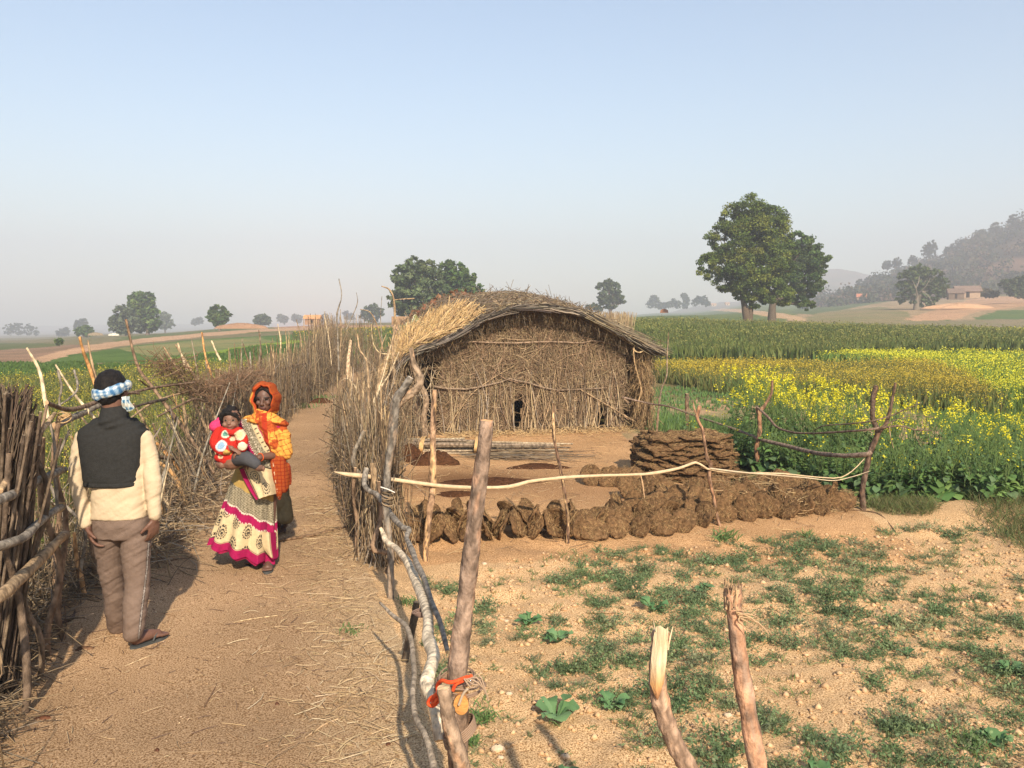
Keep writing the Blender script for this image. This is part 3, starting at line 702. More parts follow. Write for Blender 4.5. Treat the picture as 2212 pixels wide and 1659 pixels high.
post('broken post with a pale split top at the bottom of the picture',
     ([(1428, 1362), (1424, 1400), (1420, 1457), (1426, 1512), (1441, 1564), (1465, 1620), (1495, 1675), (1530, 1780), (1560, 2200)], 2.2, [.022, .024, .024, .0245, .0245, .025, .025, .026, .027], (.36, .25, .18), (.62, .50, .33)), group='stout posts nearest the camera')
post('stout brown post with a frayed chopped top right of the split one',
     ([(1583, 1270), (1584, 1300), (1588, 1340), (1598, 1427), (1613, 1519), (1628, 1610), (1640, 1690), (1650, 1900), (1655, 2250)], 2.25, [.024, .021, .021, .0225, .0245, .0255, .026, .028, .028], (.34, .235, .175), (.45, .30, .17)), group='stout posts nearest the camera')
# splinters of the split tops
def splinters(parent, px, Y, n, L, cols, spread=.02):
    c = P(px[0], px[1], Y); mb = MB()
    a = rng.random(n) * 6.28; p0 = c + np.stack([np.cos(a) * spread, np.sin(a) * spread, -rng.random(n) * .05 - .01], 1)
    p1 = p0 + np.stack([rng.normal(size=n) * .006, rng.normal(size=n) * .006, L * (.35 + rng.random(n))], 1)
    twigs(mb, p0, p1, np.full(n, .0045), np.full(n, .001), np.zeros((n, 3)), cols=pal(n, *cols)); mb.build('splinters', mTwig, parent)
O = {o['label']: o for o in bpy.data.objects if 'label' in o}
bp_, kp_ = [o for l, o in O.items() if l.startswith('broken post')][0], [o for l, o in O.items() if l.startswith('stout brown')][0]
splinters(bp_, (1428, 1366), 2.2, 26, .035, [(.62, .50, .33), (.5, .38, .23), (.35, .24, .15)])
splinters(kp_, (1583, 1272), 2.25, 60, .04, [(.45, .31, .18), (.33, .22, .13), (.2, .13, .09)])
# the bared wood on the split post, a slab standing proud of the bark on the camera side
mb = MB(); f0 = lin([(1431, 1356), (1428, 1380), (1424, 1430), (1420, 1480), (1421, 1510)], 2.172, 2.172)
V = []
for i, p in enumerate(f0):
    wd = [.016, .019, .021, .018, .004][i]; V += [p + [-wd, .007, 0], p + [-wd * .4, -.003, rng.normal() * .004], p + [wd * .5, -.0035, rng.normal() * .004], p + [wd, .007, 0]]
idx = np.arange(20).reshape(5, 4); q = np.stack([idx[:-1, :-1], idx[:-1, 1:], idx[1:, 1:], idx[1:, :-1]], -1).reshape(-1, 4)
mb.add(V, q, c=np.repeat([(.72, .58, .38), (.70, .55, .34), (.74, .60, .40), (.60, .33, .14), (.30, .14, .07)], 4, axis=0)); mb.build('bare_wood', M('bare_wood', (.7, .7, .7), (1.1, 1.1, 1.1), 30, .7, .4, 60, attr=True, stretch=(4, 4, .5)), bp_)
mb = MB()
for k in range(7):
    c = P(1590 + k * 2, 1322 + 3 * k, 2.22); a = rng.normal(size=3) * .03; tube(mb, [c, c + [.02 + a[0], -.01, a[2] * .5], c + [.05 + a[0], -.01 + a[1] * .3, -.02 + a[2]]], [.003, .0025, .001], n=4, col=(.42, .29, .17), res=5)
mb.build('bark_strip', mTwig, kp_)

# rails
def rail(label, *limbs, name='fence_rail', group='rails of the yard fence', mat=None):
    pts = [l[0] if isinstance(l[0], np.ndarray) else PP(*l[0]) for l in limbs]; b = pts[0][0]
    g = empty(name, b, label, 'fence rail', group)
    for i, (l, p) in enumerate(zip(limbs, pts)):
        stick(g, 'pole' if i == 0 else 'twig', p, l[1], l[2], n=10, res=44, capcol=(.62, .48, .3), mat=mat, rough=.08)
    return g
mPeel = M('peeled_wood', (.86, .84, .80), (1.08, 1.06, 1.04), 25, .6, .25, 90, attr=True)
PE = (.56, .43, .275)
rail('long pale peeled pole tied across the front posts of the yard',
     ([(722, 1019, 6.95), (735, 1022, 6.95), (759, 1026, 6.98), (807, 1030, 7.0), (872, 1039, 7.03), (937, 1048, 7.06), (1002, 1053, 7.3), (1080, 1053, 7.45), (1115, 1048, 7.5), (1149, 1039, 7.55), (1195, 1034, 7.57), (1224, 1031, 7.6), (1304, 1027, 7.75), (1384, 1025, 7.85), (1425, 1020, 7.9), (1464, 1012, 8.0), (1490, 1003, 8.02), (1503, 999, 8.05), (1518, 1006, 8.05), (1532, 1014, 8.07), (1586, 1022, 8.2), (1671, 1022, 8.4), (1720, 1026, 8.5), (1755, 1030, 8.58), (1806, 1033, 8.7), (1826, 1027, 8.72), (1845, 1014, 8.74), (1868, 990, 8.76)],
      [.004, .012, .021, .020, .019, .018, .0165, .016, .016, .0155, .015, .014, .014, .0135, .013, .0125, .012, .011, .010, .009, .008, .007, .006, .0055, .005, .004], PE),
     ([(1534, 1012, 8.06), (1600, 1020, 8.2), (1671, 1026, 8.36), (1740, 1032, 8.5), (1800, 1038, 8.65), (1840, 1030, 8.72), (1878, 1018, 8.75)], [.009, .007, .005, .003], (.52, .43, .3)),
     ([(1384, 1027, 7.84), (1388, 1045, 7.84), (1392, 1075, 7.84)], [.006, .007, .004], (.50, .33, .19)), mat=mPeel)
rail('long bent grey rail sagging from the hut corner to the forked corner post',
     ([(1345, 858, 14.7), (1403, 872, 14.4), (1445, 878, 13.6), (1501, 898, 12.8), (1558, 917, 12.0), (1614, 937, 11.3), (1642, 949, 11.0), (1699, 963, 10.4), (1755, 977, 9.7), (1812, 984, 9.1), (1868, 982, 8.75), (1881, 976, 8.72)], [.016, .015, .012, .014, .016, .02, .022, .023, .024, .024, .026, .028], (.27, .20, .155)))
rail('thin dark branch curving between the two forked posts in front of the mustard',
     ([(1634, 878, 11.0), (1659, 901, 10.7), (1679, 923, 10.4), (1713, 934, 10.0), (1755, 936, 9.6), (1812, 933, 9.1), (1868, 929, 8.7), (1899, 925, 8.72), (1945, 920, 8.6), (1975, 928, 8.5), (2014, 930, 8.4)], [.014, .016, .015, .013, .012, .011, .011, .012, .008, .006, .003], (.20, .14, .105)),
     ([(1755, 933, 9.6), (1778, 920, 9.4), (1826, 916, 9.1), (1881, 910, 8.8), (1929, 896, 8.7), (1955, 885, 8.6), (1990, 870, 8.5)], [.004, .007, .008, .006, .003], (.2, .15, .11)),
     ([(1921, 922, 8.66), (1924, 945, 8.6), (1930, 968, 8.6)], [.005, .004, .003], (.33, .24, .15)), ([(1975, 927, 8.5), (1980, 945, 8.5), (1990, 965, 8.45)], [.004, .003, .002], (.33, .24, .15)),
     ([(1899, 925, 8.7), (1940, 905, 8.6), (1985, 898, 8.5), (2030, 905, 8.4)], [.005, .004, .002], (.2, .15, .11)))
g = rail('thick pale crooked branch tied along the near fence as its rail',
     ([(822, 1140, 5.85), (827, 1152, 5.85), (835, 1170, 5.75), (854, 1183, 5.6), (866, 1196, 5.4), (879, 1212, 5.2), (890, 1235, 5.0), (901, 1262, 4.7), (916, 1296, 4.3), (926, 1335, 4.0), (925, 1378, 3.75), (937, 1415, 3.55), (930, 1445, 3.4), (922, 1476, 3.3), (934, 1512, 3.2), (943, 1549, 3.15), (950, 1600, 3.1)],
      [.011, .017, .020, .022, .022, .026, .026, .027, .029, .027, .027, .029, .031, .031, .026, .022, .02], (.66, .57, .43)), name='branch_rail', group='branches of the near fence')
rail('grey wiggly branch looping over the pale crooked one',
     ([(792, 1012, 6.85), (788, 1030, 6.8), (787, 1048, 6.7), (800, 1062, 6.6), (813, 1067, 6.5), (831, 1091, 6.2), (850, 1119, 5.9), (870, 1139, 5.6), (884, 1144, 5.5), (878, 1160, 5.4), (885, 1178, 5.2), (894, 1199, 5.0), (900, 1217, 4.85), (915, 1247, 4.6), (926, 1280, 4.3), (934, 1305, 4.1), (952, 1348, 3.85), (967, 1409, 3.6)],
      [.021, .021, .020, .020, .020, .019, .019, .018, .018, .017, .018, .019, .017, .016, .015, .013, .012, .011], (.25, .225, .19)), name='branch_rail', group='branches of the near fence')
rail('thin dead grey branch hanging low at the left side of the near fence',
     ([(821, 1302, 4.6), (848, 1329, 4.4), (876, 1351, 4.2), (886, 1375, 4.05), (891, 1403, 3.9), (895, 1458, 3.6), (891, 1503, 3.4), (900, 1555, 3.2), (919, 1589, 3.05), (934, 1641, 2.9), (945, 1700, 2.75), (960, 1800, 2.6), (962, 1950, 2.55)], [.007, .010, .013, .012, .012, .012, .012, .013, .0125, .0125, .012, .012, .012], (.33, .28, .22)), name='branch_rail', group='branches of the near fence')
post('short dark stake leaning in the shade behind the dead branch', ([(900, 1300), (893, 1345), (880, 1400), (873, 1440)], 4.75, [.020, .022, .02, .02], (.085, .07, .055)), group='stakes of the near fence')
# the joint: two sawn logs lashed to the thick post, with a red cloth strip
post('short sawn log with an orange cut end lashed low on the thick post', ([(995, 1497), (994, 1560), (992, 1700), (990, 1900)], 2.95, [.030, .031, .031, .031], (.27, .19, .14), (.62, .30, .10)), group='stakes of the near fence')
post('leaning brown log crossing in front of the lashed post at the bottom', ([(958, 1484), (965, 1525), (970, 1560), (985, 1610), (1000, 1665), (1015, 1760), (1022, 1980)], 2.8, [.024, .024, .026, .028, .029, .030, .03], (.30, .22, .16)), group='stakes of the near fence')
mb = MB(); c = P(996, 1523, 2.905); N_ = 18; a = np.arange(N_) / N_ * 2 * math.pi
V = c + np.stack([np.cos(a) * .0265, np.full(N_, 0) + np.sin(a) * -.012, np.sin(a) * .043], 1); mb.add(np.vstack([V, c + [0, -.004, 0]]), t=[(i, (i + 1) % N_, N_) for i in range(N_)], c=(.66, .33, .11))
V2 = V + [0, .02, 0]; mb.add(np.vstack([V, V2]), [((i + 1) % N_, i, i + N_, (i + 1) % N_ + N_) for i in range(N_)], c=(.45, .22, .09))
lg = [o for o in bpy.data.objects if o.get('label', '').startswith('short sawn log')][0]
mb.build('cut_end', mPeel, lg)
def strap(name, label, cat, pts, wd, col, mat, loops=None):
    mb = MB()
    for p in pts: tube(mb, p, wd, n=6, col=col, res=40)
    o = mb.build(name, mat); recenter(o, pts[0][0]); return tag(o, label, cat)
mRed = M('red_cloth', (.62, .06, .02), (.74, .12, .035), 60, .8, .3, 120)
strap('cloth_strip', 'orange red cloth strip knotted round the joint of the near fence', 'cloth strip',
      [PP((1018, 1460, 2.93), (1005, 1468, 2.90), (985, 1478, 2.89), (978, 1492, 2.89)), PP((1010, 1462, 2.92), (975, 1474, 2.87), (955, 1470, 2.9), (945, 1480, 2.95), (945, 1498, 2.95), (930, 1508, 2.97), (925, 1520, 2.97), (935, 1525, 2.96), (946, 1515, 2.95), (947, 1495, 2.94)), PP((947, 1495, 2.95), (934, 1512, 2.95), (938, 1520, 2.94), (944, 1508, 2.94))], [.0075, .0065], (1, 1, 1), mRed)
mb = MB()
for k in range(9):
    a = np.linspace(0, 6.4, 22); cc = P(985 + k, 1462 + k * 3.2, 3.0)
    tube(mb, cc + np.stack([np.cos(a) * (.062 + .004 * k % 3), np.sin(a) * .075, np.sin(a * 1.0 + k) * .014], 1), .0035, n=4, col=(.25, .17, .12))
for k in range(6):
    a = np.linspace(0, 6.4, 22); cc = P(990 + k, 1570 + k * 4, 2.92); tube(mb, cc + np.stack([np.cos(a) * .055, np.sin(a) * .07, np.cos(a) * .035], 1), .0035, n=4, col=(.28, .19, .13))
for k in range(5):
    p = P(1002 + k * 4, 1466, 2.88); tube(mb, [p, p + [.03, -.01, .012 * k - .03], p + [.06, 0, -.02 * k]], .003, n=4, col=(.36, .26, .18), res=6)
p = P(1010, 1488, 2.88); tube(mb, [p, P(1000, 1500, 2.885), P(991, 1523, 2.89)], .005, n=6, col=(.45, .36, .26), res=8)
o = mb.build('bark_lashing', mTwig); recenter(o, P(990, 1480, 3.0)); tag(o, 'twisted bark lashing binding the logs to the thick near post', 'lashing', 'bark lashings')
mb = MB()
for k in range(10):
    a = np.linspace(0, 6.4, 20); cc = P(837, 1056 + k * 3.5, 5.9); tube(mb, cc + np.stack([np.cos(a) * .038, np.sin(a) * .04, np.sin(a + k * 1.3) * .012], 1), .0045, n=4, col=pal(1, *TWD)[0])
p = P(822, 1052, 5.83); tube(mb, [p, P(838, 1057, 5.83), P(853, 1064, 5.83)], .004, n=5, col=(.7, .66, .58))
o = mb.build('bark_lashing', mTwig); recenter(o, P(837, 1070, 5.9)); tag(o, 'twig lashing wound round the dark forked post', 'lashing', 'bark lashings')
mb = MB()
for k in range(5):
    a = np.linspace(0, 6.4, 20); cc = P(903 + 3 * k, 1318 + 2 * k, 4.15); tube(mb, cc + np.stack([np.cos(a) * .05, np.sin(a) * .035, np.cos(a) * .012], 1) + [.02, 0, 0], .0035, n=4, col=(.22, .15, .12))
o = mb.build('bark_lashing', mTwig); recenter(o, P(916, 1320, 4.15)); tag(o, 'thin vine tied round the pale crooked branch and the wiggly one', 'lashing', 'bark lashings')
# ------------------------------------------------------------------ thatched hut
HA = np.array([-1.74, 14.35]); HX = np.array([math.cos(R(15)), math.sin(R(15))]); HY = np.array([-HX[1], HX[0]])   # left front corner, along the front, along the side
def H(u, v, z): xy = HA + HX * u + HY * v; return np.array([xy[0], xy[1], z])
def Hn(u, v, z): u, v, z = [np.asarray(q, float) for q in (u, v, z)]; xy = HA + u[..., None] * HX + v[..., None] * HY; return np.concatenate([xy, z[..., None]], -1)
W, LEN = 4.35, 5.2
def hpix(x, y, v=0.0):   # the point of the hut's cross plane v that is seen at (x, y): gives (u, z)
    d = ray(x, y); n = HY; o = HA + HY * v
    s = (n @ o) / (n @ d[:2]); p = d * s; return (p[:2] - o) @ HX, p[2] + CAM_H
FR = [hpix(a, b, -.42) for a, b in [(846, 800), (868, 776), (898, 757), (945, 738), (990, 715), (1039, 689), (1101, 672), (1163, 665), (1225, 665), (1271, 677), (1318, 700), (1364, 726), (1432, 758)]]
FR = np.array(FR)
BK = np.array([hpix(a, b, LEN + .2) for a, b in [(842, 775), (850, 750), (862, 718), (882, 692), (908, 670), (945, 649), (990, 639), (1040, 644), (1095, 662), (1150, 688), (1190, 703), (1215, 716), (1235, 728)]])
hut = empty('thatched_hut', H(W / 2, 0, 0), 'long low wattle hut with a sagging thatched roof at the back of the yard', 'hut')
def roofpt(s, t):         # s along the arc 0..1, t front 0 .. back 1
    s = np.asarray(s, float); t = np.asarray(t, float)
    k = s * (len(FR) - 1); ii = np.arange(len(FR))
    f = np.stack([np.interp(k, ii, FR[:, 0]), np.interp(k, ii, FR[:, 1])], -1); b = np.stack([np.interp(k, ii, BK[:, 0]), np.interp(k, ii, BK[:, 1])], -1)
    e = t[..., None]; uz = f * (1 - e) + b * e
    sag = -.20 * np.exp(-((t - .28) / .2) ** 2) * np.sin(s * math.pi) ** 2 + .06 * np.exp(-((t - .6) / .15) ** 2) * np.sin(s * math.pi)
    return Hn(uz[..., 0], -.42 + t * (LEN + .62), uz[..., 1] - sag + (fbm(s * 6, t * 9, 1.0) - .5) * .12)
S, T = np.meshgrid(np.linspace(0, 1, 70), np.linspace(0, 1, 50), indexing='ij')
top = roofpt(S, T); bot = top - [0, 0, .09]
idx = np.arange(S.size).reshape(S.shape)
q = np.stack([idx[:-1, :-1], idx[:-1, 1:], idx[1:, 1:], idx[1:, :-1]], -1).reshape(-1, 4)
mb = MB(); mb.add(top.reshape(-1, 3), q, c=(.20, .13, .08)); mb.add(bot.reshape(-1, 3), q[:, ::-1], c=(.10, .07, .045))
n = S.size
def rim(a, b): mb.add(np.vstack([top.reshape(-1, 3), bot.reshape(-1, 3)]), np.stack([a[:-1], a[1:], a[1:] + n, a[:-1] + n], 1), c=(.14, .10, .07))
for a in (idx[:, 0], idx[:, -1], idx[0], idx[-1]): rim(a, 0)
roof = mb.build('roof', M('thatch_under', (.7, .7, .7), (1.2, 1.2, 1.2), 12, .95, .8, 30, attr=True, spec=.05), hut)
def slope(s, t): e = .01; a = roofpt(np.clip(s + e, 0, 1), t) - roofpt(np.clip(s - e, 0, 1), t); return a / (np.linalg.norm(a, axis=-1, keepdims=True) + 1e-9)
# brown thatch over everything
mb = MB(); n = 12000; s = rng.random(n); t = rng.random(n) ** 1.1
p = roofpt(s, t) + [0, 0, .015]; ax = slope(s, t) * np.where(rng.random(n) < .5, -1, 1)[:, None] + np.c_[rng.normal(size=(n, 2)) * .5, rng.normal(size=n) * .16]; ax /= np.linalg.norm(ax, axis=1)[:, None]
L = .08 + rng.random(n) ** 2 * .24
twigs(mb, p - ax * L[:, None], p + ax * L[:, None] + [0, 0, .015], np.full(n, .006), np.full(n, .004), rng.normal(size=(n, 3)) * .03 + [0, 0, .02], cols=pal(n, (.185, .14, .095), (.12, .09, .065), (.25, .19, .125), (.21, .18, .145), (.36, .28, .18), w=[.34, .22, .2, .14, .1], j=.25))
tag(mb.build('thatch', mTwig, roof), kind='stuff')
# pale fresh straw on the left slope
mb = MB(); n = 9000; s = rng.random(n) ** .8 * .37 + .005; t = rng.beta(1.0, 2.2, n) * .8
k = fbm(s * 5, t * 4, .7) > .28 + .25 * (s - .3); k &= (s + t * .25 < .40); s, t = s[k], t[k]; n = len(s)
p = roofpt(s, t) + [0, 0, .045] + np.c_[np.zeros((n, 2)), rng.random(n) * .035]
ax = -slope(s, t) + np.c_[rng.normal(size=(n, 2)) * .28 + HY * .1, rng.normal(size=n) * .10]; ax /= np.linalg.norm(ax, axis=1)[:, None]; L = .14 + rng.random(n) * .25
twigs(mb, p - ax * L[:, None], p + ax * L[:, None], np.full(n, .0055), np.full(n, .003), rng.normal(size=(n, 3)) * .03 + [0, 0, .01], cols=pal(n, (.60, .42, .20), (.50, .33, .15), (.70, .52, .28), (.34, .22, .12), w=[.34, .3, .14, .22], j=.2))
tag(mb.build('straw', mStraw, roof), kind='stuff')
# bundled stick edge along the front arc
mb = MB(); n = 400; s0 = rng.random(n) * .96; L = .05 + rng.random(n) * .10; s1 = np.clip(s0 + L, 0, 1.0); o = np.c_[-.02 - rng.random(n) * .09, rng.random(n) * .075 - .075]
z0 = np.zeros(n); a = roofpt(s0, z0); b = roofpt(s1, z0); off = o[:, :1] * np.r_[HY, 0] + o[:, 1:] * np.array([0, 0, 1.]); mid = roofpt((s0 + s1) / 2, z0); bend = (mid - (a + b) / 2) * 2
twigs(mb, a + off, b + off + rng.normal(size=(n, 3)) * .028, .006 + rng.random(n) * .008, .004 + rng.random(n) * .004, bend, K=6, n=5, cols=pal(n, (.15, .125, .10), (.095, .08, .065), (.24, .20, .155), (.065, .055, .045), j=.25))
n = 160; s0 = .70 + rng.random(n) * .22; z0 = np.zeros(n); a = roofpt(s0, z0); dd = slope(np.full(n, .93), z0) + rng.normal(size=(n, 3)) * .06; off = np.c_[rng.normal(size=n) * .05, rng.normal(size=n) * .08, rng.normal(size=n) * .03]
twigs(mb, a + off, a + off + dd * (.5 + rng.random((n, 1)) * .5), np.full(n, .008), np.full(n, .004), np.zeros((n, 3)), cols=pal(n, (.30, .25, .17), (.18, .14, .10), (.42, .34, .22)))
mb.build('eave_bundle', mTwig, roof)
# ragged ends sticking out of the thatch
n = 1100; s0 = rng.random(n); t0_ = rng.random(n) ** 2 * .5; a = roofpt(s0, t0_) + [0, 0, .03]; d_ = np.c_[rng.normal(size=(n, 1)) * HX * .11 - HY * np.abs(rng.normal(size=(n, 1))) * .10, rng.normal(size=n) * .07 + .02]
mb = MB(); twigs(mb, a, a + d_, np.full(n, .005), np.full(n, .002), rng.normal(size=(n, 3)) * .05, cols=pal(n, *TW)); tag(mb.build('ragged_ends', mTwig, roof), kind='stuff')
# hanging fringe under the front edge
mb = MB(); n = 900; s0 = rng.random(n); a = roofpt(s0, np.zeros(n)) + np.r_[HY, 0] * (.02 + rng.random((n, 1)) * .25) - [0, 0, .08]
twigs(mb, a, a + np.c_[rng.normal(size=(n, 2)) * .06, -.08 - rng.random(n) * .2], np.full(n, .004), np.full(n, .002), rng.normal(size=(n, 3)) * .04, cols=pal(n, *TWD))
mb.build('fringe', mTwig, roof)
# dead leaves and wilted plants on the back of the roof
mb = MB(); n = 260; s = .25 + rng.random(n) * .35; t = .75 + rng.random(n) * .25; p = roofpt(s, t) + np.c_[np.zeros((n, 2)), rng.random(n) ** 2 * .16]
leaves(mb, p, .05 + rng.random(n) * .04, pal(n, (.24, .11, .06), (.18, .09, .05), (.30, .16, .09)))
n = 260; s = .14 + rng.random(n) * .12; t = .45 + rng.random(n) * .35; p = roofpt(s, t) + np.c_[np.zeros((n, 2)), rng.random(n) ** 2 * .18]
leaves(mb, p, .06 + rng.random(n) * .04, pal(n, (.50, .48, .26), (.62, .60, .40), (.30, .32, .13)))
tag(mb.build('wilted_leaves', mCrop, roof), kind='stuff')
for px, Y in [([(985, 660), (992, 640), (1004, 632)], 18), ([(1064, 655), (1066, 640), (1063, 630)], 18.4), ([(1050, 660), (1046, 645), (1049, 634)], 18.4), ([(1010, 680), (1040, 660), (1072, 650)], 17)]:
    stick(roof, 'stray_twig', lin(px, Y, Y), [.012, .008, .005], TAN, res=8, n=5)
# walls: a dark core sheet with real gaps, packed with straw and twigs
def wall_z(u): return np.interp(u, FR[:, 0], FR[:, 1]) - .045
holes = [(hpix(1115, 895), .075, .27), (hpix(1124, 868), .05, .12), (hpix(1296, 908), .075, .22), (hpix(1300, 880), .05, .1), (hpix(1243, 873), .05, .06), (hpix(1012, 892), .05, .06), (hpix(1164, 865), .07, .04), (hpix(1045, 880), .04, .03)]
U0, U1 = hpix(952, 850)[0], hpix(1340, 850)[0]
def in_hole(u, z, g=1.0):
    m = np.zeros(np.shape(u), bool)
    for (hu, hz), a, b in holes: m |= ((u - hu) / (a * g)) ** 2 + ((z - hz) / (b * g)) ** 2 < 1
    return m
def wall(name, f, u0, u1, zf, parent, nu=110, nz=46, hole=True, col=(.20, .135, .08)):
    u, k = np.meshgrid(np.linspace(u0, u1, nu), np.linspace(0, 1, nz), indexing='ij'); z = k * zf(u) - .03 * (k == 0)
    V = f(u, (fbm(u * 2, z * 2 + 5, .25) - .5) * .08, z); idx = np.arange(u.size).reshape(u.shape)
    q = np.stack([idx[:-1, :-1], idx[1:, :-1], idx[1:, 1:], idx[:-1, 1:]], -1)
    if hole:
        uc = (u[:-1, :-1] + u[1:, 1:]) / 2; zc = (z[:-1, :-1] + z[1:, 1:]) / 2; q = q[~in_hole(uc, zc)]
    mb = MB(); mb.add(V.reshape(-1, 3), q.reshape(-1, 4), c=col)
    return mb.build(name, MATS['thatch_under'], parent)
front = lambda u, v, z: Hn(u, v, z)
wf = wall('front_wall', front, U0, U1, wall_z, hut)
def wallfill(f, u0, u1, zf, N, parent, name='wattle', hole=True, tall=.35, cols=None, R_=(.0035, .0075)):
    mb = MB(); cols = cols or [(.29, .20, .125), (.22, .15, .09), (.36, .26, .16), (.15, .105, .065), (.42, .31, .19)]
    u = u0 + (u1 - u0) * rng.random(N); z = rng.random(N) ** .95 * zf(u)
    L = .10 + rng.random(N) ** 2 * tall; a = rng.normal(size=N) * np.where(rng.random(N) < .25, .3, 1.6)
    du = np.sin(a) * L; dz = np.cos(a) * L; v = -.03 - rng.random(N) * .05
    if hole: k = ~(in_hole(u, z, 1.5) | in_hole(u - du, z - dz, 1.1) | in_hole(u + du, z + dz, 1.1) | in_hole(u + du * .5, z + dz * .5, 1.2) | in_hole(u - du * .5, z - dz * .5, 1.2)); u, z, du, dz, v, L = [q_[k] for q_ in (u, z, du, dz, v, L)]
    n = len(u); zm = zf(u)
    p0 = f(u - du, v, np.clip(z - dz, .0, zm)); p1 = f(u + du, v - .03, np.clip(z + dz, .0, zm))
    twigs(mb, p0, p1, R_[0] + (R_[1] - R_[0]) * rng.random(n) ** 2, np.full(n, .002), rng.normal(size=(n, 3)) * .09, cols=pal(n, *cols, j=.3))
    return tag(mb.build(name, mTwig, parent), kind='stuff')
wallfill(front, U0, U1, wall_z, 9500, wf)
# longer bare sticks on the lower wall
mb = MB(); n = 210; u = U0 + (U1 - U0) * rng.random(n); z0 = rng.random(n) * .3; L = .5 + rng.random(n) * .7; a = rng.normal(size=n) * .2
k_ = np.ones(n, bool)
for f_ in np.linspace(0, 1, 6): k_ &= ~in_hole(u + np.sin(a) * L * f_, z0 * .3 + L * f_, .8)
u, z0, L, a = u[k_], z0[k_], L[k_], a[k_]; n = len(u)
p0 = front(u, -.10 - rng.random(n) * .05, z0 * .3); p1 = front(u + np.sin(a) * L, -.09 - rng.random(n) * .03, np.minimum(z0 + L, wall_z(u) - .05))
twigs(mb, p0, p1, .005 + rng.random(n) * .006, np.full(n, .004), rng.normal(size=(n, 3)) * .07, K=7, n=5, cols=pal(n, *TW)); tag(mb.build('upright_sticks', mTwig, wf), kind='stuff')
def hl_(px, v=-.15): return np.array([H(*(lambda q: (q[0], v, q[1]))(hpix(a, b, v))) for a, b in px])
for px, r, c in [([(952, 748), (985, 743), (1010, 738), (1060, 740), (1120, 741), (1170, 738), (1220, 739), (1260, 741), (1285, 735), (1320, 744), (1380, 758)], .014, (.30, .22, .16)),
                 ([(938, 835), (975, 840), (1020, 840), (1050, 832), (1075, 828), (1100, 818), (1120, 823), (1150, 829), (1190, 842), (1225, 842), (1270, 840), (1310, 838)], .017, (.24, .18, .13)),
                 ([(1062, 790), (1085, 815), (1120, 827)], .010, BROWN), ([(1255, 842), (1300, 868), (1350, 898), (1400, 925)], .012, TAN), ([(1050, 840), (1051, 870), (1052, 895)], .008, (.7, .6, .45)),
                 ([(965, 930), (990, 890), (1020, 850), (1060, 820), (1110, 790)], .009, TAN), ([(1285, 950), (1296, 900), (1290, 860)], .010, TAN), ([(1340, 940), (1336, 850), (1322, 790)], .011, (.33, .26, .18)), ([(1165, 940), (1185, 880), (1200, 800)], .009, TAN), ([(1100, 930), (1080, 860), (1085, 800), (1090, 740)], .009, BROWN)]:
    stick(wf, 'binding_pole' if r > .012 else 'loose_stick', hl_(px), [r, r * .9, r * .7], c, n=7)
# side walls
left = lambda v, d, z: Hn(.06 + np.asarray(d) , v, z)
right = lambda v, d, z: Hn(W - .05 - np.asarray(d), v, z)
eave = lambda v: 1.25 + 0 * v
lw = wall('side_wall', left, .55, LEN, eave, hut, hole=False, nu=50, nz=20); wallfill(left, .5, LEN, eave, 2600, lw, hole=False)
rw = wall('side_wall', right, .35, LEN, lambda v: 1.3 + 0 * v, hut, hole=False, nu=50, nz=20); wallfill(right, .3, LEN, eave, 1800, rw, hole=False)
back = lambda u, d, z: Hn(u, LEN - np.asarray(d), z)
bw = wall('back_wall', back, .3, W - .1, lambda u: 1.35 + 0 * u, hut, hole=False, nu=50, nz=20)
mb = MB(); mb.add([H(.2, 2.7, 0), H(W - .2, 2.7, 0), H(W - .2, 2.7, 1.5), H(.2, 2.7, 1.5)], [(0, 1, 2, 3)], c=(.03, .022, .016)); mb.build('shade_backing', MATS['thatch_under'], hut, smooth=False)
# near-black backing above is added to stand in for the unlit interior; posts follow
for u, v, h, r in [(.10, -.05, 1.62, .05), (W - .02, -.02, 1.55, .04), (.25, .6, 1.5, .035), (W - .12, .5, 1.5, .035)]:
    p = [H(u, v, -.1), H(u + .02, v, h * .5), H(u - .02, v, h)]; stick(hut, 'corner_post', p, [r, r * .9, r * .8], BROWN)
stick(hut, 'corner_post', PP((887, 765, 13.95), (896, 800, 13.95), (905, 830, 13.95), (920, 860, 13.95), (915, 905, 13.95), (918, 950, 13.95)), [.05, .05, .05, .055, .055, .055], (.30, .22, .15))
for px in [[(912, 775), (904, 830), (916, 880), (925, 940)], [(905, 770), (900, 820), (908, 870), (902, 940)], [(925, 790), (905, 840), (918, 870), (935, 905), (938, 940)], [(940, 800), (925, 838), (905, 850)], [(935, 780), (930, 840), (936, 900)]]:
    stick(hut, 'loose_stick', hl_(px, -.12), [.009, .009, .007], (.42, .35, .25), n=5)
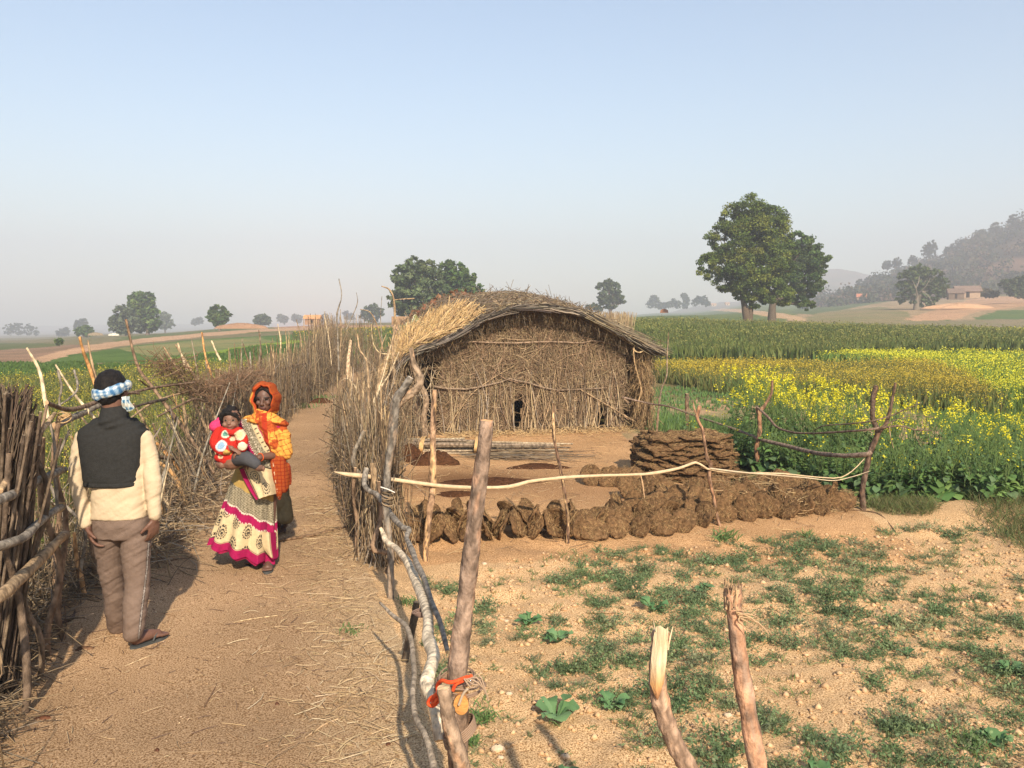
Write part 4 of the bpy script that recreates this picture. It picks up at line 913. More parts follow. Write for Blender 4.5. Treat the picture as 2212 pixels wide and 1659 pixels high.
# the tuft of straw hanging at the right corner
mb = MB(); n = 2600; c = np.array([hpix(1386 + 8 * rng.normal(), 745 + 175 * q_, -.1) for q_ in rng.random(n)]); vv = -.12 + rng.normal(size=n) * .10
p0 = Hn(c[:, 0] + .02, vv, c[:, 1]); d = np.c_[rng.normal(size=(n, 2)) * .07, -.1 - rng.random(n) * .14]
p1 = p0 + d; p1[:, 2] = np.maximum(p1[:, 2], .02)
twigs(mb, p0, p1, np.full(n, .005), np.full(n, .003), rng.normal(size=(n, 3)) * .05, cols=pal(n, (.36, .24, .12), (.26, .17, .09), (.46, .32, .17), (.17, .11, .06)))
tag(mb.build('straw_tuft', mStraw, hut), kind='stuff')
a = np.linspace(0, 5.6, 24); c = hpix(1382, 752, -.45); u_ = c[0] + np.cos(a) * .10; z_ = c[1] + np.sin(a) * .075
stick(hut, 'rope', np.array([H(x_, -.42, y_) for x_, y_ in zip(u_, z_)]), .012, (.55, .42, .25), res=30, n=5)
stick(hut, 'rope', hl_([(1368, 752), (1372, 790), (1385, 840), (1378, 870)], -.42), .011, (.42, .29, .16), n=5)
# ------------------------------------------------------------------ poles tied in a bundle before the hut
g = empty('pole_bundle', P(1000, 965, 12.6), 'bundle of long straight grey poles tied with straw on the ground before the hut', 'pole bundle')
g.location.z = 0; PARENT_INV[g.name] = Matrix.Translation(-g.location)
for k in range(46):
    r = .016 + rng.random() * .016; a = rng.random(); lay = rng.random() ** 1.3
    x0, x1 = 818 + rng.random() * 30, (1010 + rng.random() * 230 if k > 16 else 980 + rng.random() * 60)
    Y = 12.35 + rng.random() * .5; z = r + lay * .16
    p0 = np.array([P(x0, 960, Y)[0], Y, z]); p1 = np.array([P(x1, 960, Y + .1)[0], Y + .15 + rng.normal() * .05, max(r, z * (.95 if k < 16 else .7))])
    stick(g, 'pole', [p0, (p0 + p1) / 2 + [0, 0, rng.normal() * .008], p1], [r, r * .9, r * .45], pal(1, (.34, .27, .19), (.25, .20, .15), (.42, .34, .24), (.15, .12, .09))[0], n=6, res=6, capcol=(.5, .4, .27))
for x in (910, 1027):
    mb = MB()
    for k in range(6):
        a = np.linspace(0, 6.4, 20); c = P(x + k * 1.5, 958, 12.6); c[2] = .11; tube(mb, c + np.stack([np.sin(a) * .01, np.cos(a) * .30, np.sin(a) * .115], 1), .008, n=5, col=(.55, .36, .16))
    mb.build('straw_tie', mStraw, g)
n = 90; mb = MB(); p0 = np.c_[P(1060, 960, 12.4)[0] + rng.normal(size=n) * .25, 12.2 + rng.normal(size=n) * .22, np.full(n, .02)]; p1 = p0 + np.c_[.7 + rng.random(n) * .5, -.2 + rng.normal(size=n) * .2, rng.random(n) * .04 - .005]
twigs(mb, p0, p1, np.full(n, .007), np.full(n, .003), rng.normal(size=(n, 3)) * .04, K=6, cols=pal(n, *TWD)); o = mb.build('loose_twigs', mTwig); recenter(o, (P(1100, 960, 12.2)[0], 12.2, 0)); tag(o, 'thin dark twigs strewn on the yard floor at the end of the pole bundle', 'twigs', kind='stuff')

# ------------------------------------------------------------------ dung cakes
mDung = M('dung', (.58, .55, .52), (1.55, 1.48, 1.38), 38, .95, .8, 60, attr=True, spec=.03, lo=.34, hi=.70, bdist=.015)
def cake_mesh(seed, r=.135, th=.017):
    g = np.random.default_rng(seed); mb = MB(); na, nr = 26, 6; ph = g.random(6) * 6.28
    a = np.arange(na) / na * 2 * math.pi; out = 1 + .11 * np.sin(2 * a + ph[0]) + .07 * np.sin(3 * a + ph[1]) + .035 * np.sin(7 * a + ph[2]) + g.normal(size=na) * .018
    V = []; 
    for sgn in (1, -1):
        for k in range(nr):
            f = (k + 1) / nr; rr = r * out * f; dome = th * (1 - f ** 4) * (.6 if sgn > 0 else .35) + .004
            z = sgn * dome + (g.normal(size=na) * .005) + (.012 * np.sin(2 * a + ph[3]) + .010 * np.sin(3 * a + ph[4])) * f * f
            if k == nr - 1: z = z if sgn > 0 else z - .006
            V.append(np.stack([np.cos(a) * rr, np.sin(a) * rr, z], 1))
    V = np.concatenate(V); Q = []
    for sidx in (0, 1):
        o = sidx * nr * na
        for k in range(nr - 1):
            for j in range(na):
                q = (o + k * na + j, o + k * na + (j + 1) % na, o + (k + 1) * na + (j + 1) % na, o + (k + 1) * na + j); Q.append(q[::-1] if sidx == 0 else q)
    for j in range(na): Q.append(((nr - 1) * na + j, (nr - 1) * na + (j + 1) % na, (2 * nr - 1) * na + (j + 1) % na, (2 * nr - 1) * na + j)[::-1])
    mb.add(V, Q, c=(.135, .082, .043)); mb.add([(0, 0, th * .6), (0, 0, -th * .35)], c=(.135, .082, .043)); c0 = len(V)
    mb.T.append(np.array([(j, (j + 1) % na, c0) for j in range(na)] + [(nr * na + (j + 1) % na, nr * na + j, c0 + 1) for j in range(na)]))
    # straws pressed into the dung
    n = 150; th_ = g.random(n) * 6.28; rr = np.sqrt(g.random(n)) * r * .95; s = np.where(g.random(n) < .75, 1, -1); c = np.stack([np.cos(th_) * rr, np.sin(th_) * rr, s * (th * .55 * (1 - (rr / r) ** 4) + .006)], 1)
    d = np.c_[g.normal(size=(n, 2)) * .022, g.normal(size=n) * .006]; twigs(mb, c - d, c + d, np.full(n, .0019), np.full(n, .001), np.zeros((n, 3)), K=2, cols=np.array([(.36, .25, .13)] * n))
    me = mb.mesh('dung_cake'); me.materials.append(mDung); return me
CK = [cake_mesh(50 + i) for i in range(7)]
def cake(p, rot, s, label, group):
    o = bpy.data.objects.new('dung_cake', CK[rng.integers(7)]); COL.objects.link(o); o.location = [float(q) for q in p]; o.rotation_mode = 'XYZ'
    o.rotation_euler = rot; o.scale = (s, s, s * (1 + .2 * rng.random())); return tag(o, label, 'dung cake', group)
def lean(x, y, yaw, tilt, s, label, group, z0=0.0):
    """a cake standing on its rim, tilted back by tilt from upright; yaw 0 faces the camera"""
    r = .14 * s; z = float(height(x, y)) + z0 + r * math.cos(tilt) + .004
    m = Matrix.Rotation(yaw, 3, 'Z') @ Matrix.Rotation(R(90) - tilt, 3, 'X') @ Matrix.Rotation(rng.random() * 6.28, 3, 'Z')
    return cake((x, y, z - .012), m.to_euler('XYZ'), s, label, group)
ORD = 'first second third fourth fifth sixth seventh eighth ninth tenth eleventh twelfth thirteenth fourteenth fifteenth'.split()
# left part: propped in pairs like small tents
xs = np.linspace(-.88, .68, 11)
for i, x in enumerate(xs):
    Y = 7.62 + .01 * i + rng.normal() * .04; lab = 'dung cake in the %s propped pair from the left' % ORD[i]; s = .98 + rng.random() * .12
    lean(x, Y, rng.normal() * .3 + 1.12 * (-1) ** i, R(20 + rng.random() * 14), s, lab + ', front side', 'dung cakes propped in pairs')
    lean(x + .13 * (-1) ** i, Y + .13, math.pi + 1.0 * (-1) ** i + rng.normal() * .3, R(24), s, lab + ', rear side', 'dung cakes propped in pairs')
    if i % 3 != 1: lean(x + .07, Y + .36 + .05 * rng.random(), math.pi * .45 + rng.normal() * .5, R(18), s * .95, 'dung cake standing behind the %s propped pair from the left' % ORD[i], 'dung cakes propped in pairs')
# right part: rows leaning on one another
rows = 7; cnt = 0
for k in range(rows):
    xa, xb = .72 + .10 * k + (.02 if k < 4 else .25), 3.42 - .05 * k; y0 = 7.62 + .25 * k
    nn = int((xb - xa) / .20)
    for i in range(nn):
        x = xa + (xb - xa) * i / (nn - 1) + rng.normal() * .02; Y = y0 + .40 * (x - .7) * (1 - .08 * k) + rng.normal() * .035
        if k >= 5 and x < 1.9 and x > 1.3: continue
        lab = 'dung cake leaning in the %s row of the large group, %s from its left end' % (['front', 'second', 'third', 'fourth', 'fifth', 'sixth', 'rearmost'][k], ORD[i])
        lean(x, Y, -.5 + rng.normal() * .65, R(12 + rng.random() * 28), .80 + rng.random() * .26, lab, 'dung cakes leaning in rows', z0=.02 * (k > 0))
for n_, (x, Y) in enumerate([(.95, 10.1), (1.15, 10.05), (1.33, 10.0), (1.5, 9.85), (1.45, 10.1), (1.62, 9.6), (1.3, 9.35), (1.52, 9.4), (1.45, 9.1), (1.7, 9.2)]):
    lean(x, Y, rng.normal() * .3, R(26), 1.0, '%s dung cake of the loose cluster left of the cake stack' % ORD[n_], 'dung cakes beside the stack')
# the stack
SX0, SX1, SY0, SY1 = 1.71, 2.68, 10.35, 11.25
for L_ in range(11):
    z = .03 + L_ * .049; o_ = (L_ % 2) * .10; ins = max(0, L_ - 7) * .035; fr = []
    for k_, x in enumerate(np.arange(SX0 + ins + o_ * .7, SX1 - ins + .01, .205)): fr.append((x, SY0 + ins * .6, '%s flat dung cake from the left, front of the %s layer of the stack' % (ORD[k_], ORD[L_])))
    for k_, y in enumerate(np.arange(SY0 + .22, SY1, .24)): fr += [(SX0 + ins, y, '%s flat dung cake back on the left side, %s layer of the stack' % (ORD[k_], ORD[L_])), (SX1 - ins, y, '%s flat dung cake back on the right side, %s layer of the stack' % (ORD[k_], ORD[L_]))]
    if L_ in (4, 8): fr += [(x, y, '%s flat dung cake inside the %s layer of the stack, row %s' % (ORD[a_], ORD[L_], ORD[b_])) for a_, x in enumerate(np.arange(SX0 + .2, SX1 - .1, .22)) for b_, y in enumerate((SY0 + .3, SY0 + .55, SY0 + .8))][:12]
    if L_ == 10: fr += [(x, y, '%s flat dung cake lying on the top of the stack, %s row from the front' % (ORD[a_], ORD[b_ + 1])) for a_, x in enumerate(np.arange(SX0 + .2, SX1 - .1, .22)) for b_, y in enumerate((SY0 + .25, SY0 + .5))]
    for x, y, lab in fr:
        _l = 'flat dung cake %s, in the %s layer up of the stack' % (('at the back' if y > SY0 + .3 else 'on the front face') + (' left end' if x < SX0 + .2 else ' right end' if x > SX1 - .2 else ' left of centre' if x < 2.15 else ' middle' if x < 2.4 else ' right of centre'), ORD[L_])
        cake((x + rng.normal() * .018, y + rng.normal() * .02, z + rng.normal() * .006 + float(height(x, y))), (R(90) * 0 + rng.normal() * .10 + .10, rng.normal() * .09, rng.random() * 6.28) if False else (Matrix.Rotation(rng.normal() * .07 + (.12 if y < SY0 + .1 else 0), 3, 'X') @ Matrix.Rotation(rng.normal() * .09, 3, 'Y') @ Matrix.Rotation(rng.random() * 6.28, 3, 'Z')).to_euler('XYZ'), 1.0 + rng.random() * .12, lab, 'flat dung cakes in the stack')
# fresh dung and crumbs on the yard floor
def heap(name, x, y, rx, ry, h, label, cat, group=None, col=(.075, .035, .018), rot=0.0):
    mb = MB(); nr, na = 9, 30; a = np.arange(na) / na * 6.283; V = []
    for k in range(nr):
        f = (k + 1) / nr; o = 1 + .18 * np.sin(3 * a + x * 9) + .10 * np.sin(5 * a + y * 7) + rng.normal(size=na) * .04
        dx, dy = np.cos(a) * rx * f * o, np.sin(a) * ry * f * o
        V.append(np.stack([x + dx * math.cos(rot) - dy * math.sin(rot), y + dx * math.sin(rot) + dy * math.cos(rot), h * (1 - f ** 2.2) * (.8 + .4 * rng.random(na)) - .006 * (k == nr - 1)], 1))
    V = np.concatenate(V); V[:, 2] += height(V[:, 0], V[:, 1]); Q = [(k * na + j, (k + 1) * na + j, (k + 1) * na + (j + 1) % na, k * na + (j + 1) % na) for k in range(nr - 1) for j in range(na)]
    mb.add(np.vstack([V, [[x, y, h + float(height(x, y))]]]), Q, [(j, (j + 1) % na, nr * na) for j in range(na)], c=col); o = mb.build(name, mDung); recenter(o, (x, y, float(height(x, y)))); return tag(o, label, cat, group)
heap('dung_heap', -1.05, 11.6, .34, .22, .16, 'dark heap of fresh dung at the left end of the pole bundle', 'dung heap')
heap('dung_heap', -1.45, 11.9, .2, .2, .2, 'small black dung heap against the fence in the yard corner', 'dung heap')
heap('dung_heap', -.35, 10.25, .7, .26, .05, 'wide flat smear of brown dung on the yard floor', 'dung heap', rot=.15)
heap('dung_heap', .35, 11.3, .4, .22, .04, 'flat brown dung patch behind the thick near post', 'dung heap', rot=.1)
heap('dung_heap', -.6, 9.55, .3, .12, .04, 'thin dung patch just behind the peeled pole', 'dung heap')
heap('dung_heap', G(695, 869)[0], G(695, 869)[1], .26, .24, .10, 'black cow dung pat lying alone on the far path', 'dung pat')
heap('dung_pat', *G(182, 1402)[:2], .055, .035, .012, 'flat dry dung flake on the path near the man\'s sandal', 'dung pat', col=(.13, .075, .045), rot=.3)
heap('dung_pat', *G(95, 1549)[:2], .038, .018, .012, 'small dark oblong dung lump on the path at lower left', 'dung pat', col=(.11, .05, .03), rot=.2)
for x, y, l in [(340, 1190 + 440, 'tiny dark dung crumb near the bottom edge of the path'), (838, 1635, 'small round dung pellet at the foot of the near fence'), (598, 1518, 'small dark dung pellet in the middle of the path')]:
    heap('dung_pat', *G(x, y)[:2], .012, .01, .012, l, 'dung pat', col=(.09, .045, .03))
# ------------------------------------------------------------------ trees
def crown(mb, lobes, Y, leaf, N, cols, flat=1.0, clump=.32, shell=.5):
    """lobes: (x, y, radius in px, depth offset in radii)"""
    cs = []; rs = []; vs = []
    for x, y, r, dz in lobes:
        c = P(x, y, Y); rw = r * Y / FPX; c[1] += dz * rw; cs.append(c); rs.append(rw); vs.append(rw ** 2)
    vs = np.array(vs) / sum(vs); dark = []
    for c, r, v in zip(cs, rs, vs):
        nc = max(6, int(48 * (r / max(rs)) ** 1.5)); d = rng.normal(size=(nc, 3)); d /= np.linalg.norm(d, axis=1)[:, None]
        rad = r * (shell + (1.04 - shell) * rng.random(nc) ** .6); cc = c + d * rad[:, None] * [1, .9, flat]
        cr = np.minimum(r * clump * (.5 + .7 * rng.random(nc)), 60 * Y / FPX); n = int(N * v); k = rng.integers(0, nc, n)
        e = rng.normal(size=(n, 3)); e /= np.linalg.norm(e, axis=1)[:, None]; e *= (cr[k] * rng.random(n) ** .7)[:, None] * [1.15, 1.15, .7]
        base = pal(nc, *cols, j=.16); p = cc[k] + e; p = p[p[:, 2] > -90]
        leaves(mb, p, leaf * (.6 + .8 * rng.random(len(p))), base[k] * (.85 + .3 * rng.random((len(p), 1))), up=.5)
    return cs, rs
def tree(label, foot, Y, lobes, leaf, N, cols, trunk=None, tr=.25, group='trees', bark=(.16, .125, .10), name='tree', limbs=None, stem2=None, **kw):
    b = P(foot[0], foot[1], Y); b[2] = min(b[2], float(height(b[0], b[1]))) if Y < 400 and foot[0] < 1900 else b[2]
    t = empty(name, b, label, 'tree' if name != 'bush' else 'bush', group)
    mb = MB(); cs, rs = crown(mb, lobes, Y, leaf, N, cols, **kw); mb.build('crown', mLeaf, t)
    mb = MB(); fork = np.array([b[0], b[1], b[2] + .35 * (np.mean([c[2] for c in cs]) - b[2])]) if trunk is None else P(trunk[-1][0], trunk[-1][1], Y)
    path = [b - [0, 0, .3]] + ([P(x, y, Y) for x, y in trunk] if trunk else [fork])
    tube(mb, path if len(path) > 2 else [path[0], (path[0] + path[1]) / 2 + [tr * .3, 0, 0], path[1]], [tr * 1.25, tr, tr * .8], n=8, col=bark, res=8, rough=.1)
    if stem2: q_ = [P(x, y, Y) for x, y in stem2]; tube(mb, [q_[0] - [0, 0, .5]] + q_, [tr * 1.2, tr * 1.1, tr * .9, tr * .7, tr * .4], n=8, col=bark, res=10, rough=.1)
    for c, r in zip(cs, rs):
        m = (fork + c) / 2 + rng.normal(size=3) * r * .12 + [0, 0, -r * .1]; tube(mb, [fork - [0, 0, .2], m, c], [tr * .55, tr * .35, tr * .12], n=6, col=bark, res=9, rough=.1)
        for k in range(3):
            d = rng.normal(size=3); d /= np.linalg.norm(d); tube(mb, [m, (m + c) / 2 + d * r * .35, c + d * r * .8], [tr * .22, tr * .14, tr * .05], n=5, col=bark, res=6)
    mb.build('trunk', mBark, t)
    if limbs:
        mb = MB()
        for px, r in limbs: tube(mb, [P(x, y, Y - r_) for x, y, r_ in px], [r, r * .6, r * .3], n=5, col=(.26, .235, .20), res=10)
        mb.build('bare_limb', mBark, t)
    return t
GA = [(.135, .185, .033), (.095, .14, .026), (.20, .225, .042), (.07, .11, .024)]
GB = [(.085, .145, .035), (.062, .108, .028), (.12, .175, .04)]
GC = [(.07, .10, .042), (.055, .078, .035), (.09, .115, .05)]
GG = [(.11, .145, .08), (.09, .115, .068), (.13, .16, .09)]
tree('large broad leafy tree standing in the green field, left and front of its pair', (1616, 702), 82,
     [(1622, 468, 42, 0), (1585, 478, 34, .3), (1665, 485, 40, .2), (1562, 515, 30, 0), (1618, 520, 50, -.4), (1680, 530, 36, 0), (1558, 565, 34, -.2), (1532, 575, 26, 0), (1600, 580, 50, -.5), (1655, 575, 46, -.4), (1690, 575, 26, .2), (1570, 610, 26, 0), (1625, 622, 32, -.4), (1665, 625, 34, -.3), (1690, 640, 24, -.2), (1642, 650, 24, 0), (1595, 628, 20, .1)],
     .135, 85000, GA, trunk=[(1612, 680), (1606, 650), (1600, 615)], tr=.30, stem2=[(1619, 700), (1621, 675), (1626, 640), (1640, 600)], group='pair of large field trees', bark=(.12, .09, .065), clump=.38, shell=.45)
tree('dark green tree behind and right of the large field tree', (1667, 684), 97,
     [(1722, 525, 26, 0), (1745, 540, 26, 0), (1708, 560, 36, 0), (1757, 568, 30, -.2), (1776, 560, 14, 0), (1735, 595, 38, -.3), (1765, 598, 20, 0), (1700, 610, 30, .3), (1755, 622, 20, 0), (1728, 640, 22, -.1), (1752, 652, 13, 0), (1700, 645, 16, 0), (1738, 662, 10, 0)],
     .16, 48000, GB + [(.07, .10, .03)], trunk=[(1668, 668), (1672, 648)], tr=.42, group='pair of large field trees', bark=(.12, .095, .07), clump=.35, shell=.45)
tree('yellow green low tree clump hanging between the two field trees', (1712, 668), 93, [(1722, 655, 15, 0), (1740, 652, 12, 0), (1730, 642, 12, 0)], .22, 1500, [(.15, .15, .035), (.12, .13, .035)], tr=.1, group='small trees near the field pair') if False else None
tree('greyish green half of the big tree group behind the hut roof', (893, 705), 108,
     [(893, 583, 26, 0), (915, 590, 28, 0), (870, 598, 22, 0), (935, 600, 20, 0), (895, 620, 40, -.3), (865, 640, 22, 0), (930, 630, 34, -.2), (885, 655, 32, -.4), (925, 662, 30, -.2), (860, 665, 18, 0)],
     .34, 12000, [(.105, .145, .062), (.082, .115, .05), (.13, .165, .07)], tr=.45, group='tree group behind the hut', clump=.32)
tree('dark green right half of the tree group behind the hut roof', (985, 705), 112,
     [(966, 590, 26, 0), (990, 590, 20, 0), (1005, 602, 22, 0), (950, 615, 26, 0), (985, 625, 36, -.3), (1018, 625, 26, 0), (1010, 650, 30, -.2), (960, 650, 32, -.3), (1035, 640, 14, 0), (1046, 645, 9, 0), (1040, 660, 16, 0)],
     .34, 11000, GB, tr=.45, group='tree group behind the hut', clump=.30)
tree('tall dark green tree of the left pair beyond the dirt road', (318, 718), 175, [(300, 648, 20, 0), (318, 650, 17, 0), (308, 670, 24, -.3), (292, 662, 16, 0), (325, 690, 20, -.2), (335, 700, 12, 0), (310, 700, 20, 0), (330, 678, 12, 0)], .52, 4200, GB, tr=.4, group='left tree pair', clump=.34)
tree('grey green spreading tree left of the tall dark one', (272, 718), 172, [(262, 678, 18, 0), (280, 682, 17, 0), (250, 695, 14, 0), (272, 700, 20, -.2), (292, 703, 16, 0), (243, 706, 10, 0), (262, 708, 15, 0)], .50, 3600, GG, tr=.3, group='left tree pair', clump=.32)
tree('hazy rounded tree just right of the left pair', (356, 712), 330, [(355, 685, 12, 0), (350, 697, 14, 0), (363, 700, 12, 0)], .8, 900, GG, tr=.3, group='hazy far trees')
tree('small round dark tree alone on the field edge beside the earth bank', (473, 701), 150, [(474, 674, 14, 0), (462, 683, 14, 0), (486, 684, 13, 0), (474, 690, 15, -.2), (460, 672, 8, 0)], .44, 2600, GB, tr=.25, group='small far trees', clump=.3)
tree('low round hazy tree right of the small dark tree', (567, 704), 270, [(560, 692, 11, 0), (574, 692, 11, 0), (567, 688, 10, 0)], .7, 900, GC, tr=.25, group='small far trees')
tree('dark rounded tree between the path end and the tree group', (805, 692), 250, [(808, 666, 11, 0), (800, 674, 13, 0), (818, 674, 10, 0), (788, 680, 11, 0), (806, 682, 14, 0)], .65, 1500, GC, tr=.3, group='small far trees')
tree('grey leafy tree with an open crown right of the hut peak', (1318, 672), 205, [(1316, 614, 12, 0), (1302, 624, 13, 0), (1328, 622, 12, 0), (1316, 634, 18, 0), (1338, 640, 10, 0), (1344, 650, 7, 0), (1300, 645, 12, 0), (1322, 652, 14, 0), (1308, 658, 10, 0)], .55, 2600, [(.08, .11, .052), (.062, .085, .042), (.1, .13, .06)], tr=.5, group='small far trees', clump=.33)
tree('low dark shrubs at the foot of the grey leafy tree', (1280, 676), 200, [(1272, 666, 7, 0), (1284, 663, 8, 0), (1294, 666, 7, 0)], .5, 500, GC, tr=.1, group='low far bushes', name='bush')
tree('wide dark tree with pale bare limbs on the sandy bank at the right', (1979, 672), 175,
     [(1972, 588, 17, 0), (1992, 586, 15, 0), (2008, 592, 15, 0), (1958, 602, 17, 0), (1988, 608, 24, .2), (2022, 600, 17, 0), (2036, 612, 14, 0), (2018, 622, 20, 0), (1955, 622, 17, 0), (1978, 632, 20, .1), (2006, 640, 18, 0), (1950, 640, 13, 0), (1998, 655, 11, 0), (1948, 650, 8, 0), (2012, 652, 10, 0), (1970, 648, 10, 0)],
     .45, 5200, [(.085, .12, .042), (.065, .095, .036), (.11, .145, .05)], trunk=[(1980, 655), (1983, 635)], tr=.55, group='trees by the right bank', clump=.32, bark=(.2, .17, .13),
     limbs=[([(1982, 640, 1), (1978, 622, 2.5), (1971, 606, 3)], .17), ([(1986, 632, 1), (2000, 618, 2.5), (2010, 600, 3)], .15), ([(1990, 628, 1), (2006, 640, 3), (2012, 652, 3)], .13), ([(1978, 622, 2.5), (1984, 610, 3), (1986, 596, 3)], .18)])
tree('dark dense tree cut by the right edge beyond the sandy bank', (2200, 642), 190, [(2185, 618, 16, 0), (2205, 612, 18, 0), (2225, 615, 18, 0), (2195, 626, 16, 0), (2215, 628, 18, 0), (2240, 625, 16, 0), (2168, 612, 9, 0)], .5, 3600, GC, tr=.3, group='trees by the right bank')
tree('round dark bush left of the tiled farmhouse', (2040, 640), 195, [(2036, 634, 9, 0), (2046, 630, 8, 0), (2030, 637, 6, 0)], .45, 600, GC, tr=.1, group='low far bushes', name='bush')
tree('brownish thicket right of the tiled farmhouse', (2130, 642), 195, [(2122, 632, 9, 0), (2135, 634, 10, 0), (2150, 636, 8, 0)], .45, 600, [(.11, .09, .05), (.085, .075, .04)], tr=.1, group='low far bushes', name='bush')
tree('dark low bush near the dirt road at far left', (180, 722), 190, [(172, 716, 9, 0), (188, 715, 11, 0), (180, 712, 8, 0), (196, 718, 7, 0)], .5, 900, GB, tr=.15, group='low far bushes', name='bush')
tree('small green bush on the bank beside the dirt road', (128, 742), 95, [(125, 738, 6, 0), (131, 737, 5, 0)], .25, 260, GB, tr=.05, group='low far bushes', name='bush')
# hazy trees far away: one by one
HZ = [('dark hazy hedge tree at the far left edge', 500, [(20, 712, 12), (38, 710, 13), (58, 712, 12), (74, 716, 9)], 728), ('hazy tree left of the bush by the dirt road', 420, [(172, 700, 10), (180, 697, 9), (168, 706, 9)], 716),
      ('pale hazy tree in the valley at far left', 480, [(132, 718, 8), (142, 716, 8)], 728), ('pale hazy tree right of the earth bank', 520, [(606, 688, 8), (614, 690, 8)], 702), ('pale hazy tree left of the orange roofed hut', 540, [(636, 687, 7), (644, 689, 8)], 702),
      ('pale hazy round tree beside the orange roofed hut', 520, [(702, 686, 8), (692, 689, 7)], 700), ('faint hazy tree above the far fence', 540, [(750, 680, 8), (758, 684, 8)], 698), ('hazy trees left of the small dark round tree', 560, [(430, 693, 7), (420, 696, 6)], 706),
      ('round grey hazy tree first of the four beyond the crest', 520, [(1412, 647, 9), (1416, 655, 9), (1405, 657, 8)], 668), ('low hazy bush tree beside the round grey one', 520, [(1436, 660, 6), (1428, 662, 6)], 668), ('wide low hazy tree, second of the four beyond the crest', 500, [(1454, 655, 8), (1464, 658, 8), (1446, 659, 6)], 668),
      ('tall thin hazy tree, third of the four beyond the crest', 520, [(1478, 640, 6), (1482, 648, 7), (1480, 658, 8)], 668), ('dark oval hazy tree, last of the four beyond the crest', 480, [(1510, 648, 9), (1520, 649, 9), (1502, 654, 8), (1526, 655, 7)], 664), ('hazy tree at the foot of the far hill', 560, [(1798, 652, 8), (1806, 650, 9)], 664), ('faint hazy tree right of the far ridge', 620, [(1780, 650, 7)], 662)]
for lab, Y, lb, fy in HZ:
    tree(lab, (lb[0][0], max(l_[1] + l_[2] * .9 for l_ in lb)), Y, [(x, y, r, 0) for x, y, r in lb], Y * .0022, 520, [(.06, .08, .045), (.045, .062, .038)], tr=.12, group='hazy far trees')
for i, (x, y, r, lab) in enumerate([(2012, 528, 10, 'tall dark tree breaking the skyline of the hill'), (2005, 540, 12, 'dense tree under the tall skyline tree'), (1972, 560, 8, 'round skyline tree left of the tall one'), (1938, 565, 8, 'paired skyline tree, right one'), (1916, 570, 8, 'paired skyline tree, left one'), (1858, 612, 8, 'dark tree low on the hill edge'), (1873, 608, 7, 'small tree beside the low dark hill tree'),
                              (2050, 540, 9, 'skyline tree right of the tall one'), (2082, 525, 9, 'skyline tree in the middle of the slope'), (2115, 505, 9, 'flat skyline tree on the upper slope'), (2150, 490, 9, 'skyline tree near the right edge'), (2190, 472, 10, 'highest skyline tree at the right edge'), (1890, 600, 7, 'small skyline tree at the hill foot')]):
    Y = 455 if x > 1900 else 430
    tree(lab, (x, y + r * 1.8), Y, [(x, y, r, 0), (x - r * .5, y + r * .6, r * .8, 0), (x + r * .5, y + r * .7, r * .8, 0)], .8, 420, [(.045, .06, .028), (.035, .048, .024)], tr=.2, group='trees on the hill skyline')
# the scrub wood covering the hillside
mb = MB(); Vh = HILL; ny, nx = Vh.shape[:2]; n = 1900; j = (rng.random(n) ** .8 * (ny * .66)).astype(int); i = rng.integers(0, nx, n); pos = Vh[j, i] + np.c_[rng.normal(size=(n, 2)) * 3, np.zeros(n)]
dens = fbm(pos[:, 0], pos[:, 1], 35) > .36; pos = pos[dens]
for p in pos:
    r = 1.8 + rng.random() * 2.6; bare = rng.random() < .3; m = 46 if not bare else 18
    e = rng.normal(size=(m, 3)); e /= np.linalg.norm(e, axis=1)[:, None]; e *= r * rng.random((m, 1)) ** .4 * [1, 1, .8]
    c = pal(1, *([(.14, .095, .065), (.11, .08, .055)] if bare else [(.045, .06, .028), (.035, .048, .024), (.06, .07, .035), (.08, .075, .045)]), j=.3)
    leaves(mb, p + [0, 0, r * .6 + .5] + e, np.full(m, .95), np.repeat(c, m, 0) * (.85 + .3 * rng.random((m, 1))))
tag(mb.build('scrub_wood', mLeaf), 'scrubby half bare woodland covering the hillside at the right', 'woodland', kind='stuff')
# dry reeds behind the hut, right
mb = MB(); n = 420; x = 1240 + rng.random(n) * 125; Y = 30 + rng.random(n) * 5; p0 = np.array([P(a, 690, b) for a, b in zip(x, Y)]); p0[:, 2] = height(p0[:, 0], p0[:, 1]); p1 = p0 + np.c_[rng.normal(size=(n, 2)) * .12, .45 + rng.random(n) * .55]
top = np.array([P(a, 672 + 8 * rng.random(), b)[2] for a, b in zip(x, Y)]); p1[:, 2] = np.maximum(top, p0[:, 2] + .3)
twigs(mb, p0, p1, np.full(n, .016), np.full(n, .008), rng.normal(size=(n, 3)) * .06, cols=pal(n, (.50, .38, .22), (.36, .26, .15), (.28, .2, .12)))
tag(mb.build('dry_reeds', mStraw), 'stand of dry maize stalks behind the right slope of the hut roof', 'dry stalks', kind='stuff')

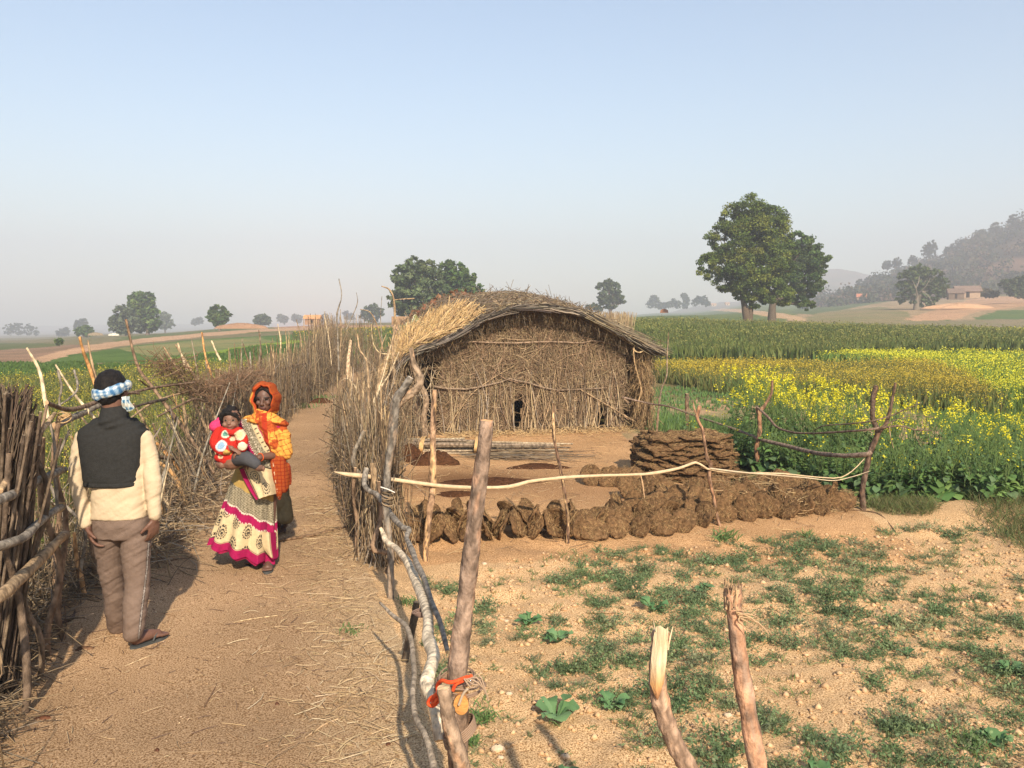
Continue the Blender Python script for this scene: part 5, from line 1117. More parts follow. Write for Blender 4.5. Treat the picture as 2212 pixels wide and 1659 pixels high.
# ------------------------------------------------------------------ far houses
def house(label, x, y, Y, wpx, hpx, roofc, wallc, rot=.3, rise=.5, group='far farm buildings', deep=.6):
    b = P(x, y, Y); k = Y / FPX; w_, h_ = wpx * k, hpx * k; t = empty('farm_house', b, label, 'house', group)
    c, s = math.cos(rot), math.sin(rot); d = w_ * deep
    def q(u, v, z): return (b[0] + u * c - v * s, b[1] + u * s + v * c, b[2] + z)
    zw = h_ * (1 - rise); o = .08 * w_
    mb = MB(); v = [q(-w_ / 2, 0, -.5), q(w_ / 2, 0, -.5), q(w_ / 2, d, -.5), q(-w_ / 2, d, -.5), q(-w_ / 2, 0, zw), q(w_ / 2, 0, zw), q(w_ / 2, d, zw), q(-w_ / 2, d, zw), q(-w_ / 2, d / 2, h_ * .95), q(w_ / 2, d / 2, h_ * .95)]
    mb.add(v, [(0, 1, 5, 4), (1, 2, 6, 5), (2, 3, 7, 6), (3, 0, 4, 7)], [(4, 7, 8), (5, 6, 9)], c=wallc); mb.build('wall', M('mud_wall', (.85, .85, .85), (1.1, 1.1, 1.1), 2, .95, .3, 9, attr=True), t, smooth=False)
    mb = MB(); th = .12; R_ = [q(-w_ / 2 - o, -o, zw - .1), q(w_ / 2 + o, -o, zw - .1), q(w_ / 2 + o, d / 2, h_), q(-w_ / 2 - o, d / 2, h_), q(-w_ / 2 - o, d + o, zw - .1), q(w_ / 2 + o, d + o, zw - .1)]
    R2 = [(a[0], a[1], a[2] + th) for a in R_]
    mb.add(R2 + R_, [(0, 1, 2, 3), (3, 2, 5, 4), (0, 6, 7, 1), (1, 7, 8, 2), (2, 8, 11, 5), (5, 11, 10, 4), (4, 10, 9, 3), (3, 9, 6, 0), (6, 9, 8, 7), (9, 10, 11, 8)], c=roofc); mb.build('roof', M('roof_tile', (.75, .75, .75), (1.2, 1.2, 1.2), 4, .9, .5, 14, attr=True), t, smooth=False)
    mb = MB(); mb.add([q(-w_ * .1, -.03, -.3), q(w_ * .05, -.03, -.3), q(w_ * .05, -.03, zw * .8), q(-w_ * .1, -.03, zw * .8)], [(0, 1, 2, 3)], c=(.03, .025, .02)); mb.build('door', MATS['mud_wall'], t, smooth=False)
    return t
house('long brown tiled farmhouse on the bank under the hill', 2092, 640, 192, 46, 22, (.20, .14, .11), (.36, .26, .18), rot=-.25)
house('lower wing of the tiled farmhouse, dark walled', 2066, 642, 190, 30, 18, (.16, .115, .09), (.15, .11, .08), rot=-.25)
house('small hut with a bright orange roof at the foot of the wooded hill', 1862, 648, 300, 20, 13, (.45, .17, .09), (.34, .24, .17), rot=-.4)
house('orange roofed shed on the field crest above the far fence', 674, 694, 120, 32, 12, (.52, .27, .13), (.30, .18, .11), rot=.02, deep=.5)
for x, y, w_, l in [(1542, 660, 10, 'tiny pale house left of the three in the haze'), (1572, 658, 9, 'tiny house in the middle of the three in the haze'), (1608, 657, 10, 'tiny house right of the three, beside the large tree')]:
    house(l, x, y, 560, w_, 4.5, (.42, .28, .2), (.5, .4, .32), rot=.1)
# shed roof and pinkish wall peeking out behind the hut
house('low brown thatched shed with a pinkish mud wall behind the hut', 866, 704, 30, 34, 13, (.30, .19, .11), (.52, .33, .22), rot=.15, rise=.35)
# a pale tarpaulin in the far field, earth banks
def blob(name, x, y, Y, rx, h, label, cat, col, dy=.6, seed=0, group=None, kind=None):
    c = P(x, y, Y); k = Y / FPX; mb = MB(); na, nr = 40, 8; a = np.arange(na) / na * 6.283; V = []
    for q_ in range(nr):
        f = (q_ + 1) / nr; o = 1 + .2 * np.sin(2 * a + seed) + .12 * np.sin(5 * a + seed * 2)
        V.append(np.stack([c[0] + np.cos(a) * rx * k * f * o, c[1] + np.sin(a) * rx * k * dy * f * o, c[2] + h * k * (1 - f ** 1.8) * (.8 + .35 * rng.random(na)) - .25 * (q_ == nr - 1)], 1))
    V = np.concatenate(V); mb.add(np.vstack([V, [[c[0], c[1], c[2] + h * k]]]), [(i * na + j, (i + 1) * na + j, (i + 1) * na + (j + 1) % na, i * na + (j + 1) % na) for i in range(nr - 1) for j in range(na)], [(j, (j + 1) % na, nr * na) for j in range(na)], c=col)
    o = mb.build(name, ground_mat()); return tag(recenter(o, c), label, cat, group, kind)
blob('earth_bank', 520, 706, 118, 48, 8, 'bare reddish earth bank on the crest right of the small dark tree', 'earth bank', (.30, .185, .115), .3, 1, kind='structure')
blob('earth_bank', 2075, 664, 170, 70, 9, 'sandy eroded bank below the farmhouse', 'earth bank', (.46, .29, .17), .25, 3, kind='structure')
blob('earth_bank', 1435, 671, 95, 10, 4, 'small red earth mound on the crest', 'earth bank', (.34, .16, .09), .4, 5, kind='structure')
blob('earth_bank', 205, 722, 165, 16, 4, 'pale rocky mound by the dirt road', 'earth bank', (.24, .19, .12), .4, 6, kind='structure')
blob('tarpaulin', 246, 722, 150, 10, 2, 'pale sheet spread on the ground below the left tree pair', 'tarpaulin', (.62, .60, .50), .3, 2)
# ------------------------------------------------------------------ crops and weeds
def scat(n, poly):      # n random points inside an outline (x, y) in metres
    poly = np.asarray(poly, float); lo, hi = poly.min(0), poly.max(0); out = []
    while sum(map(len, out)) < n:
        p = lo + (hi - lo) * rng.random((n * 2, 2)); out.append(p[inpoly(p[:, 0], p[:, 1], poly)])
    return np.concatenate(out)[:n]
def scat_d(n, outline, Y0, Y1, near=1.0):   # n points between two depths inside an outline seen from the path
    out = []; tot = 0
    while tot < n:
        Y = Y0 + (Y1 - Y0) * rng.random(n) ** near; xm, xM = min(p[0] for p in outline), max(p[0] for p in outline); c = xm + (xM - xm) * rng.random(n)
        X = (c - 1106) / FPX * Y; z = height(X, Y); px, py = proj(np.stack([X, Y, z], -1)); px = px + (fbm(X, Y, 1.6) - .5) * 70; py = py + (fbm(X + 20, Y, 2.2) - .5) * 22 * np.clip(30 / Y, .35, 1.6); k = inpoly(px, py, outline); out.append(np.stack([X, Y], 1)[k]); tot += k.sum()
        if tot == 0 and len(out) > 20: break
    return np.concatenate(out)[:n]
YF = [(.80, .70, .03), (.70, .62, .03), (.86, .78, .07)]
GRN = [(.12, .21, .06), (.085, .165, .05), (.16, .25, .07), (.12, .19, .085)]
# tall mustard beside the yard: stems, broad lower leaves, flower heads
def mustard(mb, ml, mf, xy, hmin, hmax, nf, lsz=.16, flower=1.0, nl=9):
    n = len(xy); z = height(xy[:, 0], xy[:, 1]); Hh = hmin + (hmax - hmin) * rng.random(n)
    p0 = np.c_[xy, z]; ln = rng.normal(size=(n, 2)) * .10; p1 = p0 + np.c_[ln * Hh[:, None], Hh]
    twigs(mb, p0, p1, np.full(n, .006), np.full(n, .003), rng.normal(size=(n, 3)) * .04, cols=pal(n, (.13, .20, .07), (.16, .22, .08)))
    m = 4; b0 = np.repeat(p0 + (p1 - p0) * .55, m, 0); d = np.c_[rng.normal(size=(n * m, 2)) * .16, .30 + rng.random(n * m) * .25] * np.repeat(Hh, m)[:, None]
    br = b0 + (np.repeat(p1 - p0, m, 0)) * (rng.random((n * m, 1)) * .25); e = br + d; e[:, 2] = np.minimum(e[:, 2], np.repeat(p1[:, 2], m) + .05)
    twigs(mb, br, e, np.full(n * m, .0035), np.full(n * m, .002), rng.normal(size=(n * m, 3)) * .03, cols=pal(n * m, (.19, .28, .08), (.15, .24, .08)))
    # flower heads
    tips = np.vstack([e, p1]); keep = rng.random(len(tips)) < flower; tips = tips[keep]; t = np.repeat(tips, nf, 0) + rng.normal(size=(len(tips) * nf, 3)) * [.020, .020, .030]
    leaves(mf, t, .016 + rng.random(len(t)) * .014, pal(len(t), *YF), up=.8, long=1.0)
    # leaves: large low, small high
    q = nl; f = rng.random(n * q); c = np.repeat(p0, q, 0) + np.repeat(p1 - p0, q, 0) * (f ** 1.3 * .85)[:, None]; sz = lsz * (1.15 - f) * (.6 + .7 * rng.random(n * q))
    a = rng.random(n * q) * 6.283; dr = np.stack([np.cos(a), np.sin(a), np.full(n * q, .12)], 1)
    lobed(ml, c + [0, 0, .02], dr, sz, pal(n * q, *GRN, j=.2), .55)
def lobed(mb, c, dr, L, cols, droop=.5):
    """broad wavy-edged leaves, each a midrib with seven rim points and a droop"""
    n = len(c)
    if n == 0: return
    side = np.cross(dr, [0, 0, 1.]); side /= np.linalg.norm(side, axis=1)[:, None] + 1e-9; side = side + rng.normal(size=(n, 3)) * .25
    t = np.array([0, .25, .45, .62, .8, 1.0]); wd = np.array([.03, .16, .30, .27, .33, .05])
    V = np.zeros((n, 6, 3, 3)); 
    for i in range(6):
        mid = c + dr * (L * 1.25 * t[i])[:, None]; mid[:, 2] += L * (.35 * math.sin(t[i] * 2.2) - droop * t[i] ** 2)
        w_ = (L * wd[i] * (1 + .4 * rng.normal(size=n)))[:, None]; up = np.c_[np.zeros((n, 2)), L * .07 * (1 + rng.normal(size=n) * .6)] * (wd[i] > .1)
        V[:, i, 0] = mid - side * w_ + up; V[:, i, 1] = mid; V[:, i, 2] = mid + side * w_ + up
    s, i, j = np.meshgrid(np.arange(n), np.arange(5), np.arange(2), indexing='ij'); o = s * 18 + i * 3 + j
    mb.add(V.reshape(-1, 3), np.stack([o, o + 1, o + 4, o + 3], -1).reshape(-1, 4), c=np.repeat(cols, 18, axis=0))
ms, ml, mf = MB(), MB(), MB()
MU = [(3.2, 12.4), (3.25, 11.7), (3.55, 10.9), (3.85, 10.1), (4.4, 9.5), (5.2, 9.0), (9.5, 8.8), (9.5, 12.5), (6.5, 15.0), (4.6, 16.0), (3.9, 14.6)]
xy = scat(820, MU); k = (xy[:, 0] > 4.9) & (rng.random(len(xy)) < .35); xy = xy[~k]
tall = np.clip((xy[:, 1] - 9.6) / 2.5, 0, 1)
mustard(ms, ml, mf, xy[xy[:, 0] < 4.9], .75, 1.3, 18, .15, .46, 16); mustard(ms, ml, mf, xy[xy[:, 0] >= 4.9], .55, 1.0, 14, .15, .25, 16)
ed = scat(420, [(2.5, 12.3), (3.05, 11.4), (3.45, 10.6), (3.75, 9.85), (4.3, 9.2), (5.0, 8.7), (9.5, 8.4), (9.5, 9.2), (5.3, 9.4), (4.2, 10.2), (3.4, 11.5), (2.7, 12.8)])
mustard(ms, ml, mf, ed, .35, .65, 6, .15, .06, 22)
g = empty('mustard_crop', (4.5, 10, 0), 'tall flowering mustard plants growing beside the yard, broad leaves below yellow flowers', 'mustard plants'); g['kind'] = 'stuff'
def stuff(mb, name, mat, label, cat):
    return tag(mb.build(name, mat), label, cat, kind='stuff')
COL.objects.unlink(g); bpy.data.objects.remove(g)
stuff(ms, 'mustard_stems', mCrop, 'thin green stems of the tall mustard beside the yard', 'mustard plants')
stuff(ml, 'mustard_leaves', mCrop, 'broad green leaves of the tall mustard beside the yard', 'mustard plants')
stuff(mf, 'mustard_flowers', M('petal', (1, 1, 1), attr=True, rough=.6, trans=.35), 'bright yellow flower heads of the tall mustard beside the yard', 'mustard plants')
def field(name, label, pts, h0, h1, wd, cols, ftip=None, nb=5, fsz=.05, fn=2, lean=.2, cat='crop'):
    n = len(pts); mb = MB(); p = np.repeat(np.c_[pts, height(pts[:, 0], pts[:, 1])], nb, 0); N = len(p); spread = (h1 * .28); p[:, :2] += rng.normal(size=(N, 2)) * spread
    sc = np.repeat(np.clip(np.hypot(pts[:, 0], pts[:, 1]) / 26, .6, 5), nb)
    hh = (h0 + (h1 - h0) * rng.random(N)) * (.8 + .4 * fbm(p[:, 0], p[:, 1], 2.2)); d = np.c_[rng.normal(size=(N, 2)) * lean, np.ones(N)]; d /= np.linalg.norm(d, axis=1)[:, None]
    cc = pal(N, *cols, j=.2) * (.7 + .6 * fbm(p[:, 0], p[:, 1], 3.0))[:, None]; blades(mb, p, d, hh, wd * sc * (.6 + .8 * rng.random(N)), np.full(N, .12), cc)
    if ftip is not None:
        k = rng.random(N) < ftip[0] * np.clip(2.2 * fbm(p[:, 0] + 7, p[:, 1], ftip[2]) - .35, .05, 1.4); t = p[k] + d[k] * hh[k][:, None] * (.85 + .25 * rng.random((k.sum(), 1)))
        t = np.repeat(t, fn, 0) + rng.normal(size=(k.sum() * fn, 3)) * fsz * 1.2; leaves(mb, t, fsz * np.repeat(sc[k], fn) * (.6 + .8 * rng.random(len(t))), pal(len(t), *ftip[1]), up=.8, long=1.0)
    return tag(mb.build(name, mCrop), label, cat, kind='stuff')
YO = [(.50, .38, .04), (.38, .29, .05), (.60, .45, .05)]
# brownish yellow mustard behind the corner of the hut
field('mustard_field', 'fading yellow brown mustard field right of the hut', scat_d(9000, [(1400, 820), (1440, 776), (1600, 778), (1780, 772), (1900, 790), (2000, 815), (2080, 850), (2150, 900), (2000, 880), (1800, 865), (1560, 850)], 14, 30, .8), .35, .62, .035, [(.15, .17, .05), (.20, .18, .06), (.11, .15, .045)], (.62, YO, 3.0), 5, .030, 2)
field('mustard_field', 'bright yellow flowering field at the right middle', scat_d(11000, [(1770, 780), (1820, 768), (1960, 762), (2300, 764), (2700, 770), (2700, 980), (2300, 940), (2212, 905), (2100, 862), (2000, 820), (1880, 788)], 13, 42, .8), .32, .55, .035, [(.16, .24, .05), (.12, .20, .045)], (.58, [(.66, .63, .04), (.58, .58, .04), (.74, .68, .05)], 3.0), 4, .032, 3)
field('green_field', 'dense green crop field with faint yellow tips across the middle distance', scat_d(15000, [(1330, 700), (1400, 676), (1560, 680), (1700, 702), (1900, 698), (2100, 706), (2212, 714), (2600, 720), (2600, 762), (2212, 765), (1940, 768), (1840, 776), (1600, 778), (1440, 776), (1400, 740)], 28, 78, .9), .55, .85, .06, [(.115, .15, .036), (.15, .17, .045), (.09, .125, .03)], (.22, [(.26, .25, .06), (.22, .22, .06)], 4.0), 5, .035, 2)
field('mustard_field', 'thin strip of yellow flowers at the far right edge of the green field', scat_d(1500, [(2060, 705), (2212, 702), (2500, 702), (2500, 730), (2212, 728), (2120, 715)], 55, 80, .9), .4, .6, .05, [(.16, .22, .05)], (.9, YF, 6.0), 3, .05, 3)
field('crop_rows', 'low green crop strip behind the post by the cake stack', scat_d(1200, [(1400, 935), (1400, 892), (1480, 880), (1600, 890), (1700, 935), (1640, 960)], 11.4, 17, .9), .08, .24, .02, GRN, None, 6)
field('crop_rows', 'sparse low seedlings in the sandy patch right of the hut', scat_d(420, [(1400, 880), (1420, 820), (1560, 845), (1640, 870), (1600, 890)], 15, 24, .9), .05, .14, .03, GRN, None, 6)
field('grass_patch', 'short bright green grass beyond the mustard at the right', scat_d(5200, [(2020, 900), (2160, 885), (2212, 900), (2600, 900), (2600, 1080), (2212, 1060), (2080, 980)], 9.5, 18, .9), .12, .3, .02, [(.10, .19, .04), (.13, .22, .05)], None, 6)
field('grass_patch', 'tangled dull grass on the bank behind the forked corner post', scat([tuple(G(x, y)[:2]) for x, y in [(1885, 1085), (1960, 1075), (2030, 1100), (2000, 1120), (1900, 1108)]] and 260, [tuple(G(x, y)[:2]) for x, y in [(1885, 1085), (1960, 1075), (2030, 1100), (2000, 1120), (1900, 1108)]]), .06, .18, .007, [(.13, .16, .05), (.20, .17, .08), (.10, .14, .045)], None, 10, lean=.9)
field('grass_patch', 'dull weedy grass growing on the bank at the right edge', scat(520, [tuple(G(x, y)[:2]) for x, y in [(2080, 1075), (2212, 1080), (2330, 1100), (2330, 1200), (2212, 1180), (2120, 1130)]]), .06, .22, .008, [(.12, .15, .05), (.20, .17, .08), (.09, .13, .045)], None, 9, lean=.7)
# left fields
field('low_mustard', 'low yellowing mustard growing behind the left fence', scat_d(8500, [(-300, 860), (0, 835), (200, 815), (400, 795), (600, 775), (760, 760), (760, 800), (620, 830), (480, 900), (330, 1010), (0, 1250), (-300, 1300)], 5.5, 34, 1.0), .18, .42, .03, [(.10, .13, .035), (.13, .15, .04), (.17, .16, .06)], (.60, [(.56, .45, .05), (.44, .35, .06), (.68, .58, .06)], 2.5), 5, .024, 2)
field('green_field', 'smooth green wheat field left of the path fence', scat_d(6000, [(-300, 850), (0, 842), (150, 828), (330, 812), (560, 790), (760, 765), (900, 760), (900, 720), (760, 722), (620, 742), (430, 775), (250, 790), (0, 790), (-300, 790)], 18, 60, .9), .15, .28, .06, [(.075, .13, .03), (.09, .15, .035)], None, 4)
field('green_field', 'green crop on the crest beyond the fence end', scat_d(4200, [(640, 712), (800, 700), (1000, 694), (1280, 692), (1280, 760), (1000, 770), (860, 790), (760, 745), (640, 735)], 30, 85, .9), .35, .6, .07, [(.09, .13, .035), (.12, .15, .045)], (.2, YO, 5.0), 4, .05, 1)

# ---- the near field: feathery weeds, grass tufts, broad leaves
FP = [(-.2, 2.0), (1.0, 1.6), (4.5, 2.6), (7.5, 5.5), (5.5, 8.0), (3.6, 8.1), (1.8, 7.6), (.4, 7.35), (-.7, 6.6), (-.45, 4.5), (-.2, 3.2)]
def weed(mb, xy, size, cols, n=22):
    N = len(xy); p = np.repeat(np.c_[xy, height(xy[:, 0], xy[:, 1])], n, 0); s = np.repeat(size, n); a = rng.random(N * n) * 6.283; e = rng.random(N * n) * .75 + .12
    d = np.stack([np.cos(a) * np.cos(e), np.sin(a) * np.cos(e), np.sin(e)], 1); L = s * (.5 + .6 * rng.random(N * n)); cc = np.repeat(pal(N, *cols, j=.2), n, 0) * (.8 + .4 * rng.random((N * n, 1)))
    p[:, :2] += rng.normal(size=(N * n, 2)) * s[:, None] * .25
    twigs(mb, p, p + d * L[:, None], np.full(N * n, .0012), np.full(N * n, .0008), np.zeros((N * n, 3)), K=2, cols=cc)
    m = 7; f = np.tile(np.linspace(.3, 1, m), N * n); pp = np.repeat(p, m, 0) + np.repeat(d * L[:, None], m, 0) * f[:, None] + rng.normal(size=(N * n * m, 3)) * (np.repeat(s, m) * .055)[:, None]
    leaves(mb, pp, np.repeat(s, m) * .085 * (.5 + .8 * rng.random(len(pp))), np.repeat(cc, m, 0), up=.7, long=2.0)
xy = scat(1900, FP); dn = fbm(xy[:, 0], xy[:, 1], .9); den = dn + .16 * np.clip((xy[:, 0] - .4) / 2, -.4, 1) - .14 * (xy[:, 1] > 6.6); k = den > .50; xw = xy[k]
mb = MB(); weed(mb, xw, .05 + .09 * rng.random(len(xw)) * np.clip(den[k] * 1.6, .5, 1.3), [(.15, .215, .10), (.18, .25, .11), (.22, .245, .13), (.13, .195, .085)], 24)
xz = scat(420, FP); weed(mb, xz, .025 + .03 * rng.random(len(xz)), [(.17, .26, .10), (.22, .25, .12)], 12)
tag(mb.build('feathery_weeds', mCrop), 'feathery green weeds scattered over the bare tilled soil', 'weeds', kind='stuff')
mb = MB(); xg = scat(700, FP); xg = xg[fbm(xg[:, 0] + 3, xg[:, 1], 1.1) > .48]; n = 12; p = np.repeat(np.c_[xg, height(xg[:, 0], xg[:, 1])], n, 0); N = len(p); p[:, :2] += rng.normal(size=(N, 2)) * .018; d = np.c_[rng.normal(size=(N, 2)) * .5, np.ones(N)]; d /= np.linalg.norm(d, axis=1)[:, None]
blades(mb, p, d, .04 + rng.random(N) * .08, np.full(N, .004), np.full(N, .4), pal(N, (.11, .19, .06), (.15, .21, .07), (.22, .21, .10)))
tag(mb.build('grass_blades', mCrop), 'thin grass blades growing between the weeds of the near field', 'grass', kind='stuff')
# clods and pebbles
mb = MB(); xc = scat(9500, FP); s = .006 + .022 * rng.random(len(xc)) ** 3; s[:60] = .02 + .022 * rng.random(60)
oct_ = np.array([[1, 0, 0], [0, 1, 0], [-1, 0, 0], [0, -1, 0], [0, 0, 1], [0, 0, -1.]]); tri = np.array([(0, 1, 4), (1, 2, 4), (2, 3, 4), (3, 0, 4), (1, 0, 5), (2, 1, 5), (3, 2, 5), (0, 3, 5)])
def rocks(mb, xy, s, cols, flat=.65):
    N = len(xy); V = (oct_[None] * (1 + rng.normal(size=(N, 6, 1)) * .25)) @ np.eye(3) ; a = rng.random(N) * 6.28
    x = V[..., 0] * np.cos(a)[:, None] - V[..., 1] * np.sin(a)[:, None]; y = V[..., 0] * np.sin(a)[:, None] + V[..., 1] * np.cos(a)[:, None]; V = np.stack([x, y, V[..., 2] * flat], -1) * s[:, None, None] + np.c_[xy, height(xy[:, 0], xy[:, 1])][:, None] + [0, 0, 1] * (s * .25)[:, None, None]
    mb.add(V.reshape(-1, 3), t=(tri[None] + np.arange(N)[:, None, None] * 6).reshape(-1, 3), c=np.repeat(cols, 6, 0))
rocks(mb, xc, s, pal(len(xc), (.50, .325, .17), (.46, .29, .155), (.56, .37, .21)))
xp = scat(2600, [(-2.2, 2.4), (-.2, 2.2), (-.5, 4), (-1.2, 6.8), (-2.3, 11), (-3.9, 11), (-3.2, 6.5), (-2.7, 4.4)]); rocks(mb, xp, .0025 + .006 * rng.random(len(xp)) ** 2, pal(len(xp), (.20, .12, .075), (.14, .085, .055), (.58, .44, .29), (.40, .26, .15), w=[.35, .2, .15, .3]), .5)
tag(mb.build('soil_clods', mTwig), 'small clods and crumbs of dry soil in the near field', 'soil clods', kind='stuff')
def stone(x, y, r, lab, col=(.55, .42, .29)):
    c = G(x, y); bm = MB(); na, nr = 12, 7; a = np.arange(na) / na * 6.283; V = []
    for i in range(nr):
        ph = math.pi * (i + .5) / nr; V.append(np.stack([np.cos(a) * math.sin(ph) * r * (1 + .2 * np.sin(2 * a + x)), np.sin(a) * math.sin(ph) * r * .8, np.full(na, math.cos(ph) * r * .7)], 1) * (1 + rng.normal(size=(na, 1)) * .06))
    V = np.concatenate(V) + [c[0], c[1], float(height(c[0], c[1])) + r * .3]; bm.add(V, [(i * na + j, (i + 1) * na + j, (i + 1) * na + (j + 1) % na, i * na + (j + 1) % na) for i in range(nr - 1) for j in range(na)], [(0, j + 1, j) for j in range(1, na - 1)] + [((nr - 1) * na, (nr - 1) * na + j, (nr - 1) * na + j + 1) for j in range(1, na - 1)], c=col)
    o = bm.build('stone', M('stone', (.8, .8, .8), (1.1, 1.1, 1.1), 20, .9, .5, 60, attr=True)); recenter(o, (c[0], c[1], float(height(c[0], c[1])))); tag(o, lab, 'stone', 'loose stones')
for a in [(1075, 1605, .03, 'rounded tan stone low in the field, right of the bottom log'), (1082, 1622, .014, 'small white pebble below the rounded tan stone'), (1222, 1610, .022, 'pale stone near the bottom, left of the split post'), (1573, 1535, .02, 'sunlit stone beside the right stout post'), (1100, 1485, .018, 'brown stone right of the red cloth'),
          (1094, 1325, .016, 'grey round pebble right of the thick post in the weeds'), (1046, 1208, .022, 'pale clod in front of the propped cakes'), (1308, 1410, .02, 'light clod in the middle of the field'), (2130, 1640, .025, 'pale stone at the lower right corner'), (1860, 1655, .022, 'sandy stone at the bottom right of the stout post'), (1300, 1256, .015, 'small white stone above the fallen stick'), (957, 1365, .01, 'tiny pebble by the near fence')]:
    stone(*a)
# broad-leaved plants one by one
def broad(x, y, s, nl, lab, az=None):
    s *= .6; nl += 4
    c = G(x, y); c[2] = float(height(c[0], c[1])); a = (np.arange(nl) / nl * 6.283 + rng.random(nl)) if az is None else np.array(az); mb = MB(); e = .35 + rng.random(nl) * .4
    dr = np.stack([np.cos(a) * np.cos(e), np.sin(a) * np.cos(e), np.sin(e)], 1); lobed(mb, np.repeat(c[None], nl, 0) + dr * s * .25, dr, s * (.8 + .4 * rng.random(nl)), pal(nl, (.13, .25, .10), (.17, .30, .13), (.10, .21, .085), j=.1), .35)
    p0 = np.repeat(c[None], nl, 0); twigs(mb, p0, p0 + dr * s * .45, np.full(nl, .003), np.full(nl, .002), np.zeros((nl, 3)), cols=pal(nl, (.2, .3, .14)))
    o = mb.build('leafy_weed', mCrop); recenter(o, c); tag(o, lab, 'weed', 'broad leaved weeds')
broad(1200, 1530, .15, 7, 'large serrated leafy weed in the middle of the near field'); broad(1320, 1505, .11, 7, 'round leaved weed right of the large serrated one'); broad(1140, 1335, .12, 8, 'leafy weed with long leaves right of the thick post'); broad(1205, 1370, .12, 8, 'leafy weed beside a tall one behind the field centre')
broad(1410, 1310, .13, 5, 'upright long leaved weed below the cake rows'); broad(1520, 1270, .10, 8, 'low leafy weed left of the frayed post'); broad(1420, 1405, .08, 5, 'small leafy weed behind the split post'); broad(2150, 1580, .1, 6, 'broad leaved weed at the lower right'); broad(1760, 1660, .09, 5, 'pale leafy weed right of the stout post at the bottom'); broad(2180, 1440, .10, 6, 'leafy weed near the right edge of the field'); broad(1960, 1400, .07, 5, 'small leafy weed in the right of the field'); broad(1230, 1655, .08, 6, 'leafy weed at the bottom edge of the field')
# grass tufts one by one
def tuft(x, y, n, L, lab, cols=((.10, .19, .06), (.14, .22, .07)), w_=.006, sp=.03, z=None):
    c = G(x, y); c[2] = float(height(c[0], c[1])); mb = MB(); p = c + np.c_[rng.normal(size=(n, 2)) * sp, np.zeros(n)]; d = np.c_[rng.normal(size=(n, 2)) * .55, np.ones(n)]; d /= np.linalg.norm(d, axis=1)[:, None]
    blades(mb, p, d, L * (.5 + .6 * rng.random(n)), np.full(n, w_), np.full(n, .45), pal(n, *cols)); o = mb.build('grass_tuft', mCrop); recenter(o, c); return tag(o, lab, 'grass tuft', 'grass tufts')
tuft(1565, 1158, 70, .22, 'bright grass tuft at the foot of the twisted post', w_=.009, sp=.05); tuft(1680, 1160, 50, .12, 'round grass tuft in front of the right cakes', sp=.06); tuft(1740, 1150, 50, .15, 'spiky grass tuft right of the round one', w_=.008); tuft(878, 1300, 90, .12, 'green grass tuft behind the pale crooked branch', sp=.05); tuft(1035, 1530, 120, .13, 'bright grass tuft right of the red cloth', sp=.05); tuft(1020, 1600, 40, .14, 'thin grass below the bright tuft', sp=.015); tuft(765, 1375, 70, .06, 'small green tuft on the straw at the path edge', sp=.04)
tuft(2095, 1590, 150, .12, 'large soft grass tuft in the lower right', sp=.07); tuft(1850, 1240, 40, .1, 'grass tuft high in the right of the field'); tuft(2060, 1265, 30, .14, 'spiky light tuft near the right bank', w_=.006); tuft(685, 862, 150, .2, 'weeds at the foot of the far fence beside the path', sp=.25, w_=.02)['kind'] = 'stuff'; tuft(640, 880, 120, .2, 'green weeds along the fence foot behind the woman', sp=.25, w_=.02)['kind'] = 'stuff'
mb = MB(); c = G(768, 1388); n = 60; leaves(mb, c + np.c_[rng.normal(size=(n, 2)) * .035, rng.random(n) * .03], np.full(n, .012), pal(n, (.13, .05, .13), (.20, .09, .18), (.08, .04, .06))); o = mb.build('purple_weed', mCrop); recenter(o, c); tag(o, 'small purple flowered weed on the straw beside the path', 'weed')

# ---- straw and twigs strewn about
mb = MB(); n = 1900; Y = 2.0 + rng.random(n) ** 1.3 * 7.5; X = xright(Y) - .02 - np.abs(rng.normal(size=n)) * .34 + .3 * rng.random(n) - .1; a = rng.random(n) * 3.14; L = .02 + rng.random(n) ** 2 * .09
c = np.c_[X, Y]; d = np.stack([np.cos(a), np.sin(a)], 1) * L[:, None]; p0 = np.c_[c - d, height(c[:, 0], c[:, 1]) + .006 + rng.random(n) * .012]; p1 = np.c_[c + d, height(c[:, 0], c[:, 1]) + .006 + rng.random(n) * .012]
twigs(mb, p0, p1, np.full(n, .0022), np.full(n, .0014), rng.normal(size=(n, 3)) * .02, K=4, cols=pal(n, (.62, .46, .26), (.48, .34, .18), (.34, .23, .13), (.70, .56, .36), w=[.25,.3,.35,.1]))
n = 1500; Y = 2.0 + rng.random(n) ** 1.2 * 12; X = xleft(Y) + (xright(Y) - xleft(Y)) * rng.random(n); a = rng.random(n) * 3.14; L = .008 + rng.random(n) ** 3 * .06; c = np.c_[X, Y]; d = np.stack([np.cos(a), np.sin(a)], 1) * L[:, None]; h_ = height(c[:, 0], c[:, 1]) + .005
twigs(mb, np.c_[c - d, h_], np.c_[c + d, h_ + .003], np.full(n, .0024), np.full(n, .0016), rng.normal(size=(n, 3)) * .006, K=3, cols=pal(n, (.55, .40, .23), (.22, .14, .085), (.15, .09, .06), (.40, .27, .15)))
n = 1700; c = scat(n, [(-1.2, 7.3), (.8, 7.35), (3.4, 8.2), (3.9, 9.4), (2.9, 11), (2.6, 14.5), (-1.8, 14.2), (-2.1, 11)]); a = rng.random(n) * 3.14; L = .015 + rng.random(n) ** 2 * .11; d = np.stack([np.cos(a), np.sin(a)], 1) * L[:, None]; h_ = height(c[:, 0], c[:, 1]) + .006
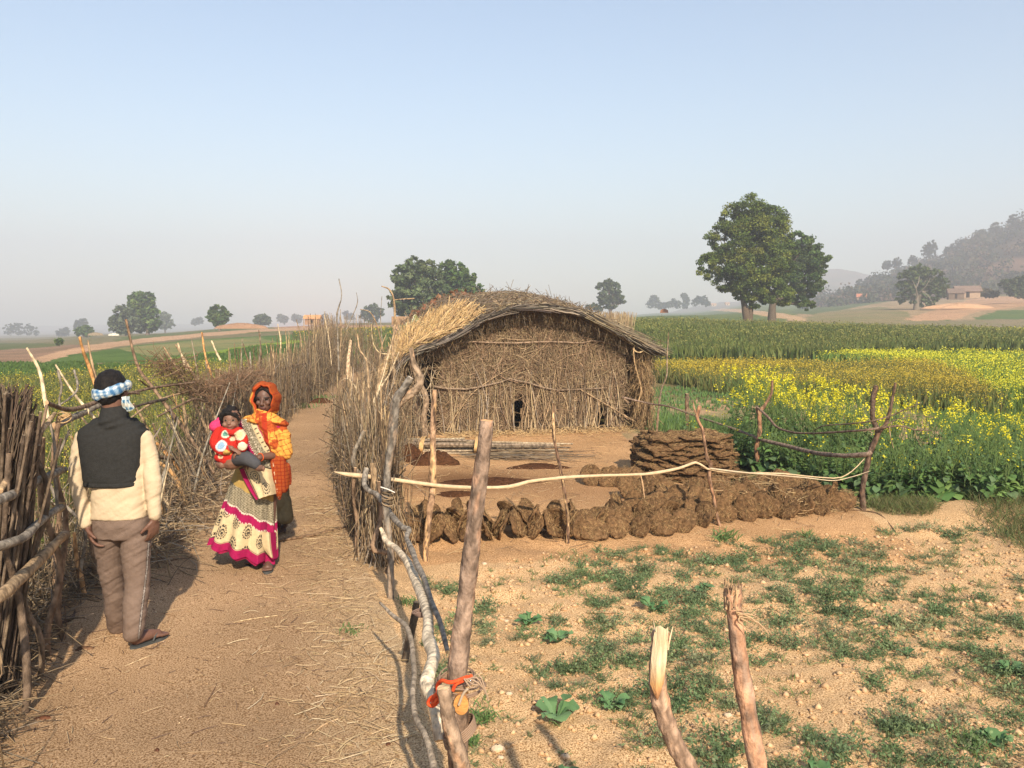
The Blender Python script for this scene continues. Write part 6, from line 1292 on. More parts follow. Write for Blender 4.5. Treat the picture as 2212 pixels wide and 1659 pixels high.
twigs(mb, np.c_[c - d, h_], np.c_[c + d, h_ + rng.random(n) * .02], np.full(n, .003), np.full(n, .002), rng.normal(size=(n, 3)) * .015, K=3, cols=pal(n, (.55, .38, .20), (.42, .28, .15), (.26, .17, .10)))
u = rng.random(1100); v = np.abs(rng.normal(size=1100)) * .25; p = Hn(U0 + (U1 - U0) * u, -.1 - v, np.full(1100, .01)); d = np.c_[rng.normal(size=(1100, 2)) * .10, np.abs(rng.normal(size=1100)) * .05]
twigs(mb, p, p + d, np.full(1100, .004), np.full(1100, .003), rng.normal(size=(1100, 3)) * .04, cols=pal(1100, (.62, .44, .22), (.50, .34, .17), (.35, .25, .14)))
tag(mb.build('straw_litter', mStraw), 'loose straw and twig litter lying on the path edge and yard floor', 'straw litter', kind='stuff')
# chaff and straw on the dung cakes at the right end
mb = MB(); n = 420; c = scat(n, [(2.0, 8.6), (3.0, 8.3), (3.75, 8.9), (3.9, 9.6), (3.3, 10.0), (2.5, 9.7)]); h_ = .02 + rng.random(n) * .27 * np.clip((3.35 - c[:, 0]) / .6, .05, 1) ; d = np.c_[rng.normal(size=(n, 2)) * .06, rng.normal(size=n) * .015]; p = np.c_[c, h_]
twigs(mb, np.maximum(p - d, [-9, -9, .01]), np.maximum(p + d, [-9, -9, .01]), np.full(n, .0035), np.full(n, .002), rng.normal(size=(n, 3)) * .02, cols=pal(n, (.40, .27, .13), (.30, .20, .10), (.5, .35, .18)))
tag(mb.build('straw_litter', mStraw), 'straw scattered over the right end of the dung cake rows', 'straw litter', kind='stuff')
# single sticks lying about
def lying(px, r, col, lab):
    p = np.array([G(x, y) for x, y in px]); p[:, 2] = height(p[:, 0], p[:, 1]) + r * 1.05; mb = MB(); tube(mb, p, [r, r * .8], n=6, col=col, res=12, rough=.1); o = mb.build('fallen_stick', mBark); recenter(o, p[0]); tag(o, lab, 'stick', 'fallen sticks')
lying([(1268, 1310), (1300, 1309), (1330, 1311)], .010, (.36, .25, .15), 'short straight stick lying among the weeds'); lying([(600, 1172), (680, 1158), (752, 1140)], .014, (.20, .13, .08), 'dark stick lying across the path beside the woman'); lying([(115, 1362), (130, 1350), (155, 1340), (162, 1325)], .010, (.12, .08, .06), 'small dark curved stick near the man')
lying([(505, 1345), (545, 1338), (600, 1330)], .004, (.62, .47, .28), 'pale thin straw in the middle of the path'); lying([(270, 1440), (300, 1428), (330, 1416)], .003, (.66, .52, .33), 'pale straw below the sandal'); lying([(660, 1600), (700, 1570), (730, 1560)], .004, (.5, .36, .22), 'pale broken twig at the bottom of the path'); lying([(440, 1532), (462, 1490), (468, 1475)], .004, (.24, .15, .09), 'thin brown twig low on the path'); lying([(1780, 1100), (1850, 1102), (1900, 1112), (1935, 1140)], .006, (.17, .11, .07), 'dark root running from the forked corner post')
for px, r, l in [([(1392, 1034), (1393, 1062), (1396, 1085)], .008, 'peg')]: pass
for x, y, Yd, h in [(1405, 975, 10.9, .15), (1258, 1028, 9.6, .12), (1048, 1078 - 55, 9.2, .08), (1650, 1095, 8.9, .20)]:
    c = G(x, y); mb = MB(); tube(mb, [c - [0, 0, .05], c + [.005, 0, h * .5], c + [.0, 0, h]], [.014, .013, .012], n=6, col=(.45, .28, .15)); o = mb.build('wooden_peg', mBark); recenter(o, c); tag(o, {1405: 'small wooden peg behind the peeled pole near the cake stack', 1258: 'small wooden peg in the yard floor centre', 1048: 'stub peg in the yard behind the thick post', 1650: 'peg in the cake rows right of the twisted post'}[x], 'peg', 'wooden pegs in the yard')
# ------------------------------------------------------------------ people
def ell(mb, c, r, n=16, rot=None):
    th = np.linspace(0, math.pi, n // 2 + 1)[1:-1]; ph = np.arange(n) / n * 2 * math.pi
    T_, F_ = np.meshgrid(th, ph, indexing='ij'); V = np.stack([np.sin(T_) * np.cos(F_), np.sin(T_) * np.sin(F_), np.cos(T_)], -1).reshape(-1, 3)
    V = np.vstack([V, [[0, 0, 1], [0, 0, -1]]]) * np.asarray(r)
    if rot is not None: V = V @ np.array(rot).T
    k = len(th); q = [(i * n + j, (i + 1) * n + j, (i + 1) * n + (j + 1) % n, i * n + (j + 1) % n) for i in range(k - 1) for j in range(n)]
    t = [(k * n, j, (j + 1) % n) for j in range(n)] + [(k * n + 1, (k - 1) * n + (j + 1) % n, (k - 1) * n + j) for j in range(n)]
    mb.add(V + np.asarray(c), q, t)
def limb(mb, pts, rad, n=14, res=None):
    tube(mb, pts, rad, n=n, res=res or 4 * len(pts)); ell(mb, pts[0], [rad[0]] * 3); ell(mb, pts[-1], [rad[-1]] * 3)
def unit(v): v = np.asarray(v, float); return v / np.linalg.norm(v)
def rotv(v, ax, a): ax = unit(ax); return v * math.cos(a) + np.cross(ax, v) * math.sin(a) + ax * np.dot(ax, v) * (1 - math.cos(a))
def hand(mb, w, d, n, side=1, L=1.0, curl=.5, spread=.0, thumb=.6):
    """w wrist, d finger direction, n palm normal (the way the fingers close); side +1 / -1 where the thumb leaves"""
    d = unit(d); n = unit(np.asarray(n) - d * np.dot(n, d)); s = np.cross(d, n) * side
    B = np.stack([s, n, d], 1)
    ell(mb, w + d * .045 * L, np.array([.040, .016, .052]) * L, rot=B); ell(mb, w + d * .008 * L, np.array([.027, .019, .03]) * L, rot=B)
    for k, (o, ln, r) in enumerate([(.030, .074, .0088), (.010, .084, .009), (-.011, .078, .0086), (-.031, .060, .0078)]):
        p = w + d * (.082 - abs(o) * .2) * L + s * o * L; dd = rotv(d, n, -spread * o * 12 * side) if spread else d; path = [p - d * .03 * L]; path.append(p)
        c = curl * (.8 + .18 * k)
        for q, f in enumerate((.42, .32, .26)):
            dd = unit(dd * math.cos(c * (.7 + .35 * q)) + n * math.sin(c * (.7 + .35 * q))) if q or c > .3 else dd; p = p + dd * ln * f * L; path.append(p)
            nn = n
        limb(mb, path, [r * L, r * L, r * .95 * L, r * .88 * L, r * .75 * L], n=8, res=12)
    t0 = w + d * .022 * L + s * .030 * L; td = unit(d * .75 + s * thumb + n * .35); t1 = t0 + td * .036 * L; td2 = unit(td + d * .35 + n * .25); limb(mb, [w + d * .01 * L + s * .012 * L, t0, t1, t1 + td2 * .028 * L], [.012 * L, .0115 * L, .0098 * L, .008 * L], n=8, res=10)
def remesh(mb, voxel=.006, smooth=3, post=None, col=None):
    me = mb.mesh('tmp'); o = bpy.data.objects.new('tmp', me); COL.objects.link(o)
    m = o.modifiers.new('r', 'REMESH'); m.mode = 'VOXEL'; m.voxel_size = voxel; m.use_smooth_shade = True
    if smooth: m2 = o.modifiers.new('s', 'SMOOTH'); m2.factor = .5; m2.iterations = smooth
    dg = bpy.context.evaluated_depsgraph_get(); r = bpy.data.meshes.new_from_object(o.evaluated_get(dg))
    bpy.data.objects.remove(o); bpy.data.meshes.remove(me)
    n = len(r.vertices); V = np.empty(n * 3, np.float32); r.vertices.foreach_get('co', V); V = V.reshape(-1, 3).astype(float)
    N_ = np.empty(n * 3, np.float32); r.vertices.foreach_get('normal', N_); N_ = N_.reshape(-1, 3).astype(float)
    if post is not None: V = V + N_ * post(V)[:, None]; r.vertices.foreach_set('co', V.astype(np.float32).ravel())
    for a in list(r.color_attributes): r.color_attributes.remove(a)
    C = np.ones((n, 3)) * 1.0 if col is None else (col(V, N_) if callable(col) else np.broadcast_to(np.array(col, float), (n, 3)))
    a = r.color_attributes.new('Col', 'FLOAT_COLOR', 'POINT'); a.data.foreach_set('color', np.concatenate([C, np.ones((n, 1))], 1).astype(np.float32).ravel())
    r.polygons.foreach_set('use_smooth', np.full(len(r.polygons), True)); r.update(); return r
def mobj(name, me, mat, parent):
    me.name = name; me.materials.clear(); me.materials.append(mat); return link(name, me, parent)
def sheet(mb, grid, colf=None, thick=.004):
    """a cloth sheet from a (rows, cols, 3) grid, both faces"""
    g = np.asarray(grid, float); a, b = g.shape[:2]; idx = np.arange(a * b).reshape(a, b); q = np.stack([idx[:-1, :-1], idx[:-1, 1:], idx[1:, 1:], idx[1:, :-1]], -1).reshape(-1, 4)
    C = colf if colf is not None else (1, 1, 1); mb.add(g.reshape(-1, 3), q, c=C.reshape(-1, 3) if np.ndim(C) == 3 else C)
def gridof(rows, nr, nc):
    """rows: list of lists of 3-D points (same count) -> smooth resampled grid"""
    R1 = np.array([catmull(r, nc) for r in rows]); return np.stack([catmull(R1[:, j], nr) for j in range(nc)], 1)
mSkin = M('skin', (.85, .85, .85), (1.1, 1.1, 1.1), 14, .5, .15, 60, attr=True, spec=.35)
mCloth = M('cloth', (.9, .9, .9), (1.06, 1.06, 1.06), 40, .9, .25, 160, attr=True, spec=.1)
mKnit = M('knit_cloth', (.9, .9, .9), (1.1, 1.1, 1.1), 60, .95, .35, 260, attr=True, spec=.05)
mHair = M('hair', (.006, .005, .005), (.016, .013, .012), 40, .65, .5, 180, spec=.2)
mRub = M('sandal_rubber', (.05, .055, .055), (.09, .09, .085), 20, .8, .2, 60)
def foot(mb, heel, toe, h=.075, L=1.0, toes=True):
    d = unit(np.array([toe[0] - heel[0], toe[1] - heel[1], 0])); s = np.array([-d[1], d[0], 0]); ln = np.linalg.norm(np.array(toe) - np.array(heel))
    limb(mb, [heel + d * .03 + [0, 0, .034], heel + d * ln * .45 + [0, 0, .036], heel + d * ln * .78 + [0, 0, .022]], [.034 * L, .036 * L, .026 * L])
    ell(mb, heel + d * ln * .70 + [0, 0, .02], [.044 * L, .044 * L, .018])
    for k, o in enumerate((-.036, -.016, .003, .020, .034)):
        b = heel + d * ln * .78 + s * o * L + [0, 0, .016]; limb(mb, [b, b + d * ln * (.22 - .022 * abs(k - 1)) + [0, 0, -.004]], [.011, .009], n=8, res=4)
def sandal(parent, heel, toe, strap=True, z=0.0):
    d = unit(np.array([toe[0] - heel[0], toe[1] - heel[1], 0])); s = np.array([-d[1], d[0], 0]); ln = np.linalg.norm(np.array(toe) - np.array(heel)) + .03; o = heel - d * .012
    a = np.linspace(0, 2 * math.pi, 40, endpoint=False); u = (1 - np.cos(a)) / 2; wd = .047 * np.sin(a) * (1 - .22 * np.exp(-((u - .42) / .2) ** 2)) * (1.0 + .12 * (u - .5))
    mb = MB(); top_ = np.array([o + d * uu * ln + s * w_ + [0, 0, .017 + z] for uu, w_ in zip(u, wd)]); bot_ = top_ - [0, 0, .016]; n = 40
    mb.add(np.vstack([top_, bot_, [top_.mean(0)], [bot_.mean(0)]]), [((j + 1) % n, j, j + n, (j + 1) % n + n) for j in range(n)], [(j, (j + 1) % n, 2 * n) for j in range(n)] + [((j + 1) % n + n, j + n, 2 * n + 1) for j in range(n)])
    so_ = mb.build('sandal', mRub, parent, smooth=False); mb = MB(); t0 = o + d * ln * .80 + [0, 0, .02 + z]
    for sg in (1, -1): tube(mb, [t0, o + d * ln * .66 + s * sg * .022 + [0, 0, .055 + z], o + d * ln * .48 + s * sg * .044 + [0, 0, .022 + z]], .006, n=6, res=10)
    mb.build('strap', mRub, so_)

# ---- the man walking away
def make_man():
    Y = 5.05; q = lambda x, y, dy=0.0: P(x, y, Y + dy); base = G(290, 1395)
    man = empty('person', (base[0], base[1], 0), 'man walking away in black vest and cream shirt, blue checked cloth round his head', 'person', 'people on the path')
    sk = (.15, .075, .05); b = MB()
    hc = q(241, 840, .02)
    ell(b, hc, [.078, .095, .105]); ell(b, hc + [0, .03, -.06], [.060, .065, .07]); limb(b, [q(246, 905), q(243, 868, .0)], [.056, .062]); ell(b, hc + [0, .10, -.03], [.014, .02, .02])
    for sx in (-1, 1): ell(b, hc + [.078 * sx, .01, -.03], [.012, .022, .032])
    limb(b, [q(250, 1140), q(248, 1050), q(246, 960), q(246, 925)], [.085, .09, .09, .075], n=18)
    # arms
    LA = [q(178, 945), q(167, 1020, -.03), q(177, 1090, -.05), q(189, 1138, -.06)]; RA = [q(314, 945), q(326, 1020, -.02), q(330, 1080, -.03), q(333, 1122, -.04)]
    limb(b, LA, [.034, .028, .027, .024]); limb(b, RA, [.034, .028, .027, .024])
    hand(b, LA[-1], unit(q(203, 1172, -.06) - LA[-1]), (.85, .3, 0), side=1, curl=.6, L=1.06); hand(b, RA[-1], unit(q(331, 1162, -.03) - RA[-1]), (-.8, .4, 0), side=-1, curl=.6, L=1.06)
    fl, fr = G(252, 1366), G(285, 1403); fl[2] = fr[2] = .02
    limb(b, [q(234, 1160, .02), q(243, 1255, .10), fl + [.0, .02, .10]], [.060, .045, .034]); limb(b, [q(290, 1160, .01), q(295, 1260, .0), fr + [.01, .02, .10]], [.060, .045, .034])
    tl = fl + [.0, .25, 0]; tr = fr + [.12, .20, 0]; foot(b, fl, tl); foot(b, fr, tr); limb(b, [fr + [.01, .02, .10], fr + [.012, .02, .04]], [.036, .034]); limb(b, [fl + [0, .02, .1], fl + [0, .02, .04]], [.036, .034])
    body = mobj('body', remesh(b, .0055, 2, col=sk), mSkin, man)
    # hair
    h = MB(); ell(h, hc + [.0, -.012, .022], [.088, .103, .098], n=24); ell(h, hc + [0, -.045, -.035], [.075, .065, .06], n=20)
    mobj('hair', remesh(h, .006, 1, post=lambda V: (fbm(V[:, 0] * 9 + V[:, 1] * 5, V[:, 2] * 7, .2) - .5) * .016), mHair, man)
    # headcloth: a twisted band and a hanging end
    n, m = 120, 18; a = np.linspace(0, 2 * math.pi, n, endpoint=False); ctr = hc + [0.004, -.006, -.012]; mb = MB(); V = []; C = []
    for i, t in enumerate(a):
        rad = np.array([math.cos(t), math.sin(t), 0]); c = ctr + rad * [.094, .108, 0] + [0, 0, .012 * math.cos(t * 1 + .1) + .022 * max(0, math.cos(t)) ** 2 + .010 * math.sin(t)]
        f = 1 + .12 * math.sin(5 * t) + .08 * math.sin(9 * t + 1)
        for k in range(m):
            p = k / m * 2 * math.pi; fold = 1 + .13 * math.sin(3 * p + 3 * t); V.append(c + rad * math.cos(p) * .015 * f * fold + np.array([0, 0, 1]) * math.sin(p) * .030 * f * fold)
            u = (t * .1 / .019 + .5 * math.sin(p)) % 2; v = (p * .030 / .017 + .6 * t) % 2; C.append((.70, .72, .66) if (u < 1) and (v < 1) else ((.045, .13, .26) if (u >= 1) and (v >= 1) else (.22, .33, .44)))
    q4 = [(i * m + k, ((i + 1) % n) * m + k, ((i + 1) % n) * m + (k + 1) % m, i * m + (k + 1) % m) for i in range(n) for k in range(m)]; mb.add(V, q4, c=np.array(C)); hcl = mb.build('headcloth', mCloth, man)
    g = gridof([[q(262, 858, -.115), q(270, 856, -.14), q(279, 857, -.10)], [q(262, 868, -.135), q(271, 868, -.155), q(282, 868, -.12)], [q(266, 878, -.125), q(275, 878, -.15), q(287, 880, -.11)], [q(273, 886, -.12), q(279, 889, -.135), q(288, 884, -.11)]], 36, 36)
    u, v = np.meshgrid(np.arange(36), np.arange(36), indexing='ij'); C = np.where((((u // 8) % 2) & ((v // 8) % 2))[..., None] == 1, (.07, .20, .33), np.where((((u // 8) + (v // 8)) % 2)[..., None] == 1, (.50, .58, .58), (.72, .70, .60)))
    g = g + np.stack([0 * u, .012 * np.sin(v * .45 + u * .2), 0 * u], -1); mb = MB(); sheet(mb, g, C); sheet(mb, g + [0, .006, 0], C); mb.build('loose_end', mCloth, hcl)
    # shirt: torso, tail and sleeves
    s = MB(); limb(s, [q(247, 1095), q(249, 1040), q(246, 960)], [.150, .145, .14], n=20)
    V0 = MB()
    for (x0, x1, y, dp) in [(199, 320, 1112, .115), (201, 319, 1075, .118), (198, 316, 1040, .118), (185, 316, 980, .118), (172, 322, 945, .105), (196, 300, 915, .07)]: pass
    def slab(mb, rows, n=44, pw=2.6):   # horizontal super-ellipse rings from (x0, x1, y, half depth, depth offset)
        R_ = []; a = np.arange(n) / n * 2 * math.pi
        for x0, x1, y, dp, dy in rows:
            A, B_ = q(x0, y, dy), q(x1, y, dy); c = (A + B_) / 2; w_ = (B_ - A)[0] / 2
            R_.append(c + np.stack([np.sign(np.cos(a)) * np.abs(np.cos(a)) ** (2 / pw) * w_, np.sign(np.sin(a)) * np.abs(np.sin(a)) ** (2 / pw) * dp, 0 * a], 1))
        V = np.concatenate(R_); k = len(rows); mb.add(np.vstack([V, [R_[0].mean(0)], [R_[-1].mean(0)]]), [(i * n + j, i * n + (j + 1) % n, (i + 1) * n + (j + 1) % n, (i + 1) * n + j) for i in range(k - 1) for j in range(n)], [(k * n, (j + 1) % n, j) for j in range(n)] + [(k * n + 1, (k - 1) * n + j, (k - 1) * n + (j + 1) % n) for j in range(n)])
    s = MB(); slab(s, [(200, 321, 1116, .118, 0), (203, 319, 1075, .115, 0), (200, 315, 1030, .110, 0), (184, 314, 980, .110, 0), (172, 322, 945, .095, 0), (196, 300, 918, .065, 0)])
    limb(s, [q(181, 948), q(170, 985, -.015), q(166, 1025, -.03), q(172, 1070, -.045), q(181, 1108, -.055), q(186, 1130, -.06)], [.057, .051, .048, .045, .041, .037], n=18, res=26); limb(s, [q(312, 950), q(324, 990), q(329, 1030, -.02), q(331, 1070, -.03), q(333, 1096, -.035), q(334, 1112, -.04)], [.058, .051, .048, .046, .042, .038], n=18, res=26)
    def folds(V, k=1.0):
        return k * (.010 * (fbm(V[:, 0] * 3.0 + 4, V[:, 2] * 9 + V[:, 0] * 5, .8, 3) - .5) + .012 * (fbm(V[:, 0] * 4 + 9, V[:, 2] * 22 - V[:, 0] * 12, .9, 3) - .5))
    mobj('shirt', remesh(s, .007, 2, post=lambda V: folds(V, 1.5), col=(.52, .415, .28)), M('shirt_cloth', (.95, .95, .95), (1.05, 1.05, 1.05), 8, .85, .2, 40, attr=True, spec=.1), man)
    # trousers
    t = MB(); slab(t, [(203, 319, 1100, .105, 0), (204, 322, 1130, .115, 0), (206, 323, 1158, .11, .01)])
    limb(t, [q(234, 1150, .01), q(236, 1200, .05), q(243, 1260, .10), q(250, 1315, .16), q(254, 1350, .24)], [.094, .080, .066, .064, .062], n=18, res=30); limb(t, [q(292, 1150), q(293, 1200, .0), q(296, 1260, .0), q(292, 1320, -.04), q(287, 1364, -.065)], [.092, .083, .074, .068, .062], n=18, res=30)
    def tcol(V, N_):
        px, py = proj(V); sx = np.interp(py, [1120, 1168, 1233, 1320, 1374], [323, 322, 317, 306, 300]); C = np.tile(np.array([.175, .125, .098]), (len(V), 1)); m_ = (np.abs(px - sx) < .9) & (N_[:, 1] < .3) & (py > 1150) & (px > 296); C[m_] = (.36, .32, .28); m2 = (np.abs(px - sx) >= .9) & (np.abs(px - sx) < 2.4) & (N_[:, 1] < .3) & (py > 1150) & (px > 296); C[m2] = (.07, .055, .05); return C
    mobj('trousers', remesh(t, .006, 2, post=lambda V: folds(V, 1.5), col=tcol), mCloth, man)
    # vest with a stand collar
    v = MB(); slab(v, [(186, 312, 1046, .130, 0), (183, 312, 1010, .132, 0), (177, 314, 975, .130, 0), (171, 317, 945, .118, 0), (173, 317, 930, .105, 0), (188, 305, 916, .088, 0), (205, 290, 903, .075, .0)], n=60)
    limb(v, [q(247, 915, -.01), q(247, 898, .0), q(246, 889, .01)], [.095, .082, .076], n=24, res=10)
    mobj('vest', remesh(v, .006, 2, post=lambda V: .5 * folds(V) + .004 * np.sin((V[:, 2] - V[:, 0] * .35) * 130) * np.exp(-((V[:, 2] - 1.375) / .045) ** 2) - .004 * np.exp(-((V[:, 2] - q(248, 1036)[2]) / .004) ** 2), col=(.030, .030, .029)), mKnit, man)
    sandal(man, fr - [0, 0, .02], tr - [0, 0, .02]); sandal(man, fl - [0, 0, .02], tl - [0, 0, .02])
make_man()

# ---- the woman
def paisley(u, v, C, dark=(.04, .035, .03)):
    """dark leaf-shaped motifs on cloth; u, v in metres"""
    cu, cv = .135, .165; iu = np.floor(u / cu); x = (u / cu - iu - .5) * cu; y = ((v + .5 * cv * (iu % 2)) % cv - cv / 2); r = np.hypot(x * 1.15, y * (1 - .25 * np.sign(y)) + .01)
    r = r * .86; ring = ((r > .035) & (r < .048)) | (r < .012) | ((r > .018) & (r < .027)); m = ring & ~((r > .036) & (np.sin(np.arctan2(y, x) * 14) > .55)); C[m] = dark; return C
def make_woman():
    Y = 6.72; q = lambda x, y, dy=0.0: P(x, y, Y + dy); base = G(570, 1225)
    wo = empty('person', (base[0], base[1], 0), 'woman in orange shawl and patterned cream and magenta sari carrying a small child', 'person', 'people on the path')
    sk = np.array([.125, .064, .044]); b = MB(); hc = q(573, 862)
    ell(b, hc + [0, .0, .018], [.068, .085, .092], n=24); ell(b, hc + [0, -.022, -.045], [.053, .055, .062], n=20); ell(b, hc + [0, -.058, -.088], [.022, .018, .018])
    limb(b, [hc + [0, -.080, .008], hc + [0, -.094, -.022], hc + [0, -.098, -.032]], [.008, .0105, .012], n=8); ell(b, hc + [0, -.090, -.036], [.019, .012, .009])
    ell(b, hc + [0, -.078, -.064], [.024, .010, .006]); ell(b, hc + [0, -.076, -.074], [.021, .010, .006])
    for sx in (-1, 1): ell(b, hc + [.030 * sx, -.074, .016], [.020, .012, .007]); ell(b, hc + [.036 * sx, -.062, -.024], [.020, .018, .020])
    limb(b, [q(573, 930), q(573, 893)], [.048, .045])
    limb(b, [q(560, 1040), q(565, 980), q(570, 925)], [.12, .11, .10], n=18)
    LA = [q(600, 918), q(608, 975, -.02), q(560, 988, -.22)]; RA = [q(540, 915), q(520, 975, -.02), q(527, 984, -.20)]
    limb(b, LA, [.05, .040, .024], res=16); limb(b, RA, [.05, .038, .025], res=16)
    hand(b, LA[-1], unit(q(535, 999, -.25) - LA[-1]), (0, .6, -.8), side=-1, curl=.45, L=.98); hand(b, RA[-1] + [0, 0, 0], unit(q(545, 996, -.24) - RA[-1]), (.2, -.2, .8), side=1, curl=.4, L=.95)
    fa, fb = G(556, 1212), G(582, 1226); fa[2] = fb[2] = .018
    limb(b, [q(545, 1060), q(552, 1140, .02), fa + [0, 0, .09]], [.09, .055, .034]); limb(b, [q(575, 1060), q(580, 1140), fb + [0, 0, .09]], [.09, .055, .034])
    ta, tb = fa + [-.02, -.17, 0], fb + [.03, -.17, 0]; hA, hB = fa + [.01, .05, 0], fb + [-.01, .05, 0]
    foot(b, hA, ta, L=.9); foot(b, hB, tb, L=.9); limb(b, [fa + [0, 0, .09], fa + [0, .01, .035]], [.034, .032]); limb(b, [fb + [0, 0, .09], fb + [0, .01, .035]], [.034, .032])
    def fcol(V, N_):
        C = np.tile(sk, (len(V), 1)); r = V - hc; front = r[:, 1] < -.03
        e = front & (((np.abs(r[:, 0]) - .029) / .016) ** 2 + ((r[:, 2] - .003) / .0065) ** 2 < 1); C[e] = (.13, .105, .09); p = front & (((np.abs(r[:, 0]) - .030) / .010) ** 2 + ((r[:, 2] - .003) / .008) ** 2 < 1); C[p] = (.012, .008, .006)
        bw = front & (np.abs(np.abs(r[:, 0]) - .032) < .020) & (np.abs(r[:, 2] - .020 + .10 * (np.abs(r[:, 0]) - .03)) < .0045); C[bw] = (.018, .012, .010); lp = front & (np.abs(r[:, 0]) < .024) & (np.abs(r[:, 2] + .069) < .010); C[lp] = (.095, .035, .028); ml_ = front & (np.abs(r[:, 0]) < .022) & (np.abs(r[:, 2] + .069) < .0018); C[ml_] = (.02, .01, .01)
        ey = front & ~e & (((np.abs(r[:, 0]) - .029) / .022) ** 2 + ((r[:, 2] - .004) / .013) ** 2 < 1); C[ey] = C[ey] * .72; return C
    mobj('body', remesh(b, .0045, 2, col=fcol), mSkin, wo)
    h = MB(); ell(h, hc + [0, .018, .030], [.076, .086, .090], n=24)
    for sx in (-1, 1): limb(h, [hc + [0, -.062, .088], hc + [.05 * sx, -.055, .055], hc + [.068 * sx, -.030, .0]], [.010, .014, .012], n=8)
    mobj('hair', remesh(h, .005, 1), mHair, wo)
    # sari skirt: a flared, folded tube with printed bands
    n, m = 260, 150; a = np.linspace(0, 2 * math.pi, n, endpoint=False); V = np.zeros((m, n, 3)); C = np.zeros((m, n, 3)); MAG, CRE, OLI, YEL = np.array([.30, .010, .07]), np.array([.55, .43, .25]), np.array([.13, .11, .07]), np.array([.36, .24, .075])
    top_c, w0 = q(553, 1008), .155; hem_c, w1 = q(528, 1168, .0), .27
    for i in range(m):
        v = i / (m - 1); f = v ** .85; c = top_c * (1 - f) + hem_c * f; x = np.cos(a); y = np.sin(a)
        wv = w0 + (w1 - w0) * f; wr = w0 + (.255 - w0) * f; wx = np.where(x < 0, wv, wr); dpt = .13 + .10 * f
        fo = 1 + f * (.075 * np.sin(11 * a + 1.2 * np.sin(2 * a)) + .045 * np.sin(19 * a + 2)) ; lowr = np.clip(x, -1, 1) * .5 + .5
        V[i, :, 0] = c[0] + x * wx * fo; V[i, :, 1] = c[1] + y * dpt * (1 + f * .16 * np.sin(11 * a + 1.2 * np.sin(2 * a)))
        V[i, :, 2] = c[2] - f * (.14 * lowr - .01 + .012 * np.sin(11 * a) + .03 * (y < 0) * np.clip(x + .1, 0, 1)) + .03 * (1 - f) * 0
    X_, Z_ = V[..., 0] - top_c[0], V[..., 2]; vv = np.linspace(0, 1, m)[:, None] + 0 * X_; band = vv - .10 * np.clip(X_ / .2, -1, 1) * (1 - np.clip((vv - .75) / .2, 0, 1)); arc = np.tile(a * .25, (m, 1))
    C[:] = YEL; k = (band > .22) & (band < .47); C[k] = OLI; wv_ = (np.sin(X_ * 230 + 3 * np.sin(Z_ * 300)) > .2) & k; C[wv_] = np.array([.34, .29, .20]); 
    k = (band >= .47) & (band < .58); C[k] = MAG; zz = (band >= .452) & (band < .463 + .010 * (np.sin(arc * 260) > 0)); C[zz] = (.62, .52, .42); zz = (band >= .565) & (band < .58) & (np.sin(arc * 260) > 0); C[zz] = (.62, .5, .42)
    k = (band >= .58) & (vv < .89); cc = np.tile(CRE, (int(k.sum()), 1)); cc = paisley(arc[k] * 1.25, (Z_[k] + .10 * X_[k] * 0), cc); C[k] = cc; ln_ = (vv > .875) & (vv < .885); C[ln_] = (.05, .04, .035); C[vv >= .89] = MAG; ln_ = (vv > .935) & (vv < .945) & (np.sin(arc * 200) > .0); C[ln_] = MAG * .8
    mb = MB(); idx = np.arange(n * m).reshape(m, n); qd = np.stack([idx[:-1], np.roll(idx[:-1], -1, 1), np.roll(idx[1:], -1, 1), idx[1:]], -1).reshape(-1, 4); mb.add(V.reshape(-1, 3), qd, c=C.reshape(-1, 3)); mb.build('sari_skirt', mCloth, wo)
    mb = MB(); V2 = V[:, :, :].copy(); ce = V2.mean(1, keepdims=True); V2[..., :2] = ce[..., :2] + (V2[..., :2] - ce[..., :2]) * .9; V2[..., 2] -= .02 * vv; mb.add(V2.reshape(-1, 3), qd, c=(.30, .012, .06)); mb.build('petticoat', mCloth, wo)
    # fold of the skirt trailing low at her left foot
    g = gridof([[q(565, 1150, -.17), q(580, 1150, -.19), q(596, 1150, -.10)], [q(568, 1180, -.17), q(583, 1182, -.18), q(597, 1182, -.10)], [q(578, 1198, -.15), q(588, 1208, -.16), q(599, 1205, -.09)]], 40, 30)
    u = np.linspace(0, 1, 40)[:, None, None] + np.zeros((40, 30, 1)); w_ = np.linspace(0, 1, 30)[None, :, None] + np.zeros((40, 30, 1)); Cg = np.where((w_ > .62) | (u > .93), MAG, CRE) + 0.0; Cg = np.where((np.abs(w_ - .55) < .03), (.05, .04, .03), Cg); mb = MB(); sheet(mb, g, Cg); mb.build('sari_fold', mCloth, wo)
    # torso wrapped in the sari: magenta edge, grey olive band, cream, yellow
    def ring(c, rx, ry, a, pw=2.3): return c + np.stack([np.sign(np.cos(a)) * np.abs(np.cos(a)) ** (2 / pw) * rx, np.sign(np.sin(a)) * np.abs(np.sin(a)) ** (2 / pw) * ry, 0 * a], 1)
    t = MB(); n2 = 40; a2 = np.arange(n2) / n2 * 2 * math.pi; RR = [(q(555, 1018), .165, .14), (q(560, 985), .150, .135), (q(566, 950), .155, .135), (q(570, 920), .165, .115), (q(572, 903), .11, .08)]; rg = [ring(c, x, y, a2) for c, x, y in RR]; K_ = len(rg)
    t.add(np.vstack(rg + [rg[0].mean(0)[None], rg[-1].mean(0)[None]]), [(i * n2 + j, i * n2 + (j + 1) % n2, (i + 1) * n2 + (j + 1) % n2, (i + 1) * n2 + j) for i in range(K_ - 1) for j in range(n2)], [(K_ * n2, (j + 1) % n2, j) for j in range(n2)] + [(K_ * n2 + 1, (K_ - 1) * n2 + j, (K_ - 1) * n2 + (j + 1) % n2) for j in range(n2)])
